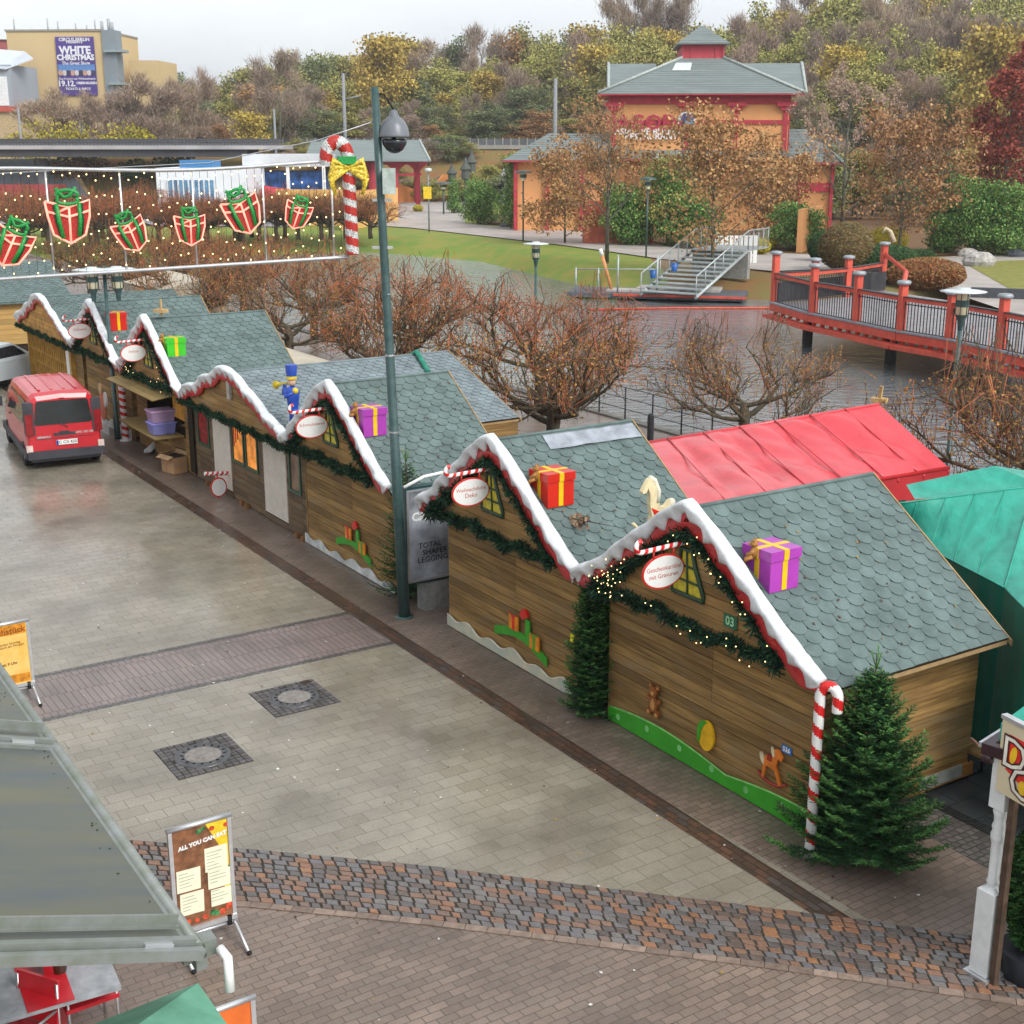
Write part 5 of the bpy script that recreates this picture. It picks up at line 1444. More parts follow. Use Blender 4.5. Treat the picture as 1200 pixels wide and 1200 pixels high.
# ---------------------------------------------------------------- glazed lean-to roof, bottom left
gz = 3.2; g0 = G(226, 1102, gz); kR = .33
t = thing('glass_roof', 'grey glazed lean-to roof with aluminium gutter in the bottom left corner', 'glass roof', (g0.x, g0.y, gz), ROWROT)
# local: x towards the near end (-U), y = D; roof rises towards -y
m_gla = M('weathered roof glazing', (.085, .10, .105), .30, .25, .9, stretch=(4, .7, 1), col2=(.125, .125, .085), spec=.14)
m_rail = M('grey aluminium rail', (.25, .265, .265), .42, .2, 6, col2=(.18, .20, .16), metal=.25)
S = lambda y: -y*kR
mb = MB(); nseg = 10
for i in range(10):
    x1_ = -.25-i*1.35; x0_ = x1_-1.30
    if i < 0: continue
    vs = [(x0_, -4.2, S(-4.2)), (x1_, -4.2, S(-4.2)), (x1_, -.02, S(-.02)), (x0_, -.02, S(-.02))]
for a, b_ in ((-.30, .0), (-5.05, -.30), (-14, -5.05)):
    vs = [(a, -5.2, S(-5.2)), (b_, -5.2, S(-5.2)), (b_, -.04, S(-.04)), (a, -.04, S(-.04))]
    mb.add(vs+[(v[0], v[1], v[2]-.02) for v in vs], [(0, 3, 2, 1)[::-1], (4, 5, 6, 7)[::-1], (2, 3, 7, 6)])
# thin ribs inside the multiwall sheets
mb.build('glazing', m_gla, t)
mb = MB()
mb.tube([(-14, .0, .0), (.10, .0, .0)], .042, 10); mb.bx(-14, .06, -.085, -.03, -.12, .02); mb.bx(-14, .1, -.02, .05, -.16, -.05)
mb.build('gutter', m_rail, t)
def rafter(x, y1=.12, ln=5.3, label=None, full=True):
    mb = MB(); Rm = Matrix.Rotation(-math.atan(kR), 3, 'X'); c = Vector((x, (y1-ln)/2, S((y1-ln)/2)))
    if full:
        mb.box(c+Vector((-.0, 0, .12)), (.02, ln, .075), 0, M=Rm)      # upright blade
        mb.box(c+Vector((-.0, 0, .075)), (.04, ln, .015), 0, M=Rm)
    mb.box(c+Vector((.13, .06, .02)), (.05, ln, .05), 0, M=Rm)
    mb.box(c+Vector((.21, .08, -.03)), (.05, ln, .07), 0, M=Rm)
    o = mb.build('rafter', m_rail, t)
    mb = MB()
    for q in (.25, 1.25, 2.6): 
        cc = Vector((x+.17, -q, S(-q)+.035)); mb.box(cc, (.035, .18, .03), 0, M=Rm)
    mb.build('clip', m_alu, o)
rafter(-.05)
rafter(-3.42, y1=.18, full=True)
mb = MB(); mb.bx(-.02, .1, .03, .12, -.08, .03); mb.build('gutter_end', m_rail, t)
mb = MB(); mb.tube([(.14, .12, -.02), (.22, .14, -.05), (.26, .13, -.26)], .03, 10); mb.build('downpipe', m_white, t)
mb = MB(); rr = random.Random(8)
for k in range(90):
    x = -rr.random()**.7*9; p = Vector((x, -.10-rr.random()**2*.10, 0)); p.z = S(p.y)+.006
    mb.box(p, (rr.uniform(.005, .02), rr.uniform(.004, .012), .004), 0, rz=rr.random()*3)
o = mb.build('moss', M('dark moss', (.04, .045, .03), .9), t)
mb = MB()
for x in (-5, -10): mb.tube([(x, -.05, -.1), (x, -.05, -gz)], .05, 8)
mb.build('post', m_rail, t)
mb = MB(); mb.bx(-14, .0, -5.5, -5.2, -gz, 3); mb.build('house_wall', M('house render', (.4, .36, .3), .8), t)

# green parasol, orange sign and red furniture under the roof edge
p0 = G(232, 1152, 2.3); dl = (G(110, 1200, 2.3)-p0).normalized(); dr = (G(266, 1200, 2.3)-p0).normalized()
cs = [p0, p0+dl*1.7, p0+dl*1.7+dr*1.7, p0+dr*1.7]; cc_ = (cs[0]+cs[2])/2
t = thing('green_parasol', 'faded green parasol corner below the glazed roof', 'parasol', (cc_.x, cc_.y, 0), 0)
cs = [c-Vector((cc_.x, cc_.y, 0)) for c in cs]; mb = MB(); tv = Vector((0, 0, 2.75))
for i in range(4):
    a, b_ = cs[i], cs[(i+1) % 4]
    mb.add([a, b_, tv], [(0, 1, 2)]); d_ = Vector((0, 0, -.14)); mb.add([a, b_, b_+d_, a+d_], [(0, 3, 2, 1)])
mb.build('canopy', M('faded green canvas', (.16, .40, .28), .6, .2, 3, col2=(.10, .28, .18)), t)
mb = MB(); mb.tube([(0, 0, 0), (0, 0, 2.73)], .025, 8); mb.build('pole', m_alu, t)
mb = MB(); mb.bx(-.25, .25, -.25, .25, 0, .07); mb.build('foot', m_conc, t)
c = G(285, 1262); sg = {'base': M('poster orange red', (.75, .16, .03), .4, .08, 4), 'parts': [('lettering', m_white, lambda mb, z0, h, w: add_text(mb, 'Burger', .17, frameM((-.02, -.012, z0+.72*h), (1, 0, .0)), 0, .001, .004))]}
c = G(298, 1168, 1.22); c = c-D*.30; c.z = 0
aboard(c, DROT, .56, .95, 'orange poster on a silver stand at the bottom edge', sg)
m_rc = M('red plastic', (.55, .02, .03), .3, .1, 4)
def chair(loc, rz, label):
    t = thing('terrace_chair', label, 'chair', loc, rz, 'red terrace chairs')
    mb = MB(); mb.bx(-.24, .24, -.24, .24, .43, .47); mb.build('seat', m_rc, t)
    mb = MB(); mb.box((0, .25, .72), (.46, .03, .42), 0, M=Matrix.Rotation(-.15, 3, 'X')); mb.build('backrest', m_rc, t)
    for sx in (-1, 1):
        mb = MB(); mb.tube([(sx*.22, -.22, .0), (sx*.22, -.22, .66), (sx*.22, .22, .66)], .015, 6); mb.build('armrest', m_alu, t)
        mb = MB(); mb.tube([(sx*.22, .22, .0), (sx*.22, .26, .9)], .015, 6); mb.build('leg', m_alu, t)
    return t
chair(G(105, 1210), .6, 'red chair beside the grey table under the glazed roof')
chair(G(30, 1270), -.4, 'red chair at the bottom left corner')
t = thing('red_barrier', 'red board barrier leaning under the roof edge', 'barrier', G(75, 1195), .2)
mb = MB(); mb.box((0, 0, .5), (.06, 1.1, 1.0)); mb.build('panel', m_rc, t); mb = MB(); mb.bx(-.05, .05, -.58, .58, 1.0, 1.05); mb.build('top_rail', M('pink red rail', (.65, .10, .10), .35), t)
t = thing('terrace_table', 'grey terrace table with red runner under the glazed roof', 'table', G(60, 1235), .5)
mb = MB(); mb.bx(-.6, .6, -.4, .4, .72, .76); tt = mb.build('table_top', M('grey table', (.36, .38, .40), .4), t); mb = MB(); mb.bx(-.2, .2, -.405, .405, .761, .765); mb.build('runner', m_rc, tt); mb = MB(); mb.tube([(0, 0, 0), (0, 0, .72)], .05, 8); mb.build('leg', m_alu, t)
t = thing('glass_jar', 'dark lantern with a handle on the grey table', 'lantern', G(60, 1235)+Vector((.1, .15, .765)), 0)
mb = MB(); mb.lathe([(.06, 0), (.07, .05), (.07, .2), (.04, .26), (.045, .3)], n=14); mb.build('body', M('dark glass', (.06, .03, .02), .15), t); mb = MB(); mb.tube([(-.05, 0, .28), (0, 0, .42), (.05, 0, .28)], .008, 5); mb.build('handle', m_black, t)

# ---------------------------------------------------------------- boxes by the open stall
m_card = M('cardboard', (.42, .25, .13), .8, .1, 5); m_cardin = M('cardboard inside', (.5, .33, .19), .8)
t = thing('cardboard_box', 'open cardboard box on the ground in front of the open stall', 'box', G(205, 553), ROWROT+.25, 'cardboard boxes')
mb = MB(); mb.bx(-.27, .27, -.2, .2, .01, .42); bb = mb.build('carton', m_card, t)
mb = MB(); mb.box((0, -.27, .43), (.54, .17, .012), 0, M=Matrix.Rotation(.3, 3, 'X')); mb.box((-.36, 0, .44), (.2, .38, .012), 0, M=Matrix.Rotation(-.5, 3, 'Y')); mb.box((.0, .26, .50), (.54, .15, .012), 0, M=Matrix.Rotation(.9, 3, 'X'))
mb.build('flap', m_cardin, t); mb = MB(); mb.bx(-.25, .25, -.18, .18, .42, .424); mb.build('dark_inside', m_shadow, t)
t = thing('cardboard_stack', 'folded cardboard sheets leaning behind the open box', 'cardboard', G(206, 538)+D*.3, ROWROT+.2)
for i in range(4):
    mb = MB(); mb.box((.05*i-.1, .05*i, .42+.03*i), (.5, .02, .8), 0, rz=.1*i, M=Matrix.Rotation(-.15-.05*i, 3, 'X')); mb.build('sheet', m_card if i % 2 else M('dark cardboard', (.30, .18, .10), .8), t)
hx, hz = 1.35, .95
for k, (col, z, lab) in enumerate((((.22, .22, .52), 0, 'lower blue plastic storage box on the counter flap'), ((.36, .24, .38), .31, 'upper purple plastic storage box stacked on the counter flap'))):
    t = thing('storage_box', lab, 'storage box', huts[5].matrix_basis@Vector((.98, -.42, .95+z)), ROWROT, 'plastic storage boxes')
    m_ = M('box plastic %d' % k, col, .3, .15, 3)
    mb = MB(); vs = [(-.22, -.26, 0), (.22, -.26, 0), (.22, .26, 0), (-.22, .26, 0), (-.25, -.3, .28), (.25, -.3, .28), (.25, .3, .28), (-.25, .3, .28)]
    mb.add(vs, [(3, 2, 1, 0), (0, 1, 5, 4), (1, 2, 6, 5), (2, 3, 7, 6), (3, 0, 4, 7)]); mb.build('tub', m_, t)
    mb = MB(); mb.bx(-.27, .27, -.32, .32, .27, .30); mb.build('lid', M('box lid %d' % k, tuple(min(1, c*1.5) for c in col), .3), t)
t = thing('rubbish_bag', 'crumpled pale plastic sheet on the ground beside the cardboard box', 'plastic sheet', G(182, 530), .3)
mb = MB(); rr = random.Random(3)
vs = [(x*.1-.3+rr.uniform(-.02, .02), y*.1-.2, .04+.22*max(0, 1-abs(x-3)/3.5-abs(y-2)/4)*rr.uniform(.6, 1.3)) for y in range(5) for x in range(7)]
mb.add(vs, [(y*7+x, y*7+x+1, (y+1)*7+x+1, (y+1)*7+x) for y in range(4) for x in range(6)]); mb.build('sheet', M('pale plastic', (.62, .64, .66), .3), t)
t = thing('small_fir', 'little green fir cutting on the ground by the cardboard', 'plant', G(193, 520), 0)
mb = MB(); needle_rope(mb, [Vector((0, 0, .05)), Vector((0, 0, .4))], .14, 500, rr, ln=.09); mb.build('foliage', [m_fir, m_fir2], t)
t = thing('santa_cutout', 'red and white painted board standing by the stall behind the van', 'wall ornament', W(27.6, -.35), ROWROT)
mb = MB(); disc(mb, 0, .75, .3, .4, -.03, 0); mb.build('red_body', M('orange red board', (.7, .12, .03), .4), t)
mb = MB(); disc(mb, -.1, 1.25, .16, .17, -.035, .005); mb.build('face', M('tan board', (.6, .38, .18), .4), t)
mb = MB(); disc(mb, .32, 1.0, .14, .22, -.034, .004); mb.prism([(-.6, 0), (.5, 0), (.45, .35), (.0, .25), (-.5, .4)], 'y', -.05, -.035); mb.build('white_beard', m_white, t)
# ---------------------------------------------------------------- red van
def van():
    rb = (G(122, 545)+G(36, 551))/2
    hd = Vector((-.46, .888, 0)).normalized()
    t = thing('van', 'red passenger van with dark windows parked at the stalls', 'van', rb, math.atan2(hd.y, hd.x))
    Lv = 4.75; Wv = .94
    st = [(0.0, .42, 1.80, .90), (.06, .38, 1.90, .95), (.3, .36, 1.95, .98), (2.6, .34, 1.96, 1.0), (3.2, .34, 1.93, 1.0), (3.55, .34, 1.80, .99), (3.95, .34, 1.42, .97), (4.15, .34, 1.22, .96), (4.55, .36, 1.05, .92), (4.72, .42, .85, .84), (4.78, .46, .70, .75)]
    def sec(s):
        x, zb, zt, wf = s; w = Wv*wf; tw = w*(.80 if zt > 1.5 else .86)
        zm = min(1.12, zt-.12)
        pr = [(w*.90, zb), (w, zb+.12), (w*1.0, .80 if zt > 1 else zb+.2), (w*.985, zm), (w*.93, zm+(zt-zm)*.5), (tw+.02, zt-.10), (tw-.08, zt-.02), (0, zt+.015)]
        return [Vector((x, a, b)) for a, b in pr]+[Vector((x, -a, b)) for a, b in pr[-2::-1]]
    R = [sec(s) for s in st]; k = len(R[0])
    mb = MB(); vs = [v for r in R for v in r]
    fs = [(i*k+j, i*k+j+1, (i+1)*k+j+1, (i+1)*k+j) for i in range(len(R)-1) for j in range(k-1)]
    fs += [tuple(range(k))[::-1], tuple((len(R)-1)*k+j for j in range(k))]
    fs += [(i*k+k-1, i*k, (i+1)*k, (i+1)*k+k-1) for i in range(len(R)-1)]
    mb.add(vs, fs, 0, False)
    m_car = M('van red paint', (.52, .012, .022), .22, .05, 2, spec=.7)
    mb.build('body', m_car, t)
    m_dg = M('tinted glass', (.012, .016, .018), .05, .2, 1.5, spec=.7); m_trim = M('grey bumper plastic', (.055, .055, .065), .55, .1, 5)
    mb = MB(); mb.prism([(-.66, 1.15), (.66, 1.15), (.70, 1.2), (.64, 1.72), (.58, 1.76), (-.58, 1.76), (-.64, 1.72), (-.70, 1.2)], 'x', -.012, .05)
    mb.build('rear_window', m_dg, t)
    for s in (-1, 1):
        mb = MB()
        for a, b in ((.45, 1.75), (1.8, 3.0)):
            y0 = s*Wv*.997; y1 = s*Wv*.862
            vs = [(a, y0, 1.14), (b, y0, 1.14), (b-.03, y1, 1.72), (a+.05, y1, 1.72)]
            mb.add([(v[0], v[1]+s*.012, v[2]) for v in vs], [(0, 1, 2, 3) if s < 0 else (3, 2, 1, 0)])
        mb.add([(3.08, s*Wv*1.0, 1.12), (3.85, s*Wv*.985, 1.12), (3.5, s*Wv*.875, 1.66), (3.08, s*Wv*.86, 1.72)], [(0, 1, 2, 3) if s < 0 else (3, 2, 1, 0)])
        mb.build('side_window', m_dg, t)
        mb = MB(); mb.bx(-.03, .20, s*.70, s*.935, .92, 1.74) ; o = mb.build('corner_trim', m_trim, t)
        mb = MB(); mb.bx(-.045, .1, s*.745, s*.93, .90, 1.45); mb.build('tail_light', M('tail light', (.25, .008, .012), .15), t)
        mb = MB(); mb.bx(-.05, .02, s*.80, s*.95, .48, .66); mb.build('reflector', M('pale reflector', (.7, .55, .5), .2), t)
        mb = MB(); mb.bx(.02, 4.6, s*.90, s*.965, .30, .50); mb.build('sill_trim', m_trim, t)
        mb = MB(); mb.box((3.75, s*1.12, 1.2), (.14, .22, .26)); mb.build('door_mirror', m_trim, t)
        mb = MB(); mb.bx(2.75, 2.9, s*.945, s*.965, 1.0, 1.05); mb.build('door_handle', m_trim, t)
        for x in (.78, 3.85):
            wh = thing('wheel', None, None); wh.parent = t; wh.location = (x, s*.84, .325); 
            mb = MB(); n = 24
            pr = [(.19, -.10), (.30, -.11), (.325, -.08), (.325, .08), (.30, .11), (.19, .10)]
            vs = [Vector((r*math.cos(2*PI*q/n), y, r*math.sin(2*PI*q/n))) for r, y in pr for q in range(n)]
            mb.add(vs, [(i*n+q, i*n+(q+1) % n, (i+1)*n+(q+1) % n, (i+1)*n+q) for i in range(5) for q in range(n)], 0, True); mb.build('tyre', m_black, wh)
            mb = MB(); vs = [Vector((.2*math.cos(2*PI*q/n), s*.085, .2*math.sin(2*PI*q/n))) for q in range(n)]+[Vector((0, s*.06, 0))]
            mb.add(vs, [(q, (q+1) % n, n) for q in range(n)]); mb.build('rim', M('wheel rim', (.4, .4, .42), .35, metal=.6), wh)
            mb = MB()
            vs = [Vector((x+.39*math.cos(a), s*.952, .34+.39*math.sin(a))) for a in [PI*q/12 for q in range(13)]]+[Vector((x+.34*math.cos(a), s*.952, .34+.34*math.sin(a))) for a in [PI*q/12 for q in range(13)]]
    mb = MB(); mb.bx(-.10, .06, -.93, .93, .30, .50); mb.bx(-.02, .3, -.85, .85, .22, .32); mb.build('bumper', m_trim, t)
    mb = MB(); mb.bx(-.016, 0, -.27, .27, .86, .93); mb.bx(-.03, 0, -.12, .12, .93, .97); mb.bx(-.018, -.0, -.95*.75, .95*.75, .80, .806); mb.tube([(-.03, -.1, 1.06), (-.035, .12, 1.20)], .012, 5); mb.build('rear_door_handle', m_trim, t)
    mb = MB(); mb.bx(-.03, -.0, -.30, .22, .62, .74); pl = mb.build('number_plate', m_white, t)
    mb = MB(); mb.bx(-.032, -.03, .17, .22, .62, .74); mb.build('blue_strip', M('plate blue', (.02, .10, .5), .4), pl)
    mb = MB(); add_text(mb, 'EC CX 4207', .105, frameM((-.032, -.06, .68), (0, -1, 0)), 0, .001, .001); mb.build('plate_letters', m_black, pl)
    mb = MB(); add_text(mb, 'RENAULT', .075, frameM((-.012, .50, .84), (0, -1, 0)), 0, .002, .002); add_text(mb, 'TRAFIC dCi 100', .075, frameM((-.012, -.45, .90), (0, -1, 0)), 0, .002, .002); mb.build('badge_lettering', M('chrome', (.75, .75, .75), .2, metal=.5), t)
    mb = MB()
    for y in (-.45, -.15, .15, .45): mb.bx(.5, 3.0, y-.03, y+.03, 1.955, 1.975)
    mb.build('roof_ribs', m_car, t)
    mb = MB(); mb.bx(.1, 3.5, -.75, .75, .25, .4, 0); mb.build('underside', m_black, t)
    mb = MB(); mb.bx(-.02, .0, -.06, .06, 1.79, 1.82); mb.build('brake_light', M('tail light', (.25, .008, .012), .15), t)
van()
def car(loc, rz, col, label, group=None, s=1.0, simple=False):
    t = thing('parked_car', label, 'car', loc, rz, group)
    prof = [(-2.1, .3), (-2.15, .6), (-2.05, .92), (-1.75, 1.0), (-1.3, 1.42), (.2, 1.47), (.95, 1.02), (1.75, .9), (2.05, .7), (2.1, .3)]
    mb = MB(); st = [(-.86, .88), (-.80, 1.0), (.80, 1.0), (.86, .88)]
    vs = []; n = len(prof)
    for y, k in st: vs += [Vector((x, y*(.82 if z > 1.1 else 1), .3+(z-.3)*k if z < 1.1 else z)) for x, z in prof]
    mb.add(vs, [tuple(range(n)), tuple(3*n+i for i in range(n))[::-1]]+[(i*n+j, (i+1)*n+j, (i+1)*n+(j+1) % n, i*n+(j+1) % n) for i in range(3) for j in range(n)])
    mb.build('body', M('car paint '+str(col), col, .2, .04, 2, spec=.7), t)
    md = M('car glass', (.02, .025, .03), .08, .2, 2)
    for s_ in (-1, 1):
        mb = MB(); mb.prism([(-1.5, 1.02), (.75, 1.02), (.15, 1.40), (-1.25, 1.36)], 'y', s_*.70, s_*.83); mb.build('side_window', md, t)
        for x in (-1.3, 1.3):
            mb = MB(); mb.tube([(x, s_*.70, .31), (x, s_*.875, .31)], .31, 14); mb.build('wheel', m_black, t)
    mb = MB(); mb.add([(-1.78, -.6, 1.02), (-1.78, .6, 1.02), (-1.36, .52, 1.38), (-1.36, -.52, 1.38)], [(0, 1, 2, 3)]); mb.add([(.93, -.6, 1.06), (.93, .6, 1.06), (.28, .52, 1.44), (.28, -.52, 1.44)], [(3, 2, 1, 0)]); mb.build('windscreen', md, t)
    return t
car(G(-22, 455)+Vector((.25, .6, 0)), 1.2, (.50, .56, .60), 'pale blue silver car cut by the left edge behind the van', s=1)

# ---------------------------------------------------------------- pollard trees
m_limb = M('dark limb bark', (.075, .055, .042), .85, .35, 10, bmp=.4, col2=(.13, .11, .065))
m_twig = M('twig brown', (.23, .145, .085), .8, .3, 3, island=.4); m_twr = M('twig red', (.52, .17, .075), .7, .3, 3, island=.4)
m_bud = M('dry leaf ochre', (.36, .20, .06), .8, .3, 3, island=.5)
def pollard(seed, red=.5, rad=2.3, hh=3.0, ntw=1200, leaves=700):
    rr = random.Random(seed)
    t = bpy.data.objects.new('pollard_tree', None); C.objects.link(t)
    lm, tw, lf = MB(), MB(), MB()
    z0 = 1.15
    lm.tube([(0, 0, 0), (.03, .02, .7), (0, 0, z0), (0, .02, z0+.45)], [.17, .14, .16, .10], 8)
    ends = []
    def grow(p, d, ln, r, depth):
        pts = [p]; n = 4 if depth > 0 else 3
        for i in range(n):
            d = (d+Vector((rr.gauss(0, .16), rr.gauss(0, .16), rr.gauss(0, .10)+.04*depth))).normalized()
            p = p+d*ln/n; pts.append(p)
        lm.tube(pts, [r*(1-.5*i/n) for i in range(n+1)], 6 if r > .05 else (4 if r > .018 else 3), 0, cap=False)
        if depth == 0: ends.append((p, d)); return
        for k in range(3 if depth > 1 else rr.choice((2, 3))):
            q = pts[-1] if k == 0 else pts[rr.randrange(1, n+1)]
            a = Vector((rr.gauss(0, 1), rr.gauss(0, 1), rr.gauss(0, .55)))
            nd = (d+a.normalized()*.8).normalized(); hor = math.hypot(q.x, q.y)
            if nd.z < -.25: nd.z = -.1
            grow(q, nd, ln*rr.uniform(.55, .8), r*.55, depth-1)
            if k and rr.random() < .8: ends.append((q, nd))
    for k in range(9):
        az = 2*PI*k/9+rr.uniform(-.25, .25); el = rr.choice((-.02, .08, .22, .42))
        d = Vector((math.cos(az), math.sin(az), el)).normalized()
        grow(Vector((0, 0, z0+rr.uniform(-.25, .4))), d, rad*.62*(1.0 if el < .6 else .75), .075*rr.uniform(.8, 1.2), 3)
    P = [e for e in ends if math.hypot(e[0].x, e[0].y) < rad*1.3 and e[0].z > .55]
    for i in range(ntw):
        p, d = rr.choice(P); hor = math.hypot(p.x, p.y)/rad
        up = Vector((rr.gauss(0, .28)+p.x*.08, rr.gauss(0, .28)+p.y*.08, 1)).normalized()
        if rr.random() < .38: up = (d+Vector((rr.gauss(0, .6), rr.gauss(0, .6), rr.gauss(-.1, .5)))).normalized()
        ln = rr.uniform(.3, .95)*(1 if p.z > 1.5 else .55)
        q = p+Vector((rr.gauss(0, .1), rr.gauss(0, .1), rr.gauss(0, .06)))
        e = q+up*ln; e.z = min(e.z, hh-.35+rr.uniform(.0, .7)-.22*hor*hor)
        m = q.lerp(e, .5)+Vector((rr.gauss(0, .03), rr.gauss(0, .03), 0))
        isr = rr.random() < red and e.z > 1.9
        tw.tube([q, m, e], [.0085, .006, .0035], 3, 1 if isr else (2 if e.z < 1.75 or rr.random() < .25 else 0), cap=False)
        if rr.random() < leaves/ntw*(1.5 if e.z > 2 else .5):
            for _ in range(2):
                c = m.lerp(e, rr.random()); a = Vector((rr.gauss(0, 1), rr.gauss(0, 1), rr.gauss(0, 1))).normalized()*.022; b = a.orthogonal().normalized()*.018
                lf.quad(c-a-b, c+a-b, c+a+b, c-a+b)
    lm.build('trunk', m_limb, t)
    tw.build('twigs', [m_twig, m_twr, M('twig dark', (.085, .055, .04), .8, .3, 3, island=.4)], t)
    lf.build('dry_leaves', m_bud, t)
    return t
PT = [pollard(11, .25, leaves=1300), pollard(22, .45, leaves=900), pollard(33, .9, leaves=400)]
first = [True]*3
def put(pt, loc, rz, s, label, group='pollard trees along the canal'):
    k = s if isinstance(s, tuple) else (s, s, s)
    if first[pt]:
        o = PT[pt]; first[pt] = False
        o.location = loc; o.rotation_euler = (0, 0, rz); o.scale = k
        tag(o, label, 'tree', group); return o
    o = dup(PT[pt], loc, rz, k, label, group); o['category'] = 'tree'; return o
rowlab = [
 (0, W(14.9, 12.5), .3, (.98, .98, .98), 'pollard tree standing alone against the water above the red tent'),
 (0, W(6.1, 12.2), 1.2, (1.15, 1.15, 1.1), 'pollard tree cut by the right edge beside the disc lantern'),
 (1, W(16.9, 7.9), 2.1, (1.14, 1.14, 1.10), 'big pollard tree right behind the second and third stall roofs'),
 (1, W(26.6, 8.2), 3.3, (1.1, 1.1, 1.06), 'pollard tree behind the tall lamp pole and the pale roof'),
 (0, W(34.5, 8.4), .7, (1.1, 1.1, 1.05), 'pollard tree behind the roof of the open stall'),
 (2, W(24.0, 12.3), 4.0, (1.2, 1.2, 1.08), 'red-twigged pollard tree around the disc lantern in the middle'),
 (2, W(32.5, 12.4), 5.0, (1.2, 1.2, 1.08), 'red-twigged pollard tree to the left of the middle disc lantern'),
 (2, W(41.5, 12.6), 1.5, 1.1, 'red-twigged pollard tree by the canal below the candy cane of lights'),
 (1, W(43.5, 8.6), 2.5, 1.1, 'pollard tree behind the farthest stall roofs, under the light curtain'),
 (2, W(50.5, 13.0), .2, 1.1, 'pollard tree on the quay seen through the light curtain, right part'),
 (1, W(53, 9), 1.9, 1.1, 'pollard tree beyond the double-headed lantern'),
 (2, W(60, 13), 2.9, 1.1, 'pollard tree on the quay seen through the light curtain, middle part'),
 (0, W(62, 9), 4.4, 1.1, 'pollard tree beyond the ribbed green roof')]
for a in rowlab: put(*a)
rr = random.Random(44)
for i in range(34):
    px = -30+i*13.6+rr.uniform(-5, 5); py = rr.choice((276, 284, 292, 298))+rr.uniform(-3, 3)
    if px > 395 and py < 280: continue
    p = G(px, py)
    if p.y < bankY(p.x)+1.5: p.y = bankY(p.x)+2+rr.random()*2
    put(rr.choice((1, 2, 2)), (p.x, p.y, -.1), rr.uniform(0, 6), (1.25, 1.25, 1.16*rr.uniform(.85, 1.1)), 'red-brown pollard tree in the thicket behind the light curtain', 'pollard trees in the far thicket')

# ---------------------------------------------------------------- broadleaf trees
def leafcards(mb, rr, blobs, n, size, mats, hollow=.55, bottom=-1):
    tot = sum(b[1][0]*b[1][1]*b[1][2] for b in blobs)
    for c, r in blobs:
        k = int(n*(r[0]*r[1]*r[2])/tot)
        for i in range(k):
            v = Vector((rr.gauss(0, 1), rr.gauss(0, 1), rr.gauss(0, 1))).normalized()
            if v.z < bottom: continue
            q = hollow+(1-hollow)*rr.random()**.6
            q *= 1+.22*mnoise.noise(v*2.3+Vector(c))
            p = Vector(c)+Vector((v.x*r[0], v.y*r[1], v.z*r[2]))*q
            a = (v*.4+Vector((rr.gauss(0, 1), rr.gauss(0, 1), rr.gauss(0, 1)))).normalized()*size*rr.uniform(.5, 1.2)
            b = a.cross(Vector((rr.gauss(0, 1), rr.gauss(0, 1), rr.gauss(0, 1)))).normalized()*size*rr.uniform(.4, .8)
            mb.add([p-a, p+b*.9, p+a, p-b], [(0, 1, 2, 3)], rr.choice(mats))
def limbs(mb, rr, h, spread, r0, levels=3, n0=7, zstart=.25, upright=.9, fine=True):
    ends = []
    mb.tube([(0, 0, 0), (rr.gauss(0, .02)*h, rr.gauss(0, .02)*h, h*.5), (0, 0, h*.9)], [r0, r0*.6, r0*.12], 7)
    def g(p, d, ln, r, lv):
        pts = [p]
        for i in range(3):
            d = (d+Vector((rr.gauss(0, .14), rr.gauss(0, .14), .06+rr.gauss(0, .08)))).normalized(); p = p+d*ln/3; pts.append(p)
        mb.tube(pts, [r, r*.8, r*.6, r*.4], 4 if lv > 1 else 3, 0, cap=False)
        if lv == 0: ends.append(p); return
        for k in range(3+(lv == 1)):
            q = pts[rr.randrange(1, 4)]
            g(q, (d+Vector((rr.gauss(0, 1), rr.gauss(0, 1), rr.gauss(.25, .6))).normalized()*.8).normalized(), ln*rr.uniform(.5, .75), r*.5, lv-1)
    for k in range(n0):
        z = h*(zstart+(.85-zstart)*k/n0); a = k*2.4+rr.uniform(-.4, .4)
        d = Vector((math.cos(a), math.sin(a), upright*rr.uniform(.6, 1.3))).normalized()
        g(Vector((0, 0, z)), d, spread*(1-.45*k/n0)*rr.uniform(.7, 1.05), r0*.38, levels-1)
    return ends
def endleaves(mb, rr, ends, n, size, sp, h):
    E_ = [e for e in ends if e.z > h*.06]
    for i in range(n):
        p = rr.choice(E_)+Vector((rr.gauss(0, sp), rr.gauss(0, sp), rr.gauss(0, sp*.7)))
        a = Vector((rr.gauss(0, 1), rr.gauss(0, 1), rr.gauss(0, 1))).normalized()*size*rr.uniform(.5, 1.15)
        b = a.cross(Vector((rr.gauss(0, 1), rr.gauss(0, 1), rr.gauss(0, 1)))).normalized()*size*rr.uniform(.4, .8)
        mb.add([p-a, p+b, p+a, p-b], [(0, 1, 2, 3)], rr.choice((0, 0, 1)))
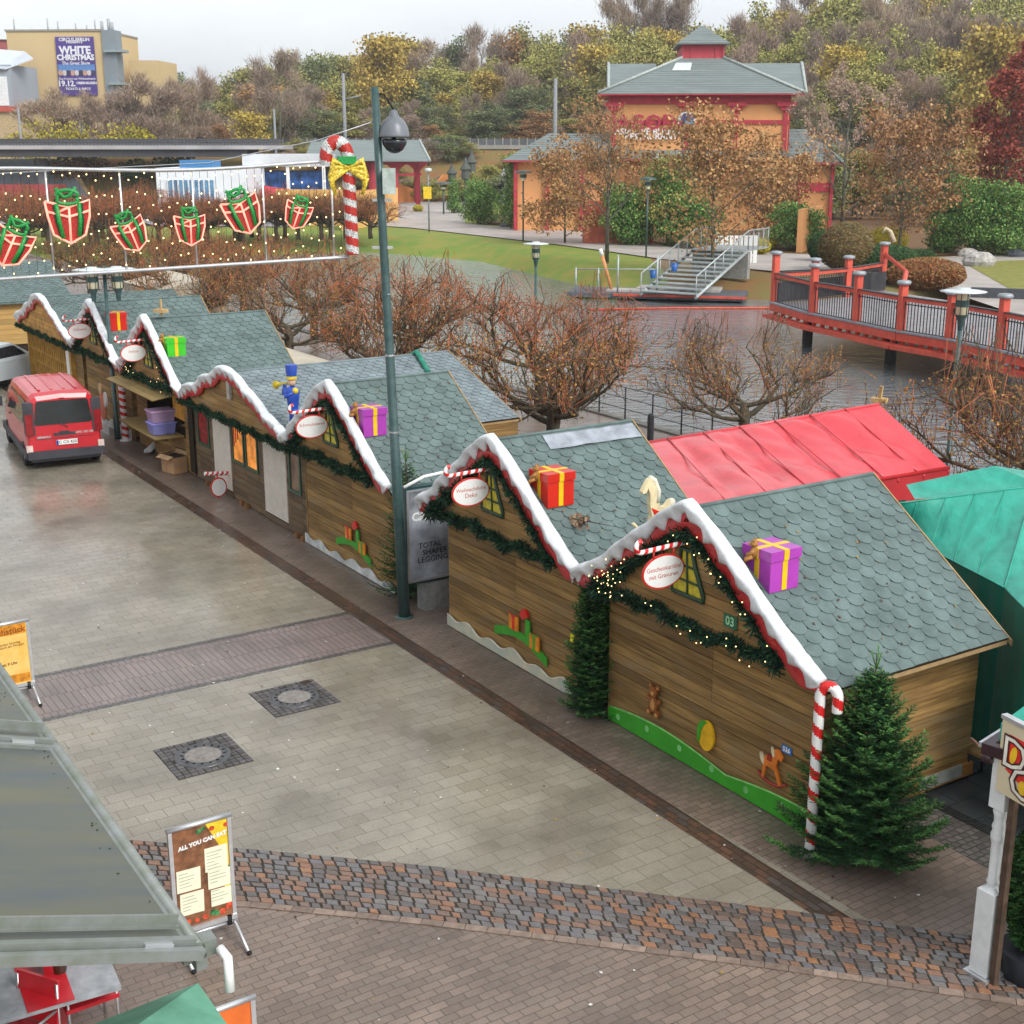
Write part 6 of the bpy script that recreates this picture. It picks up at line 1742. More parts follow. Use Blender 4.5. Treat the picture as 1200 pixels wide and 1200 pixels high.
LV = {
 'olive': [M('olive leaves', (.33, .34, .09), .7, island=.5, objrand=.3), M('olive pale', (.46, .44, .14), .7, island=.4, objrand=.3)],
 'green': [M('dull green leaves', (.17, .215, .10), .7, island=.5, objrand=.3), M('mid green leaves', (.26, .30, .13), .7, island=.4, objrand=.3)],
 'yellow': [M('yellow leaves', (.55, .43, .09), .7, island=.4, objrand=.2), M('ochre leaves', (.42, .31, .09), .7, island=.4, objrand=.2)],
 'rust': [M('rust leaves', (.38, .20, .085), .7, island=.5, objrand=.2), M('tan leaves', (.46, .29, .13), .7, island=.4, objrand=.2)],
 'brown': [M('brown haze twigs', (.36, .26, .19), .8, island=.4, objrand=.25), M('grey brown twigs', (.42, .345, .265), .8, island=.4, objrand=.25)],
 'red': [M('deep red leaves', (.30, .06, .04), .7, island=.45), M('brick red leaves', (.40, .10, .06), .7, island=.4)],
 'bamboo': [M('bamboo green', (.09, .23, .05), .6, island=.5), M('bamboo lime', (.25, .38, .10), .6, island=.4)],
}
m_trunk = M('grey green trunk', (.15, .145, .11), .85, .3, 6)
protos = {}
def tree_proto(key, kind, seed, h=10, w=3.2, n=6000, size=.19, bare=.5, conical=False, crown=.12):
    rr = random.Random(seed); t = bpy.data.objects.new({'yellow': 'yellow_tree', 'brown': 'bare_tree'}.get(kind, 'forest_tree'), None); C.objects.link(t)
    mb = MB(); ends = limbs(mb, rr, h, w*1.1, h*.018, 3, 8, crown, 1.0 if not conical else 1.6)
    mb.build('trunk', m_trunk, t)
    blobs = []
    if conical:
        for i in range(9):
            f = i/8; blobs.append(((rr.gauss(0, .2), rr.gauss(0, .2), h*(crown+.0+.62*f)), (w*(1-.75*f), w*(1-.75*f), h*.10)))
    else:
        for i in range(15):
            f = rr.random(); a = rr.uniform(0, 6.3); q = w*.62*math.sin(PI*min(1, .25+f*.75))*rr.uniform(.3, 1)
            blobs.append(((q*math.cos(a), q*math.sin(a), h*(crown+.06+.70*f)), (w*.42*rr.uniform(.7, 1.2), w*.42*rr.uniform(.7, 1.2), h*.13*rr.uniform(.7, 1.3))))
    mb = MB()
    if kind == 'brown':   # fine twig sprays instead of leaves
        for i in range(n):
            p = rr.choice(ends)+Vector((rr.gauss(0, .35), rr.gauss(0, .35), rr.gauss(0, .35)))
            d = (Vector((p.x*.15, p.y*.15, 1))+Vector((rr.gauss(0, .5), rr.gauss(0, .5), rr.gauss(0, .4)))).normalized()*rr.uniform(.4, 1.1)
            s = d.cross(Vector((rr.gauss(0, 1), rr.gauss(0, 1), 0))).normalized()*.028
            mb.add([p-s, p+s, p+d], [(0, 1, 2)], rr.choice((0, 1)))
    else:
        leafcards(mb, rr, blobs, int(n*.45), size, (0, 0, 1), .35); endleaves(mb, rr, ends, int(n*.75), size, .55, h)
    mb.build('crown', LV[kind], t)
    protos[key] = t; t['_first'] = 1
    return t
for key, kind, seed, kw in (
    ('o1', 'olive', 1, {}), ('o2', 'olive', 2, dict(w=2.6)), ('g1', 'green', 3, {}), ('g2', 'green', 4, dict(w=3.6)),
    ('y1', 'yellow', 5, dict(w=2.7, n=5000)), ('b1', 'brown', 6, dict(n=6000)), ('b2', 'brown', 7, dict(n=6000, w=2.7)), ('r1', 'rust', 8, dict(n=5000)), ('c1', 'olive', 9, dict(conical=True, w=1.9, n=4000))):
    tree_proto(key, kind, seed, **kw)
FL = {'o': 'olive-leaved tree in the wooded hillside', 'g': 'dull green tree in the wooded hillside', 'y': 'yellow-leaved tree in the wooded hillside', 'b': 'leafless brown tree in the wooded hillside', 'r': 'rusty brown tree in the wooded hillside', 'c': 'slim upright tree in the wooded hillside'}
def prof(x):
    P = [(150, 108), (200, 100), (250, 106), (300, 78), (360, 66), (420, 62), (445, 44), (500, 60), (560, 42), (640, 42), (690, 30), (730, 4), (800, 8), (850, 30), (880, 12), (940, 4), (1000, -12), (1260, -12)]
    for i in range(1, len(P)):
        if x <= P[i][0]: a, b = P[i-1], P[i]; return a[1]+(b[1]-a[1])*(x-a[0])/(b[0]-a[0])
    return P[-1][1]
def place_tree(key, px, base_z, Y, ptop, wk, label, group, cat='tree', rz=None):
    p = AT(px, ptop, Y); hgt = p.z-base_z
    o = protos[key]; s = hgt/10
    if '_first' in o:
        del o['_first']; o.location = (p.x, Y, base_z); o.scale = (s*wk, s*wk, s); o.rotation_euler = (0, 0, rz or 0)
        tag(o, label, cat, group); return o
    o = dup(o, (p.x, Y, base_z), rz or 0, (s*wk, s*wk, s), label, group); o['category'] = cat; return o
rr = random.Random(77)
rows = [(222, 96), (238, 72), (258, 48), (284, 24), (318, 0)]
for k, (Y, drop) in enumerate(rows):
    px = 140+rr.uniform(0, 15)
    while px < 1270:
        if k < 3 and 640 < px < 985 and prof(px)+drop > 70 and rr.random() < .55: px += 24; continue
        Yj = Y+rr.uniform(-7, 7)
        x_est = AT(px, 160, Yj).x
        if x_est < -48 and Yj < 240: px += 18; continue
        top = prof(px)+drop*(1 if px > 380 else .55)+rr.uniform(-7, 10)
        bz = terr(x_est, Yj)-.3
        if px < 300: key = rr.choice(['b1', 'b2', 'b1', 'o1', 'g1', 'r1'])
        elif px < 700: key = rr.choice(['b1', 'b2', 'b1', 'o1', 'o1', 'g1', 'o2', 'o1', 'o2', 'y1', 'y1', 'o1', 'r1', 'g2'])
        else: key = rr.choice(['b1', 'y1', 'o1', 'o2', 'o1', 'y1', 'c1', 'b2', 'o2', 'b2', 'b1', 'c1'])
        if drop >= 72 and 330 < px < 900: key = rr.choice(['g1', 'g2', 'g2', 'o1', 'b1'])
        hgt = AT(px, top, Yj).z-bz
        if hgt > 5:
            wk = rr.uniform(.85, 1.2)*(1.25 if hgt < 13 else (1.0 if hgt < 22 else .8))
            place_tree(key, px, bz, Yj, top, wk, FL[key[0]], 'trees of the wooded hillside', rz=rr.uniform(0, 6))
        px += rr.uniform(19, 33)*(.9 if k < 2 else 1)
# undergrowth: low broad shrubs along the fence, on the slope and behind the restaurant
for i in range(126):
    if i >= 92: px = 335+(i-92)*8.6+rr.uniform(-6, 6); Y = rr.uniform(190, 212); hpx = rr.uniform(14, 30)
    elif i < 52: px = 335+i*18.4+rr.uniform(-8, 8); Y = 218+rr.uniform(-1, 5); hpx = rr.uniform(18, 42)
    else: px = 880+(i-52)*9.8+rr.uniform(-8, 8); Y = rr.uniform(132, 196); hpx = rr.uniform(40, 75)*160/Y
    X_ = AT(px, 160, Y).x; bz = terr(X_, Y)-.3; pz = (H-bz)/Y*FPX; top = 168+pz*1.0-hpx
    key = rr.choice(['g1', 'g2', 'o1', 'b1', 'r1', 'o2', 'b2', 'y1' if rr.random() < .3 else 'g2'])
    place_tree(key, px, bz, Y, top, rr.uniform(1.7, 2.6) if i < 52 or i >= 92 else rr.uniform(1.1, 1.7), 'bushy shrub on the railway embankment slope behind the pavilion' if i >= 92 else 'bushy undergrowth shrub between the fence and the wooded hillside' if i < 52 else 'bushy shrub in the thicket to the right of the restaurant', 'undergrowth shrubs', 'shrub', rz=rr.uniform(0, 6))
for key, px, top, Y, wk, lab in (('y1', 447, 42, 250, 1.0, 'tall yellow-topped tree left of the lamp pole, at the skyline'), ('y1', 700, 52, 262, 1.25, 'broad yellow-olive tree left of the pagoda roof'), ('y1', 1165, 28, 205, .9, 'bright yellow tree at the upper right'), ('y1', 985, 52, 225, .9, 'yellow tree right of the pagoda tower'),
        ('y1', 290, 130, 205, 1.1, 'low yellow-green tree above the road bridge'), ('b1', 322, 74, 212, 1.1, 'bare brown tree with pale trunk above the road bridge')):
    bz = terr(AT(px, 150, Y).x, Y)-.2
    place_tree(key, px, bz, Y, top, wk, lab, 'single trees that stand out on the hillside', rz=1.3)

# individual nearer trees
def big_tree(name, label, kind, base, h, w, n, size, seed, crown=.25, bare=False, trunk=None, blobs=None, r0=None, cat='tree', lv=3, n0=9):
    rr = random.Random(seed); t = thing(name, label, cat, base, 0)
    mb = MB(); ends = limbs(mb, rr, h, w*1.0, r0 or h*.016, lv, n0, crown, .9)
    mb.build('trunk', trunk or m_trunk, t)
    mb = MB(); nn = 0
    if bare:
        for i in range(n):
            p = rr.choice(ends)+Vector((rr.gauss(0, .22), rr.gauss(0, .22), rr.gauss(0, .25)))
            if rr.random() < .5:
                a = Vector((rr.gauss(0, 1), rr.gauss(0, 1), rr.gauss(0, 1))).normalized()*size; b = a.orthogonal().normalized()*size*.7
                mb.quad(p-a, p+b, p+a, p-b, 0)
            else:
                d = (Vector((p.x*.12, p.y*.12, 1))+Vector((rr.gauss(0, .5), rr.gauss(0, .5), rr.gauss(0, .4)))).normalized()*rr.uniform(.2, .6)
                s = d.orthogonal().normalized()*.012; mb.add([p-s, p+s, p+d], [(0, 1, 2)], 1)
        mb.build('crown', LV[kind], t)
    else:
        B = blobs
        if not B:
            B = []
            for i in range(16):
                f = rr.random(); a = rr.uniform(0, 6.3); q = w*.6*math.sin(PI*min(1, .3+f*.7))*rr.uniform(.3, 1)
                B.append(((q*math.cos(a), q*math.sin(a), h*(crown+.05+.62*f)), (w*.40*rr.uniform(.6, 1.2), w*.40*rr.uniform(.6, 1.2), h*.11*rr.uniform(.7, 1.4))))
        leafcards(mb, rr, B, int(n*.22), size, (0, 0, 1), .25); endleaves(mb, rr, ends, int(n*.8), size, .42, h)
        mb.build('crown', LV[kind], t)
    return t
def tz(px, py, ptop):   # base point and height
    b = G(px, py); return b, AT(px, ptop, b.y).z
b, h = tz(711, 308, 118); big_tree('brown_tree', 'slim half-bare brown tree on the grass bank in front of the restaurant', 'rust', b, h*.92, 3.2, 3600, .10, 3, .28, bare=True, n0=13)
b, h = tz(835, 322, 125); big_tree('brown_tree', 'broad rusty brown tree right above the metal steps', 'rust', b, h*.78, 4.7, 6500, .14, 5, .22, n0=13)
b, h = tz(1052, 300, 135); big_tree('brown_tree', 'broad rusty brown tree behind the clipped hedges', 'rust', b, h*.80, 4.7, 7000, .15, 6, .22, n0=13)
b, h = tz(955, 292, 205); 
b = G(662, 285); big_tree('brown_bush', 'dense brown leafy bush left of the brick red wall', 'rust', b, 6.6, 4.0, 7500, .15, 7, .08, cat='bush')
b = G(765, 290); big_tree('brown_bush', 'olive brown bush behind the path lamp', 'olive', b+Vector((1.5, 3, 0)), 5.4, 3.8, 5500, .15, 8, .06, cat='bush')
b = G(905, 285); big_tree('brown_bush', 'rusty bush in front of the restaurant side wing', 'rust', b, 5.2, 3.8, 5500, .15, 18, .06, cat='bush')
b = Vector((46.5, 128, 0)); big_tree('red_tree', 'dark red beech crown at the right edge', 'red', b, 16.5, 4.3, 12000, .2, 9, .12)
b = G(985, 285)+Vector((2, 8, 0)); big_tree('brown_tree', 'bare brown tree between the restaurant wing and the bamboo', 'brown', b, 13, 5.5, 7000, .12, 19, .15, bare=True)
for px, py, pt, w_, s_, lab in ((735, 287, 205, 2.6, 21, 'bamboo beside the brick red wall'), (935, 292, 232, 3.0, 22, 'dark bamboo thicket at the restaurant side wing'), (815, 290, 225, 2.8, 23, 'green bamboo behind the broad rusty tree'), (563, 262, 205, 2.6, 1, 'round bright green bamboo clump at the path edge'), (606, 268, 172, 3.0, 2, 'bamboo clump below the side wing roof'), (785, 288, 178, 3.0, 3, 'lime green bamboo showing above the brown bushes'),
        (1140, 297, 195, 3.6, 4, 'tall bamboo clump left of the red beech'), (1185, 299, 205, 3.6, 5, 'tall bamboo clump at the right edge'), (532, 250, 205, 1.2, 6, 'slim yellow-green bamboo by the plaza'), (1105, 296, 225, 2.4, 7, 'lower bamboo clump behind the clipped hedges')):
    b = G(px, py); h = AT(px, pt, b.y).z; rr = random.Random(s_)
    t = thing('bamboo_clump', lab, 'bamboo', b, 0, 'bamboo clumps in the park')
    mb = MB()
    for k in range(26):
        a = rr.uniform(0, 6.3); q = w_*.5*rr.random(); tip = Vector((q*1.8*math.cos(a), q*1.8*math.sin(a), h*rr.uniform(.7, 1)))
        mb.tube([(q*.7*math.cos(a), q*.7*math.sin(a), 0), Vector((q*math.cos(a), q*math.sin(a), h*.5)), tip], [.03, .025, .01], 3)
    mb.build('stems', M('bamboo stem', (.12, .16, .05), .6), t)
    mb = MB(); B = [((w_*.55*math.cos(i*2.4)*rr.random(), w_*.55*math.sin(i*2.4)*rr.random(), h*(.12+.75*i/13)), (w_*.55*(1-.3*i/13), w_*.55*(1-.3*i/13), h*.14)) for i in range(13)]
    leafcards(mb, rr, B, int(2400*w_), .12 if px != 0 else .1, (0, 1), .2); mb.build('leaves', LV['bamboo'], t)
# clipped hedges and shrubs
def ball_hedge(name, label, px, py, rx, hh, mats, seed, leaf=.09, flat=1.0, n=3500, cat='shrub'):
    b = G(px, py); t = thing(name, label, cat, b, 0); rr = random.Random(seed); mb = MB()
    mb.ball((0, 0, hh*.5), (rx*.93, rx*flat*.93, hh*.46), 0, 18, 12)
    for k in range(n):
        v = Vector((rr.gauss(0, 1), rr.gauss(0, 1), rr.gauss(0, 1))).normalized(); q = 1+.06*mnoise.noise(v*3+Vector((seed, 0, 0)))
        p = Vector((v.x*rx*q, v.y*rx*flat*q, hh*.5+v.z*hh*.5*q)); a = (v+Vector((rr.gauss(0, 1), rr.gauss(0, 1), rr.gauss(0, 1)))).normalized()*leaf; c = a.orthogonal().normalized()*leaf*.6
        mb.quad(p-a, p+c, p+a, p-c, rr.choice((0, 0, 1)))
    mb.build('foliage', mats, t); return t
hg = [M('box hedge', (.03, .075, .02), .7, island=.4), M('box hedge pale', (.06, .12, .03), .7, island=.4)]
hbr = [M('copper hedge', (.26, .10, .035), .7, island=.4), M('copper hedge pale', (.30, .19, .07), .7, island=.4)]
hdb = [M('tan hedge', (.20, .13, .05), .7, island=.45), M('tan hedge green', (.12, .12, .04), .7, island=.4)]
ball_hedge('clipped_shrub', 'large round brownish clipped shrub behind the bridge posts', 990, 318, 1.75, 3.1, hdb, 1)
ball_hedge('clipped_shrub', 'dark green clipped shrub left of the big round one', 962, 306, .95, 2.0, hg, 2)
ball_hedge('clipped_shrub', 'low wide green clipped hedge behind the tall bridge post', 1028, 318, 2.5, 1.75, hg, 3, flat=.5)
ball_hedge('clipped_shrub', 'small round green clipped shrub behind the copper hedge', 1078, 310, 1.0, 1.0, hg, 4)
ball_hedge('clipped_shrub', 'low copper red hedge by the end of the bridge', 1084, 340, 2.2, 1.8, hbr, 5, flat=.6)
hy = [M('golden shrub', (.50, .40, .03), .7, island=.4), M('golden shrub 2', (.35, .32, .05), .7, island=.4)]
for i, (px, py, r_, lab) in enumerate(((900, 292, .75, 'golden yellow shrub left of the path fork'), (940, 287, .7, 'golden yellow shrub nearer the restaurant wing'), (1040, 296, 1.5, 'yellow leafy shrub below the brown tree'), (888, 298, .9, 'olive low shrub on the bed'), (490, 248, .6, 'pale yellow shrub on the plaza'))):
    ball_hedge('golden_shrub', lab, px, py, r_, r_*1.3, hy, 20+i, n=1200)
m_rock = M('pale rock', (.42, .40, .37), .85, .25, 3, bmp=.5)
def rock(px, py, r, lab, mt=None):
    t = thing('rock', lab, 'rock', G(px, py), 0, 'rocks in the park'); rr = random.Random(px); mb = MB(); mb.ball((0, 0, r*.3), (r, r*.8, r*.55), 0, 9, 6)
    mb.v = [tuple(Vector(v)*(1+.15*mnoise.noise(Vector(v)*3+Vector((px, 0, 0))))) for v in mb.v]; mb.sm = [False]*len(mb.sm); mb.build('stone', mt or m_rock, t)
rock(1134, 301, .75, 'grey pointed rock before the bamboo'); rock(1190, 301, .7, 'dark grey rock at the foot of the right bamboo', M('dark rock', (.12, .13, .15), .8, bmp=.5)); rock(1147, 312, 1.15, 'flat pale rock at the corner of the yellow lawn'); rock(592, 266, .55, 'small dark rock beside the round bamboo', M('dark rock', (.12, .13, .15), .8)); rock(688, 277, .5, 'small pale rock before the brick red wall')
# ---------------------------------------------------------------- restaurant with pagoda roof
m_or = M('orange render', (.70, .34, .14), .75, .06, .4); m_maroon = M('maroon timber', (.46, .05, .07), .55, .1, 2)
m_slate = M('grey green slate', (.19, .225, .22), .45, .08, 1.2, stretch=(.3, .3, 6)); m_ridge = M('pale ridge', (.42, .47, .45), .5)
def hip_roof(mb, x0, x1, y0, y1, ze, zr, rx0=None, rx1=None, ry=None, m=0, over=.0, courses=14, top=None):
    """hipped roof in stepped slate courses; top = (x0,x1,y0,y1) of the upper rectangle"""
    X0, X1, Y0, Y1 = top
    for i in range(courses):
        a = i/courses; b = (i+1)/courses
        def R(f, dz): return [(x0+(X0-x0)*f, y0+(Y0-y0)*f, ze+(zr-ze)*f+dz), (x1+(X1-x1)*f, y0+(Y0-y0)*f, ze+(zr-ze)*f+dz), (x1+(X1-x1)*f, y1+(Y1-y1)*f, ze+(zr-ze)*f+dz), (x0+(X0-x0)*f, y1+(Y1-y1)*f, ze+(zr-ze)*f+dz)]
        lo = R(a, .05); hi = R(b, 0.0); lo0 = R(a, -.02)
        mb.add(lo+hi+lo0, [(0, 1, 5, 4), (1, 2, 6, 5), (2, 3, 7, 6), (3, 0, 4, 7), (8, 9, 1, 0), (9, 10, 2, 1), (10, 11, 3, 2), (11, 8, 0, 3)], m)
    mb.add(R(1, 0), [(0, 1, 2, 3)], m)
Yp = 128.0; c0 = AT(700, 160, Yp); c1 = AT(938, 160, Yp)
th = -.06
t = thing('restaurant', 'orange restaurant with tiered grey green pagoda roof and red timber', 'restaurant', (c0.x, Yp, 0), th)
wd = c1.x-c0.x; k = Yp/FPX
def zz(py): return AT(800, py, Yp).z
ze = zz(110); ztr = zz(66); dp = 15.0
ov = 1.2
mb = MB(); mb.bx(ov, wd-ov, ov, dp-ov, -.2, ze-.9); mb.build('wall', m_or, t)
mb = MB(); mb.bx(ov-.12, wd-ov+.12, ov-.12, dp-ov+.12, ze-.9, ze-.1)
for x in (ov+.3, wd*.37+1.3, wd*.68, wd-ov-.3):
    mb.bx(x-.2, x+.2, ov-.16, ov, 5.5, ze-.9); mb.bx(x-.9, x+.9, ov-.5, ov, ze-1.1, ze-.75); mb.bx(x-.5, x+.5, ov-.35, ov, ze-1.45, ze-1.1)
mb.bx(ov, wd-ov, ov-.14, ov, zz(143)-.18, zz(143)+.18)
for i in range(12): mb.bx(wd-ov, wd-ov+.15, ov+.2+i*1.05, ov+.5+i*1.05, 4.5, ze-.9)
mb.bx(wd-ov-.01, wd-ov+.08, ov, dp-ov, 6, ze-.9, 0)
mb.build('timber_frame', m_maroon, t)
tx0 = (797-697)/241*wd; tx1 = (846-697)/241*wd
mb = MB(); hip_roof(mb, 0, wd, 0, dp, ze, ztr, top=(tx0-.1, tx1+.1, 3.6, 12.2), courses=16)
mb.bx(0, wd, 0, dp, ze-.12, ze, 1)
mb.build('main_roof', [m_slate, m_maroon], t)
mb = MB()
for a, b in (((0, 0), (tx0, 3.6)), ((wd, 0), (tx1, 3.6)), ((wd, dp), (tx1, 12.2))): mb.tube([(a[0], a[1], ze+.12), (b[0], b[1], ztr+.1)], .14, 5)
mb.build('hip_ridges', m_ridge, t)
ztt = zz(48)
mb = MB(); mb.bx(tx0, tx1, 3.7, 12.1, ztr-.4, ztt)
for i in range(12): mb.bx(tx1, tx1+.12, 4.0+i*.68, 4.3+i*.68, ztr, ztt)
for x in (tx0, (tx0*.8+tx1*.2), (tx0*.2+tx1*.8), tx1-.1): mb.bx(x, x+.15, 3.6, 3.72, ztr, ztt)
mb.build('roof_lantern', M('lantern red', (.50, .07, .09), .55, .08, 3), t)
mb = MB(); hip_roof(mb, tx0-.5, tx1+.5, 3.1, 12.7, ztt, zz(31)+.5, top=((tx0+tx1)/2-.05, (tx0+tx1)/2+.05, 6, 9.8), courses=9); mb.bx(tx0-.5, tx1+.5, 3.1, 12.7, ztt-.1, ztt, 0); mb.build('lantern_roof', [m_slate], t)
mb = MB(); fx = (tx0+wd*.33)/2+.9
def onroof(x, f, dz): return Vector((x, 3.6*f, ze+(ztr-ze)*f+dz))
mb.add([onroof(tx0-1.0, .62, .12), onroof(tx0+.7, .62, .12), onroof(tx0+.9, .84, .12), onroof(tx0-.6, .84, .12)], [(0, 1, 2, 3)]); mb.build('skylight', M('skylight glass', (.62, .68, .68), .1), t)
# side gables
for sx, lab in ((1, 'right'), (0, 'left')):
    mb = MB(); x0 = wd*.62 if sx else -.9+1.9; x1 = wd+.9 if sx else wd*.3
    yc = dp*.62; zr_ = zz(76); z0 = ze+.2
    for s_ in (1, -1):
        vs = [(x0, yc+s_*4.2, z0), (x1, yc+s_*4.2, z0), (x1, yc, zr_+.6), (x0, yc, zr_+.6)]
        mb.add(vs, [(0, 1, 2, 3) if s_ < 0 else (3, 2, 1, 0)], 0)
    mb.add([(x1-.2, yc-4.0, z0), (x1-.2, yc+4.0, z0), (x1-.2, yc, zr_+.4)], [(0, 1, 2)], 1)
    mb.add([(x0+.2, yc-4.0, z0), (x0+.2, yc+4.0, z0), (x0+.2, yc, zr_+.4)], [(2, 1, 0)], 1)
    xe = x1 if sx else x0
    mb.tube([(xe, yc-4.2, z0), (xe, yc, zr_+.65), (xe, yc+4.2, z0)], .16, 5, 2)
    mb.build('gable_roof', [m_slate, m_maroon, m_ridge], t)
# lower skirt roofs and wings
zl0 = zz(188); zl1 = zz(156)
mb = MB()
xl = (585-697)/241*wd
hip_roof(mb, xl, 3.0, -1.0, 10, zl0, zl1, top=(xl+4.2, 3.0, 3.2, 6), courses=12)
mb.bx(xl, 3, -1, 10, zl0-.15, zl0, 1); mb.build('wing_roof', [m_slate, m_maroon], t)
mb = MB(); mb.bx(xl+1.3, 2.6, .3, 9, -.2, zl0-.15); mb.build('wing_wall', m_or, t)
mb = MB()
for x in (xl+1.0, xl+4, xl+7.2): mb.bx(x, x+.35, -.2, .15, 0, zl0-.1)
mb.build('wing_post', m_maroon, t)
mb = MB(); hip_roof(mb, 1.5, wd-.5, -1.6, 2, zz(186), zz(176), top=(2.5, wd-1.5, 1.1, 1.5), courses=6); mb.bx(1.5, wd-.5, -1.6, 1.2, zz(186)-.15, zz(186), 1); mb.build('skirt_roof', [m_slate, m_maroon], t)
mb = MB(); xr = (992-697)/241*wd
hip_roof(mb, wd-2.5, xr, .5, 12, zz(190), zz(151), top=(wd-2.5, xr-3.3, 4.5, 8), courses=12); mb.bx(wd-2.5, xr, .5, 12, zz(190)-.2, zz(190), 1); mb.build('wing_roof', [m_slate, m_maroon], t)
mb = MB(); mb.bx(wd-2.2, xr-1.1, 1.6, 11, -.2, zz(190)-.2); mb.build('wing_wall', m_or, t)
mb = MB(); mb.bx(wd-1.0, xr-1.05, 1.45, 1.6, 3.6, 4.4)
for x in (wd, xr-1.2): mb.bx(x, x+.3, 1.3, 1.6, 0, zz(190)-.2)
mb.build('wing_post', m_maroon, t)
mb = MB(); sxx = lambda px: (px-697)/241*wd
Mx = frameM((sxx(757), ov-.28, zz(144)), (1, 0, .0)); add_text(mb, 'PAGODA', 1.9, Mx, 0, .06, .03); mb.build('name_letters', M('sign maroon red', (.42, .02, .06), .4), t)
mb = MB(); add_text(mb, 'ASIA LIVE BUFFET', .80, frameM((sxx(757), ov-.28, zz(154.5)), (1, 0, 0)), 0, .04, .012); add_text(mb, 'RESTAURANT', .80, frameM((sxx(761), ov-.28, zz(160)), (1, 0, 0)), 0, .04, .012); mb.build('small_letters', M('sign white', (.8, .8, .8), .4), t)
mb = MB(); disc(mb, sxx(803), zz(141), .85, .85, ov-.3, ov-.15, 0, 24); em = mb.build('globe_emblem', M('emblem white', (.75, .78, .8), .4), t)
mb = MB(); disc(mb, sxx(803), zz(141), .6, .62, ov-.35, ov-.31, 0, 20); disc(mb, sxx(803)+.1, zz(141)-.2, .45, .25, ov-.38, ov-.36, 1, 14, .4); mb.build('emblem_blue', [M('emblem navy', (.02, .05, .22), .4), M('emblem cyan', (.1, .35, .6), .4)], em)
t2 = thing('brick_wall', 'brick red garden wall block behind the slim brown tree', 'wall', G(725, 285), .1)
mb = MB(); mb.bx(-2.9, 2.9, 0, 1.0, -.1, 3.4); mb.build('masonry', M('brick red render', (.55, .15, .09), .8, .15, 2), t2)
t2 = thing('orange_wall', 'orange garden wall between the restaurant wing and the bamboo', 'wall', G(968, 300)+Vector((-1.2, 3.0, 0)), 1.15)
mb = MB(); mb.bx(0, 7, 0, .4, 0, 3.2); mb.build('masonry', m_or, t2)

# ---------------------------------------------------------------- pavilion by the plaza
b = G(452, 240); sc_ = b.y/FPX
t = thing('pavilion', 'red timber gate pavilion with grey roof at the far plaza', 'pavilion', (b.x, b.y, 0), .12)
pw = 9.6*(b.y/183)
zp = lambda py: AT(455, py, b.y).z
mb = MB()
for x in (-5.2, -1.9, 1.5, 4.4, 4.4):
    for y in (0, 5): mb.bx(x-.28, x+.28, y-.28, y+.28, 0, zp(192)); 
mb.build('posts', m_maroon, t)
mb = MB(); mb.bx(-6.2, 5.6, -.35, .35, zp(193), zp(187)); mb.bx(-5.4, 4.9, -.2, .2, zp(206), zp(203)); mb.bx(-6.2, 5.6, 4.6, 5.3, zp(193), zp(187))
for x in (-5.2, -1.9, 1.5, 4.4):
    for s_ in (-1, 1): mb.add([(x, -.1, zp(193)-1.1), (x+s_*1.2, -.1, zp(193)), (x, -.1, zp(193)), (x, .1, zp(193)-1.1), (x+s_*1.2, .1, zp(193)), (x, .1, zp(193))], [(0, 1, 2), (5, 4, 3), (0, 3, 4, 1)])
mb.build('beam', m_maroon, t)
mb = MB(); zr_ = zp(164); ze_ = zp(188)
for s_ in (-1, 1):
    y0 = 2.5+s_*4.3
    vs = [(-8.4, y0, ze_), (6.0, y0, ze_), (4.8, 2.5, zr_), (-8.4, 2.5, zr_)]
    mb.add(vs+[(v[0], v[1], v[2]-.15) for v in vs], [(0, 1, 2, 3) if s_ < 0 else (3, 2, 1, 0), (0, 4, 5, 1), (1, 5, 6, 2)], 0)
mb.add([(5.2, -1.4, ze_), (5.2, 6.4, ze_), (5.0, 2.5, zr_-.1)], [(0, 1, 2)], 1)
mb.tube([(6.0, -1.8, ze_), (4.85, 2.5, zr_), (6.0, 6.8, ze_)], .18, 5, 2)
mb.build('roof', [m_slate, m_maroon, m_ridge], t)
mb = MB(); mb.bx(-2.4, 2, -.05, .05, zp(189), zp(187)); mb.build('cornice', m_maroon, t)
t = thing('pavilion', 'second grey roofed pavilion behind the candy cane of lights', 'pavilion', G(405, 242)+Vector((0, 2, 0)), .12)
mb = MB()
for x in (-3.8, 3.6): mb.bx(x-.28, x+.28, -.28, .28, 0, zp(190))
mb.build('posts', m_maroon, t)
mb = MB(); mb.add([(-5.5, -2, zp(188)), (5, -2, zp(188)), (4, 2.2, zp(166)), (-4.5, 2.2, zp(166)), (-5.5, 6, zp(188)), (5, 6, zp(188))], [(0, 1, 2, 3), (3, 2, 5, 4)]); mb.build('roof', m_slate, t)

# white screen wall and orange curved walls
bw_ = G(525, 233); 
t = thing('white_wall', 'long white screen wall behind the pavilion', 'wall', (bw_.x, bw_.y+10, 0), 0)
zw = lambda py: AT(520, py, bw_.y+10).z
xw = lambda px: AT(px, 200, bw_.y+10).x-bw_.x
mb = MB(); mb.bx(xw(425), xw(559), 0, .3, 0, zw(191)); mb.build('panels', M('white panels', (.74, .76, .78), .6, .03, .3), t)
def wall_wavy(name, label, p0, p1, hs, mat, thick=.4):
    d = p1-p0; t = thing(name, label, 'wall', p0, math.atan2(d.y, d.x)); L = d.length; n = 30
    mb = MB(); poly = [(0, -.1), (L, -.1)]+[(L*(1-i/n), hs(1-i/n)) for i in range(n+1)]
    mb.prism(poly, 'y', 0, thick); mb.build('masonry', mat, t); return t
m_ow = M('orange wall', (.80, .47, .17), .75, .06, .5)
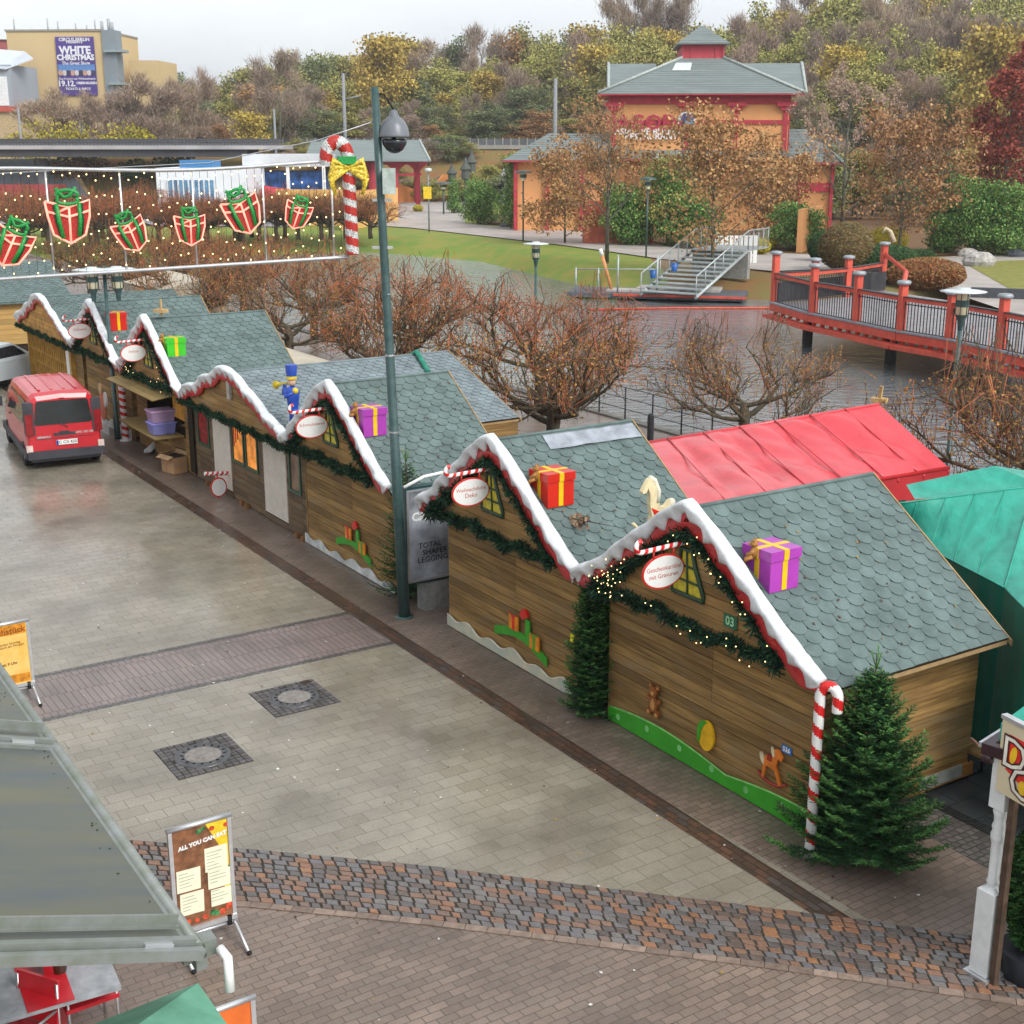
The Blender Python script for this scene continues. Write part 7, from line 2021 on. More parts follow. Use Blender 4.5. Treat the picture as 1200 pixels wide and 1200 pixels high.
wall_wavy('orange_wall', 'orange wall with a raised peak beside the pavilion', G(462, 238), G(545, 234), lambda f: 2.2+1.0*math.exp(-((f-.72)/.08)**2)+.5*math.cos(f*9), M('orange wall deep', (.58, .22, .07), .75, .06, .5))
wall_wavy('orange_wall', 'stepped yellow orange wall behind the tall pole', G(405, 270), G(467, 258), lambda f: 3.4 if f > .0 else 2.4, m_ow)
wall_wavy('orange_wall', 'yellow orange wall seen through the light curtain', G(325, 263), G(404, 264), lambda f: 3.5, m_ow)
wall_wavy('orange_wall', 'short orange wall behind the first pavilion post', G(415, 250), G(452, 246), lambda f: 2.6, M('orange wall deep', (.58, .22, .07), .75, .06, .5))
# statue, person, lamps, poles
t = thing('statue', 'black and white stone figure on a pedestal beside the bamboo', 'statue', G(592, 262), 0)
mb = MB(); mb.bx(-.45, .45, -.45, .45, 0, 2.0); mb.build('pedestal', M('brown stone', (.25, .18, .14), .8), t)
mb = MB(); rr = random.Random(5)
for i in range(16): mb.ball((rr.gauss(0, .35), rr.gauss(0, .3), 2.2+i*.22), (.38, .35, .3), i % 2, 7, 5)
mb.build('figure', [M('pale stone', (.5, .5, .48), .7), M('black stone', (.03, .03, .03), .6)], t)
def stone_lantern(px, py, h, lab):
    t = thing('stone_lantern', lab, 'stone lantern', G(px, py), 0, 'stone lanterns at the plaza'); mb = MB()
    mb.lathe([(.5, 0), (.5, .4), (.2, .5), (.2, h*.5), (.55, h*.55), (.55, h*.72), (.8, h*.75), (.3, h*.88), (.08, h), (.01, h)], n=8, smooth=False); mb.build('stone', M('lantern stone', (.10, .11, .10), .8), t)
stone_lantern(546, 240, 6.2, 'dark stone lantern at the end of the plaza'); stone_lantern(553, 236, 7.2, 'taller dark stone lantern before the white wall'); stone_lantern(530, 236, 5.2, 'stone lantern on the peak of the orange wall')
def person(px, py, lab):
    b = G(px, py); t = thing('person', lab, 'person', b, .4)
    me = bpy.data.meshes.new('body'); V = [(0, 0, .95), (0, 0, 1.2), (0, .01, 1.45), (0, 0, 1.55), (0, -.01, 1.68), (.2, 0, 1.42), (.26, .03, 1.12), (.25, -.06, .86), (-.2, 0, 1.42), (-.26, .03, 1.12), (-.25, -.06, .86), (.09, 0, .9), (.11, -.08, .5), (.11, .02, .08), (.11, -.1, .04), (-.09, 0, .9), (-.11, .08, .5), (-.11, .14, .08), (-.11, .02, .04)]
    E = [(0, 1), (1, 2), (2, 3), (3, 4), (2, 5), (5, 6), (6, 7), (2, 8), (8, 9), (9, 10), (0, 11), (11, 12), (12, 13), (13, 14), (0, 15), (15, 16), (16, 17), (17, 18)]
    me.from_pydata(V, E, []); o = bpy.data.objects.new('body', me); C.objects.link(o); o.parent = t
    sk = o.modifiers.new('skin', 'SKIN'); R_ = [.15, .15, .16, .06, .10, .08, .055, .045, .08, .055, .045, .10, .075, .055, .04, .10, .075, .055, .04]
    for i, q in enumerate(R_): me.skin_vertices[0].data[i].radius = (q, q)
    me.skin_vertices[0].data[0].use_root = True
    o.modifiers.new('sub', 'SUBSURF').levels = 1; me.materials.append(M('dark coat', (.03, .03, .045), .8))
    mb = MB(); mb.ball((0, .02, 1.73), (.105, .115, .10), 0, 10, 8); mb.build('hair', M('dark hair', (.03, .02, .015), .7), t)
    mb = MB(); mb.ball((0, -.05, 1.69), (.08, .08, .10), 0, 10, 8); mb.build('face', M('skin tone', (.5, .32, .24), .5), t)
person(479, 237, 'person in dark coat walking on the far plaza beside the pavilion')
def path_lamp(px, py, ptop, lab, disc_=True):
    b = G(px, py); h = AT(px, ptop, b.y).z; t = thing('park_lamp', lab, 'street lamp', b, 0, 'slim park lamps')
    s = b.y/100
    mb = MB(); mb.tube([(0, 0, 0), (0, 0, h-.7)], .07*s, 6); mb.build('post', m_pole, t)
    mb = MB(); mb.lathe([(.14*s, h-.75), (.22*s, h-.1)], n=10); mb.build('lamp_glass', m_lg, t); mb = MB(); mb.lathe([(.62*s, h-.1), (.60*s, h), (.1, h+.1)], n=14); mb.lathe([(.62*s, h-.1), (.01, h-.1)], n=14); mb.lathe([(.25*s, h-.5), (.25*s, h-.25)], n=10); mb.build('lamp_disc', m_pole, t)
path_lamp(613, 283, 201, 'slim dark lamp on the path left of the brown bush'); path_lamp(757, 302, 209, 'slim dark lamp on the path above the grass bank')
path_lamp(520, 251, 214, 'dark lamp with stone foot on the far plaza')
t = thing('sign_post', 'thin post with a yellow sign at the plaza edge', 'sign', G(503, 272), 0); b = G(503, 272); h = AT(503, 202, b.y).z
mb = MB(); mb.tube([(0, 0, 0), (0, 0, h)], .08, 6); mb.build('post', M('grey post', (.25, .27, .28), .6), t)
mb = MB(); mb.box((-.1, -.12, h*.66), (.75, .06, 1.1)); mb.build('yellow_panel', M('sign panel yellow', (.85, .58, .02), .4), t); mb = MB(); mb.lathe([(.05, h), (.35, h+.1), (.3, h+.35), (.01, h+.4)], n=10); mb.build('lamp_head', m_disc, t)
for px, py, pt, r_, lab in ((402, 180, 86, .22, 'grey lattice mast left of the lamp pole at the hillside'), (651, 168, 92, .26, 'concrete mast between the autumn trees'), (21, 190, 126, .16, 'thin mast at the road bridge near the left edge'), (321, 205, 128, .15, 'slim mast behind the light curtain')):
    Y = 196; p = AT(px, pt, Y); t = thing('mast', lab, 'mast', (p.x, Y, 0), 0, 'masts along the railway'); mb = MB(); mb.tube([(0, 0, 0), (0, 0, p.z)], [r_*1.3, r_], 8); mb.build('pole', M('mast grey', (.26, .27, .29), .7), t)
    if px == 402:
        mb = MB(); mb.tube([(0, 0, p.z-3.5), (2.4, 0, p.z-3.0)], .1, 5); mb.build('arm', M('mast grey', (.26, .27, .29), .7), t)

# ---------------------------------------------------------------- railway fence, road bridge
Yf = 214.0
t = thing('railway_fence', 'dark noise fence on top of the embankment between the trees', 'fence', (0, Yf, 0), 0)
xa = AT(322, 166, Yf).x; xb = AT(990, 166, Yf).x; zt_ = AT(500, 162.5, Yf).z; zb_ = AT(500, 170, Yf).z
mb = MB(); mb.bx(xa, xb, 0, .2, zb_, zt_); mb.build('panels', M('fence grey', (.12, .13, .14), .8, .2, .4), t)
mb = MB(); n = 70
for i in range(n+1): x = xa+(xb-xa)*i/n; mb.bx(x-.1, x+.1, -.12, 0, zb_-.6, zt_+.1)
mb.bx(xa, xb, -.4, -.0, zb_-.6, zb_-.003); mb.build('posts', M('fence concrete', (.30, .29, .27), .8), t)
Yr = 178.0
t = thing('road_bridge', 'long grey road bridge on a round pier across the left background', 'bridge', (0, Yr, 0), .015)
X = lambda px: AT(px, 170, Yr).x
Z = lambda py: AT(160, py, Yr).z
mb = MB(); mb.bx(X(-120), X(290), 0, 9, Z(184), Z(175)); mb.build('girder', M('girder shade', (.075, .072, .078), .8, .15, .3), t)
mb = MB(); mb.bx(X(-120), X(332), -.45, 9.3, Z(175), Z(170.5)); mb.build('deck_edge', M('deck concrete', (.40, .38, .38), .8, .12, .25), t)
mb = MB(); n = 110
for i in range(n): x = X(-120)+(X(330)-X(-120))*i/n; mb.bx(x, x+.10, -.3, -.2, Z(170.5), Z(163))
for z in (Z(163), Z(166)): mb.bx(X(-120), X(330), -.32, -.18, z-.08, z+.05)
mb.build('railing', M('rail dark', (.10, .10, .11), .6), t)
mb = MB(); mb.bx(X(-120), X(330), -.2, -.16, Z(170.5), Z(163.5)); mb.build('railing_mesh', M('rail mesh', (.17, .165, .17), .8), t)
for px in (37, -60):
    mb = MB(); mb.tube([(X(px), 4, 0), (X(px), 4, Z(186))], .9, 12); mb.build('pier', M('pier concrete', (.22, .21, .22), .8, .15, .4), t)
mb = MB(); mb.add([(X(-120), 9.5, Z(187)), (X(46), 9.5, Z(187)), (X(95), 5.0, -.1), (X(-120), 5.0, -.1)], [(3, 2, 1, 0)]); mb.build('abutment_slab', M('slab concrete', (.36, .38, .42), .8, .1, .2), t)
sl_ = sheet('embankment', [Vector((0, 0, 0))]*3, m_grass) if False else None
mb = MB(); mb.add([(X(52), Yr+9.4, Z(187)), (X(400), Yr+12, Z(180)), (X(400), Yr-4, .05), (X(100), Yr+3, .05)], [(3, 2, 1, 0)]); o = mb.build('embankment', m_bank); o['kind'] = 'structure'
for px, py, r_, mt, lab in ((95, 190, 2.6, hbr, 'copper coloured shrub under the road bridge'), (185, 192, 3.2, hg, 'green shrubs under the road bridge'), (20, 152, 5, hy, 'yellow-green shrub above the bridge deck at the left edge'), (55, 154, 4, hy, 'yellow-green shrub right below the banner wall'), (113, 155, 4, hy, 'yellowish shrub at the foot of the grey stair tower'), (150, 157, 3, hy, 'low yellow shrub below the bare trees')):
    b = AT(px, py, Yr+6 if py > 160 else 205); t = thing('bank_shrub', lab, 'shrub', (b.x, b.y, max(0, b.z-r_*.8) if py > 160 else b.z-r_*1.1), 0, 'shrubs round the road bridge'); rr = random.Random(px); mb = MB()
    leafcards(mb, rr, [((rr.gauss(0, r_*.5), 0, r_*.7), (r_, r_*.6, r_*.8)), ((r_*.8, 0, r_*.5), (r_, r_*.6, r_*.6)), ((-r_, 0, r_*.5), (r_*.9, r_*.6, r_*.6))], 1500, .28, (0, 1), .2); mb.build('foliage', mt, t)
for px, top, Y, wk, lab in ((60, 112, 210, 1.5, 'bare purple-brown tree before the banner wall, left'), (90, 116, 212, 1.4, 'bare brown tree before the banner wall, right'), (122, 118, 214, 1.2, 'bare tree in front of the grey stair tower'), (158, 98, 216, 1.6, 'broad bare tree right of the grey stair tower'), (178, 112, 218, 1.5, 'bare tree at the open gap of sky'), (228, 92, 240, 1.0, 'slim dark leafless tree against the sky'), (205, 104, 238, .9, 'smaller leafless tree against the sky')):
    place_tree('b1' if px % 2 else 'b2', px, 4.0, Y, top, wk, lab, 'bare trees by the banner wall', rz=px)
t = thing('bridge_house', 'hidden ground', 'x', (0, 0, 0), 0) if False else None

# white-blue building, shop canopies, cars beyond the thicket
b = G(238, 249); Yb = b.y
t = thing('showroom', 'small white flat-roofed building with blue glass front', 'building', (b.x, Yb, 0), -.05)
s = Yb/FPX
XB = lambda px: AT(px, 220, Yb).x-b.x
ZB = lambda py: AT(240, py, Yb).z
mb = MB(); mb.bx(XB(183), XB(291), 0, 9, 0, ZB(197)); mb.build('wall', M('white render', (.76, .78, .80), .6, .04, .4), t)
mb = MB(); n = 9
mb.bx(XB(197), XB(252), -.15, .0, .4, ZB(211), 0)
o = mb.build('glass_front', M('blue glass', (.12, .27, .42), .15, .25, .8), t)
mb = MB()
for i in range(n+1): x = XB(197)+(XB(252)-XB(197))*i/n; mb.bx(x-.09, x+.09, -.22, -.15, .4, ZB(211))
mb.build('mullions', M('white frame', (.7, .72, .75), .5), o)
mb = MB(); mb.bx(XB(206), XB(245), 2, 6, ZB(197), ZB(188)); mb.build('roof_box', M('blue roof box', (.05, .20, .42), .5), t)
t = thing('blue_kiosk', 'blue shop front under a white roof behind the light curtain', 'building', (AT(330, 220, 172).x, 172, 0), 0)
mb = MB(); mb.bx(-4.2, 5.2, 0, 6, 0, 4.6); mb.build('wall', M('shop blue', (.03, .10, .30), .5, .5, .8), t); mb = MB(); mb.bx(-4.6, 6, -1, 7, 5.2, 6.7); mb.build('roof_band', M('white band', (.62, .64, .66), .6, .1, .3), t)
mb = MB()
for x in (-4.3, .8, 5.3): mb.bx(x, x+.4, -.9, -.5, 0, 5.2)
mb.build('posts', m_white, t)
t = thing('red_awning', 'red shop awning under the white roof band', 'awning', (AT(318, 236, 165).x, 165, 0), -.3)
mb = MB(); mb.add([(-2.2, 0, 1.2), (2.8, 0, .9), (1.6, 2, 2.6), (-2.0, 2, 3.0)], [(0, 1, 2, 3)]); mb.bx(-2.2, 2.8, .01, 2, .0, .9); mb.build('cloth', M('awning red', (.52, .06, .08), .5), t)
for (px, py, col, lab) in ((240, 250, (.70, .71, .72), 'white parked car in front of the blue glass building'), (150, 247, (.45, .47, .50), 'silver parked car behind the light curtain'), (120, 246, (.55, .56, .57), 'pale parked car left of the silver one'), (288, 248, (.06, .07, .09), 'dark parked car beside the white one')):
    car(G(px, py), .08, col, lab, 'cars parked beyond the canal')
t = thing('red_container', 'red trailer far left behind the light curtain', 'trailer', G(25, 244), 0); mb = MB(); mb.bx(-7, 5, 0, 3, .6, 2.9); mb.build('body', M('trailer red', (.34, .06, .06), .5), t); mb = MB()
for x in (-5, -3.8, 3): mb.tube([(x, -.1, .45), (x, .4, .45)], .45, 10)
mb.build('wheels', m_black, t)
t = thing('park_railing', 'dark railing on the far bank seen through the light curtain', 'railing', G(160, 252), 0); mb = MB(); 
for i in range(60): mb.bx(-22+i*.8, -22+i*.8+.06, 0, .06, 0, 1.1)
mb.bx(-22, 25.2, 0, .08, 1.1, 1.18); mb.build('bars', m_black, t)

# ---------------------------------------------------------------- cinema building far left
Yc = 262.0; XC = lambda px: AT(px, 120, Yc).x; ZC = lambda py: AT(80, py, Yc).z
t = thing('cinema_building', 'tall beige building with a purple show banner and antennas', 'building', (XC(15), Yc, 0), -.06)
w0 = XC(123)-XC(10)
m_be = M('beige cladding', (.60, .45, .24), .75, .04, .1)
mb = MB(); mb.bx(0, w0, 0, 20, 0, ZC(37)); mb.build('wall', m_be, t)
mb = MB(); mb.bx(-.2, w0+.1, -.2, 20, ZC(37), ZC(36)+.2); mb.build('parapet', M('parapet grey', (.3, .28, .24), .7), t)
mb = MB(); mb.bx(w0, w0+2.6, -.4, 3, 0, ZC(36)); mb.build('stair_tower', M('blue grey cladding', (.22, .26, .29), .6, .05, .2), t)
mb = MB(); mb.bx(w0+.5, w0+4.2, -1.2, 2, ZC(62), ZC(59)); mb.bx(w0+1, w0+4, -1.2, 2, ZC(100), ZC(97)); mb.build('balcony', M('balcony grey', (.3, .36, .38), .6), t)
mb = MB(); mb.bx(w0+2.6, w0+2.6+XC(170)-XC(140)+.8, 6, 18, 0, ZC(69)); mb.build('side_block', m_be, t)
rr = random.Random(6)
for px in (15, 55, 67, 88, 101, 111, 119, 127, 131):
    mb = MB(); x = XC(px)-XC(10); mb.tube([(x, 2, ZC(37)), (x, 2, ZC(37-rr.uniform(8, 18)))], .14 if px < 117 else .3, 5); mb.build('antenna', M('antenna grey', (.4, .42, .44), .6), t)
x0 = XC(68)-XC(10); x1 = XC(113)-XC(10); z0 = ZC(112); z1 = ZC(43.5)
mb = MB(); mb.bx(x0, x1, -.35, -.1, z0, z1); bn = mb.build('banner', M('banner purple', (.09, .055, .26), .5, .1, .2), t)
mb = MB(); cx = (x0+x1)/2; hh = z1-z0
def bt(s, sz, f, b=.02, dx=0): add_text(mb, s, sz, frameM((cx+dx, -.42, z0+hh*f), (1, 0, 0)), 0, .03, b)
bt('CIRCUS BERLIN', .85, .95, .02); bt('PRESENTS', .7, .91, .02); bt('WHITE', 1.9, .765, .08); bt('CHRISTMAS', 1.35, .645, .06); bt('The Great Show', .8, .55, .01); bt('Das Konzert zur Weihnachtszeit', .52, .285, .005); bt('19.12.', 1.4, .20, .05, -2.1); bt('OBERHAUSEN', .62, .21, .02, 1.7); bt('TICKETS & INFOS', .62, .11, .01)
mb.build('lettering', M('banner lettering', (.80, .80, .88), .5), bn)
mb = MB(); mb.bx(x0+.1, x1-.1, -.40, -.36, z0+hh*.42, z0+hh*.53); mb.build('light_band', M('banner blue', (.12, .25, .55), .5), bn)
mb = MB(); rr = random.Random(9)
for i in range(9): disc(mb, x0+.5+i*(x1-x0-1)/8, z0+hh*.385, .42, hh*.05, -.44, -.37, i % 3, 10)
mb.build('figures', [M('banner skin', (.55, .33, .26), .6), M('banner pale', (.6, .55, .55), .6), M('banner dark', (.06, .05, .1), .6)], bn)
t = thing('theatre_hall', 'white and grey hall with curved metal roof and red band at the left edge', 'building', (XC(-60), Yc-14, 0), -.05)
k2 = (Yc-14)/Yc; X2 = lambda px: (AT(px, 120, Yc-14).x-XC(-60)); Z2 = lambda py: AT(0, py, Yc-14).z
mb = MB(); mb.bx(0, X2(18), 0, 12, 0, Z2(76)); mb.build('wall', M('grey blue cladding', (.33, .37, .42), .6, .05, .1), t)
mb = MB(); mb.bx(X2(-60), X2(13), -.2, 0, Z2(124), Z2(90)); mb.build('white_panel', M('white panel', (.78, .80, .82), .6), t)
mb = MB(); mb.add([(X2(-60), -.6, Z2(72)), (X2(14), -.6, Z2(80)), (X2(38), 3, Z2(67)), (X2(10), 10, Z2(56)), (X2(-60), 10, Z2(50)), (X2(-60), -.6, Z2(74)), (X2(14), -.6, Z2(82)), (X2(38), 3, Z2(69))], [(0, 1, 2, 3, 4), (0, 5, 6, 1), (1, 6, 7, 2)]); mb.build('metal_roof', M('pale metal roof', (.55, .60, .66), .45, .05, .3), t)
mb = MB(); mb.bx(X2(-60), X2(45), -.6, 4, Z2(131), Z2(125)); mb.build('red_band', M('hall red band', (.50, .10, .07), .6), t)
mb = MB(); mb.bx(X2(-60), X2(44), -.1, 4, 0, Z2(131)); mb.build('lower_wall', M('hall lower wall', (.5, .38, .22), .7), t)
mb = MB(); mb.bx(X2(64), X2(100), 3, 4, Z2(157), Z2(142), 0); mb.bx(X2(82), X2(88), 2.7, 3, Z2(155), Z2(141), 1); mb.build('glazed_entrance', [M('entrance glass', (.10, .16, .18), .2), m_white], t)
t = thing('red_roof_block', 'small red roof corner above the hall at the left edge', 'building', (XC(-30), Yc+8, 0), 0)
mb = MB(); mb.bx(0, XC(9)-XC(-30), 0, 6, 0, AT(0, 47, Yc+8).z); mb.build('wall', M('dull red', (.42, .12, .12), .7), t)
mb = MB(); mb.bx(0, XC(9)-XC(-30)+.3, -.3, 6, AT(0, 47, Yc+8).z, AT(0, 46, Yc+8).z); mb.build('roof', M('parapet grey', (.3, .28, .24), .7), t)
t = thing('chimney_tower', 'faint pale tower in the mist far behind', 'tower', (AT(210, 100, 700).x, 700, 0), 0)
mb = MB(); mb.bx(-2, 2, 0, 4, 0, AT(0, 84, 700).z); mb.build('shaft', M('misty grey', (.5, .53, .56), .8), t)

# ---------------------------------------------------------------- red footbridge
m_rb = M('bridge red', (.62, .10, .065), .5, .1, 2); m_rbd = M('bridge deck boards', (.30, .29, .30), .6, .15, 3); m_bar = M('dark bars', (.05, .05, .055), .5)
cap = M('zinc cap', (.33, .36, .38), .45, .1, 5, metal=.3)
zd = .5
F = [(907, 355), (952, 368), (1003, 378), (1055, 389), (1112, 398), (1172, 411), (1235, 426), (1300, 441)]
fp = [G(x, y, zd) for x, y in F]
t = thing('footbridge', 'red wooden footbridge with capped posts crossing the canal', 'bridge', (0, 0, 0), 0)
hts = [298, 313, 322, 333, 345, 349, 358, 372]
dirb = (fp[5]-fp[2]).normalized()
bk = [fp[0], G(953, 352, zd), G(992, 348, zd), G(1033, 340, zd)]
mb = MB(); far = [G(1300, 395, zd), G(1110, 352, zd)]
mb.add([p for p in fp]+[far[0], far[1], bk[3], bk[2], bk[1]], [tuple(range(len(fp)+5))]); mb.build('deck', m_rbd, t)
mb = MB(); n = 70
def seg(mb, a, b, zlo, zhi, th, m=0, off=0):
    d = (b-a); L = d.length; d.normalize(); nn = Vector((d.y, -d.x, 0))
    c = (a+b)/2+nn*off; mb.box((c.x, c.y, (zlo+zhi)/2), (L, th, zhi-zlo), m, rz=math.atan2(d.y, d.x))
for i in range(len(fp)-1):
    seg(mb, fp[i], fp[i+1], zd-.34, zd-.02, .22, off=.12); seg(mb, fp[i], fp[i+1], zd-.68, zd-.50, .5, off=.3)
    for k in range(5):
        p = fp[i].lerp(fp[i+1], k/5); mb.box((p.x+.1, p.y-.02, zd-.42), (.14, .3, .2))
mb.build('edge_beam', m_rb, t)
mb = MB()
for i in range(len(fp)-1): seg(mb, fp[i], fp[i+1], zd+.0, zd+.07, .3, off=.12)
mb.build('kerb_board', M('grey kerb board', (.28, .29, .32), .6), t)
P_all = [(p, h) for p, h in zip(fp, hts)]+[(bk[1], 306), (bk[2], 303), (bk[3], 287)]
for p, h in P_all:
    px = 600+FPX*p.x/(p.y*CP-(zd-H)*SP)
    zt2 = AT(px, h, p.y).z
    mb = MB(); mb.box((p.x, p.y, (zd-.3+zt2)/2), (.28, .28, zt2-zd+.3), rz=.3); o = mb.build('rail_post', m_rb, t)
    mb = MB(); mb.lathe([(.27, zt2), (.31, zt2+.07), (.25, zt2+.15), (.01, zt2+.18)], (p.x, p.y, 0), 10); mb.lathe([(.27, zt2), (.01, zt2)], (p.x, p.y, 0), 10); mb.build('post_cap', cap, o)
def railing(a, b, z=1.42):
    mb = MB(); seg(mb, a, b, zd+z-.15, zd+z+.0, .14); mb.build('handrail', m_rb, t)
    mb = MB(); L = (b-a).length; k = int(L/.17)
    for i in range(1, k): p = a.lerp(b, i/k); mb.box((p.x, p.y, zd+.65), (.035, .035, 1.2))
    seg(mb, a, b, zd+.06, zd+.10, .04); seg(mb, a, b, zd+z-.28, zd+z-.24, .04); seg(mb, a, b, zd+z+.02, zd+z+.05, .24)
    mb.build('balusters', m_bar, t)
for i in range(len(fp)-1): railing(fp[i], fp[i+1])
for i in range(3): railing(bk[i], bk[i+1])
mb = MB(); a = bk[3]; b = fp[3]
mb.tube([(a.x, a.y, zd+1.9), (a.x+.5, a.y-2.5, zd+1.2), (b.x+.0, b.y+.5, zd+.9)], .13, 4); mb.build('slanted_rail', m_rb, t)
mb = MB(); seg(mb, bk[0], bk[3], zd+.05, zd+1.0, .08, off=.2); mb.build('dark_panel', m_bar, t)
mb = MB()
for i in (1, 3, 5): p = fp[i]; mb.tube([(p.x+.4, p.y+2.5, -1.6), (p.x+.4, p.y+2.5, zd-.6)], .25, 8)
mb.build('pile', M('dark piles', (.05, .045, .04), .8), t)
t = thing('stone_bird', 'pale carved bird on a stake by the tall bridge post', 'statue', G(1040, 312), 0)
mb = MB(); mb.tube([(0, 0, 0), (0, 0, 1.6)], .12, 6); mb.tube([(.3, 0, 1.6), (.0, 0, 2.3), (-.3, 0, 2.5), (-.5, 0, 2.2)], [.2, .16, .14, .08], 7); mb.build('carving', M('pale carving', (.55, .45, .3), .7), t)
t = thing('low_wall', 'low dark wall at the end of the footbridge', 'wall', G(1160, 350), -.35); mb = MB(); mb.bx(-1, 6, 0, .4, -.1, .55); mb.build('stones', M('dark slate wall', (.08, .085, .095), .7), t)

# ---------------------------------------------------------------- metal steps and landing
m_gal = M('galvanised steel', (.42, .46, .46), .45, .1, 4, metal=.3)
sb = G(790, 342, -.6); stp = G(850, 306, .2)
sb = Vector((sb.x, 79.5, 0)); d = Vector((stp.x-G(780, 338, 0).x, stp.y-G(780, 338, 0).y, 0)); 
b0 = G(783, 338, -.3); b1 = G(845, 303, .9); d = (b1-b0); d.z = 0; Ls = d.length; d.normalize(); nn = Vector((-d.y, d.x, 0))
t = thing('metal_steps', 'galvanised steel steps with mesh railings on the grass bank', 'steps', (b0.x, b0.y, 0), math.atan2(d.y, d.x))
mb = MB(); ns = 11; wS_ = 3.6
for i in range(ns): x = Ls*i/ns; z = -.6+2.2*i/ns; mb.bx(x, x+Ls/ns*.9, -wS_/2, wS_/2, z, z+.07)
mb.build('treads', m_gal, t)
mb = MB()
for y in (-wS_/2, wS_/2):
    mb.tube([(0, y, -.75), (Ls, y, 1.45)], .12, 4); mb.tube([(0, y, .5), (Ls, y, 2.7), (Ls+3.5, y, 2.7)], .05, 5)
    for i in range(7): x = Ls*i/6; mb.tube([(x, y, -.7+2.2*i/6), (x, y, .5+2.2*i/6)], .035, 4)
    for i in range(46): x = Ls*i/45; mb.tube([(x, y, -.6+2.2*i/45), (x, y, .45+2.2*i/45)], .010, 3)
    for i in range(5): mb.tube([(Ls+i*.85, y, 1.5), (Ls+i*.85, y, 2.7)], .035, 4)
    for i in range(20): mb.tube([(Ls+i*.18, y, 1.5), (Ls+i*.18, y, 2.7)], .01, 3)
mb.build('railing', m_gal, t)
mb = MB(); mb.bx(Ls, Ls+3.6, -wS_/2, wS_/2, 1.42, 1.5); mb.build('top_landing', m_gal, t)
mb = MB(); mb.bx(Ls-.2, Ls+.2, -wS_/2-.1, wS_/2+.1, -.3, 1.4); mb.build('landing_base', M('landing concrete', (.3, .3, .28), .8), t)
for i, (px, py, lab) in enumerate(((765, 326, 'blue bucket at the foot of the metal steps'), (790, 318, 'blue bucket standing on the metal steps'))):
    p = G(px, py, .1+.5*i); tt = thing('blue_bucket', lab, 'bucket', p, 0, 'blue buckets'); mb = MB(); mb.lathe([(.16, 0), (.24, .5), (.01, .48)], n=10); mb.build('tub', M('bucket blue', (.01, .10, .35), .4), tt); mb = MB(); mb.tube([(-.22, 0, .5), (0, 0, .7), (.22, 0, .5)], .02, 4); mb.build('handle', m_black, tt)
t = thing('white_fence', 'short white picket fence beside the top of the metal steps', 'fence', G(852, 309), .1); mb = MB()
for i in range(9): mb.bx(-.9+i*.34, -.9+i*.34+.26, 0, .06, .0, 1.9)
mb.build('pickets', m_white, t); mb = MB(); mb.bx(-.9, 2.1, .06, .12, .5, .65); mb.build('rail', m_white, t)
t = thing('jetty', 'low floating jetty with pale planks at the foot of the steps', 'jetty', G(772, 345, -.9), -.25)
mb = MB(); mb.bx(-5.5, 5.2, -1.2, 2.4, -.15, .12); mb.build('float', M('jetty grey', (.12, .125, .14), .6), t); mb = MB(); mb.bx(-1.5, 3.6, .6, 2.6, .13, .3); mb.bx(-3.2, 1.2, -.4, .9, .13, .25); mb.build('planks', M('pale planks', (.50, .47, .44), .6, .15, 2), t)
mb = MB(); mb.bx(-2.6, 5.4, -1.3, -1.2, -.02, .12); mb.build('red_edge', m_rb, t)
mb = MB()
for x in (-5, -3.6, -2.4, 0): mb.tube([(x, -.9, .1), (x, -.9, 2.4 if x > -3 else 1.6)], .06, 5)
mb.tube([(-5, -.9, 1.5), (0, -.9, 1.6)], .03, 4); mb.build('rail_posts', m_gal, t)
t = thing('mooring_post', 'leaning orange and white stake at the waterline', 'post', G(718, 338, -.6), 0); mb = MB(); mb.tube([(0, 0, -.3), (-.75, 0, 2.2)], .12, 6); mb.build('stake', M('orange stake', (.7, .30, .12), .5), t); mb = MB(); mb.tube([(-.69, 0, 2.0), (-.80, 0, 2.4)], .125, 6); mb.build('white_top', m_white, t)
t = thing('water_boom', 'thin red boom line floating across the canal', 'boom', (0, 0, 0), 0); mb = MB(); mb.tube([G(690, 363, -1.15), G(790, 361, -1.15), G(912, 361, -1.15)], .06, 5); mb.build('line', M('boom red', (.75, .10, .04), .5), t)
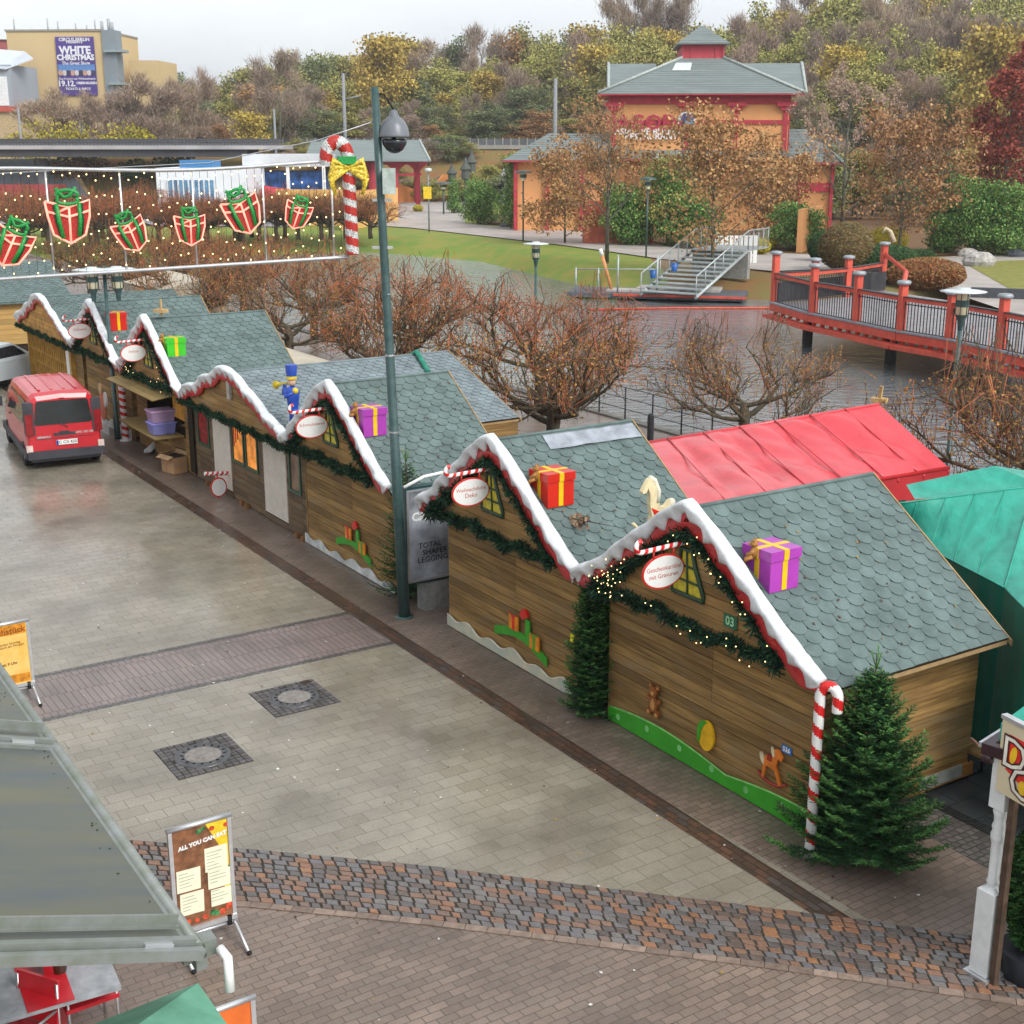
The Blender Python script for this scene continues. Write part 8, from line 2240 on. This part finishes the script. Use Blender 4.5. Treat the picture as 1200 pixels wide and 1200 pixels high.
# canal edge railing on the near quay
t = thing('quay_railing', 'thin dark railing along the near canal edge', 'railing', (0, 0, 0), 0); mb = MB()
for i in range(10): p = W(13+i*1.3, 13.2); mb.tube([p, p+Vector((0, 0, 1.0))], .025, 5)
for z in (.35, .68, 1.0): mb.tube([W(13, 13.2, z), W(24.7, 13.2, z)], .013, 5)
mb.build('bars', m_bar, t)
for i, (s_, lab) in enumerate(((17.6, 'short round bollard on the quay beside the big pollard tree'), (22.2, 'short round bollard farther along the quay'))):
    t = thing('bollard', lab, 'bollard', W(s_, 11.6), 0, 'bollards on the quay'); mb = MB(); mb.lathe([(.09, 0), (.09, .85), (.06, .92), (.01, .93)], n=12); mb.build('post', m_bar, t)
    mb = MB(); mb.lathe([(.12, .0), (.12, .06)], n=12); mb.build('collar', m_alu, t)
# litter: fallen leaves on the square
mb = MB(); rr = random.Random(31)
for k in range(420):
    s_ = rr.uniform(-2, 24); w_ = rr.uniform(-7, -.1) if rr.random() < .7 else rr.uniform(-1.6, -.1)
    p = W(s_, w_, .012+rr.random()*.006); a = rr.uniform(0, 6.3); r_ = rr.uniform(.010, .028)
    e1 = Vector((math.cos(a)*r_, math.sin(a)*r_, 0)); e2 = Vector((-e1.y*.6, e1.x*.6, .004))
    mb.quad(p-e1, p+e2, p+e1, p-e2, rr.choice((0, 0, 1, 2)))
for k in range(130):
    s_c, dp_ = rr.choice(((2.03, 2.8), (6.67, 2.25), (12.45, 2.15), (23.25, 2.7))); x_ = rr.uniform(.25, 2.2)**1.0; y_ = rr.uniform(.1, dp_)
    p = W(s_c-x_, y_, 3.64-x_*(1.62/2.38)+.035); a = rr.uniform(0, 6.3); r_ = rr.uniform(.012, .03); e1 = -U*math.cos(a)*r_+D*math.sin(a)*r_; e1.z = -math.cos(a)*r_*.68
    e2 = U*math.sin(a)*r_*.6+D*math.cos(a)*r_*.6; e2.z = math.sin(a)*r_*.41
    mb.quad(p-e1, p+e2, p+e1, p-e2, rr.choice((0, 1, 1)))
o = mb.build('fallen_leaves', [M('leaf ochre', (.32, .20, .06), .8), M('leaf dark', (.10, .05, .03), .8), M('paper bit', (.6, .6, .58), .8)]); o['kind'] = 'stuff'; tag(o, 'small fallen leaves and scraps on the wet paving and the stall roofs', 'fallen leaves')
if HAZE:
    mb = MB(); mb.bx(-700, 700, -30, 760, -2.6, 60)
    m, t_, b_ = nt('haze air'); t_.nodes.remove(b_)
    v = t_.nodes.new('ShaderNodeVolumePrincipled'); v.inputs['Color'].default_value = (.9, .93, .96, 1); v.inputs['Density'].default_value = HAZE; v.inputs['Anisotropy'].default_value = .2
    t_.links.new(v.outputs[0], t_.nodes['Material Output'].inputs['Volume'])
    o = mb.build('haze', m); o['kind'] = 'stuff'
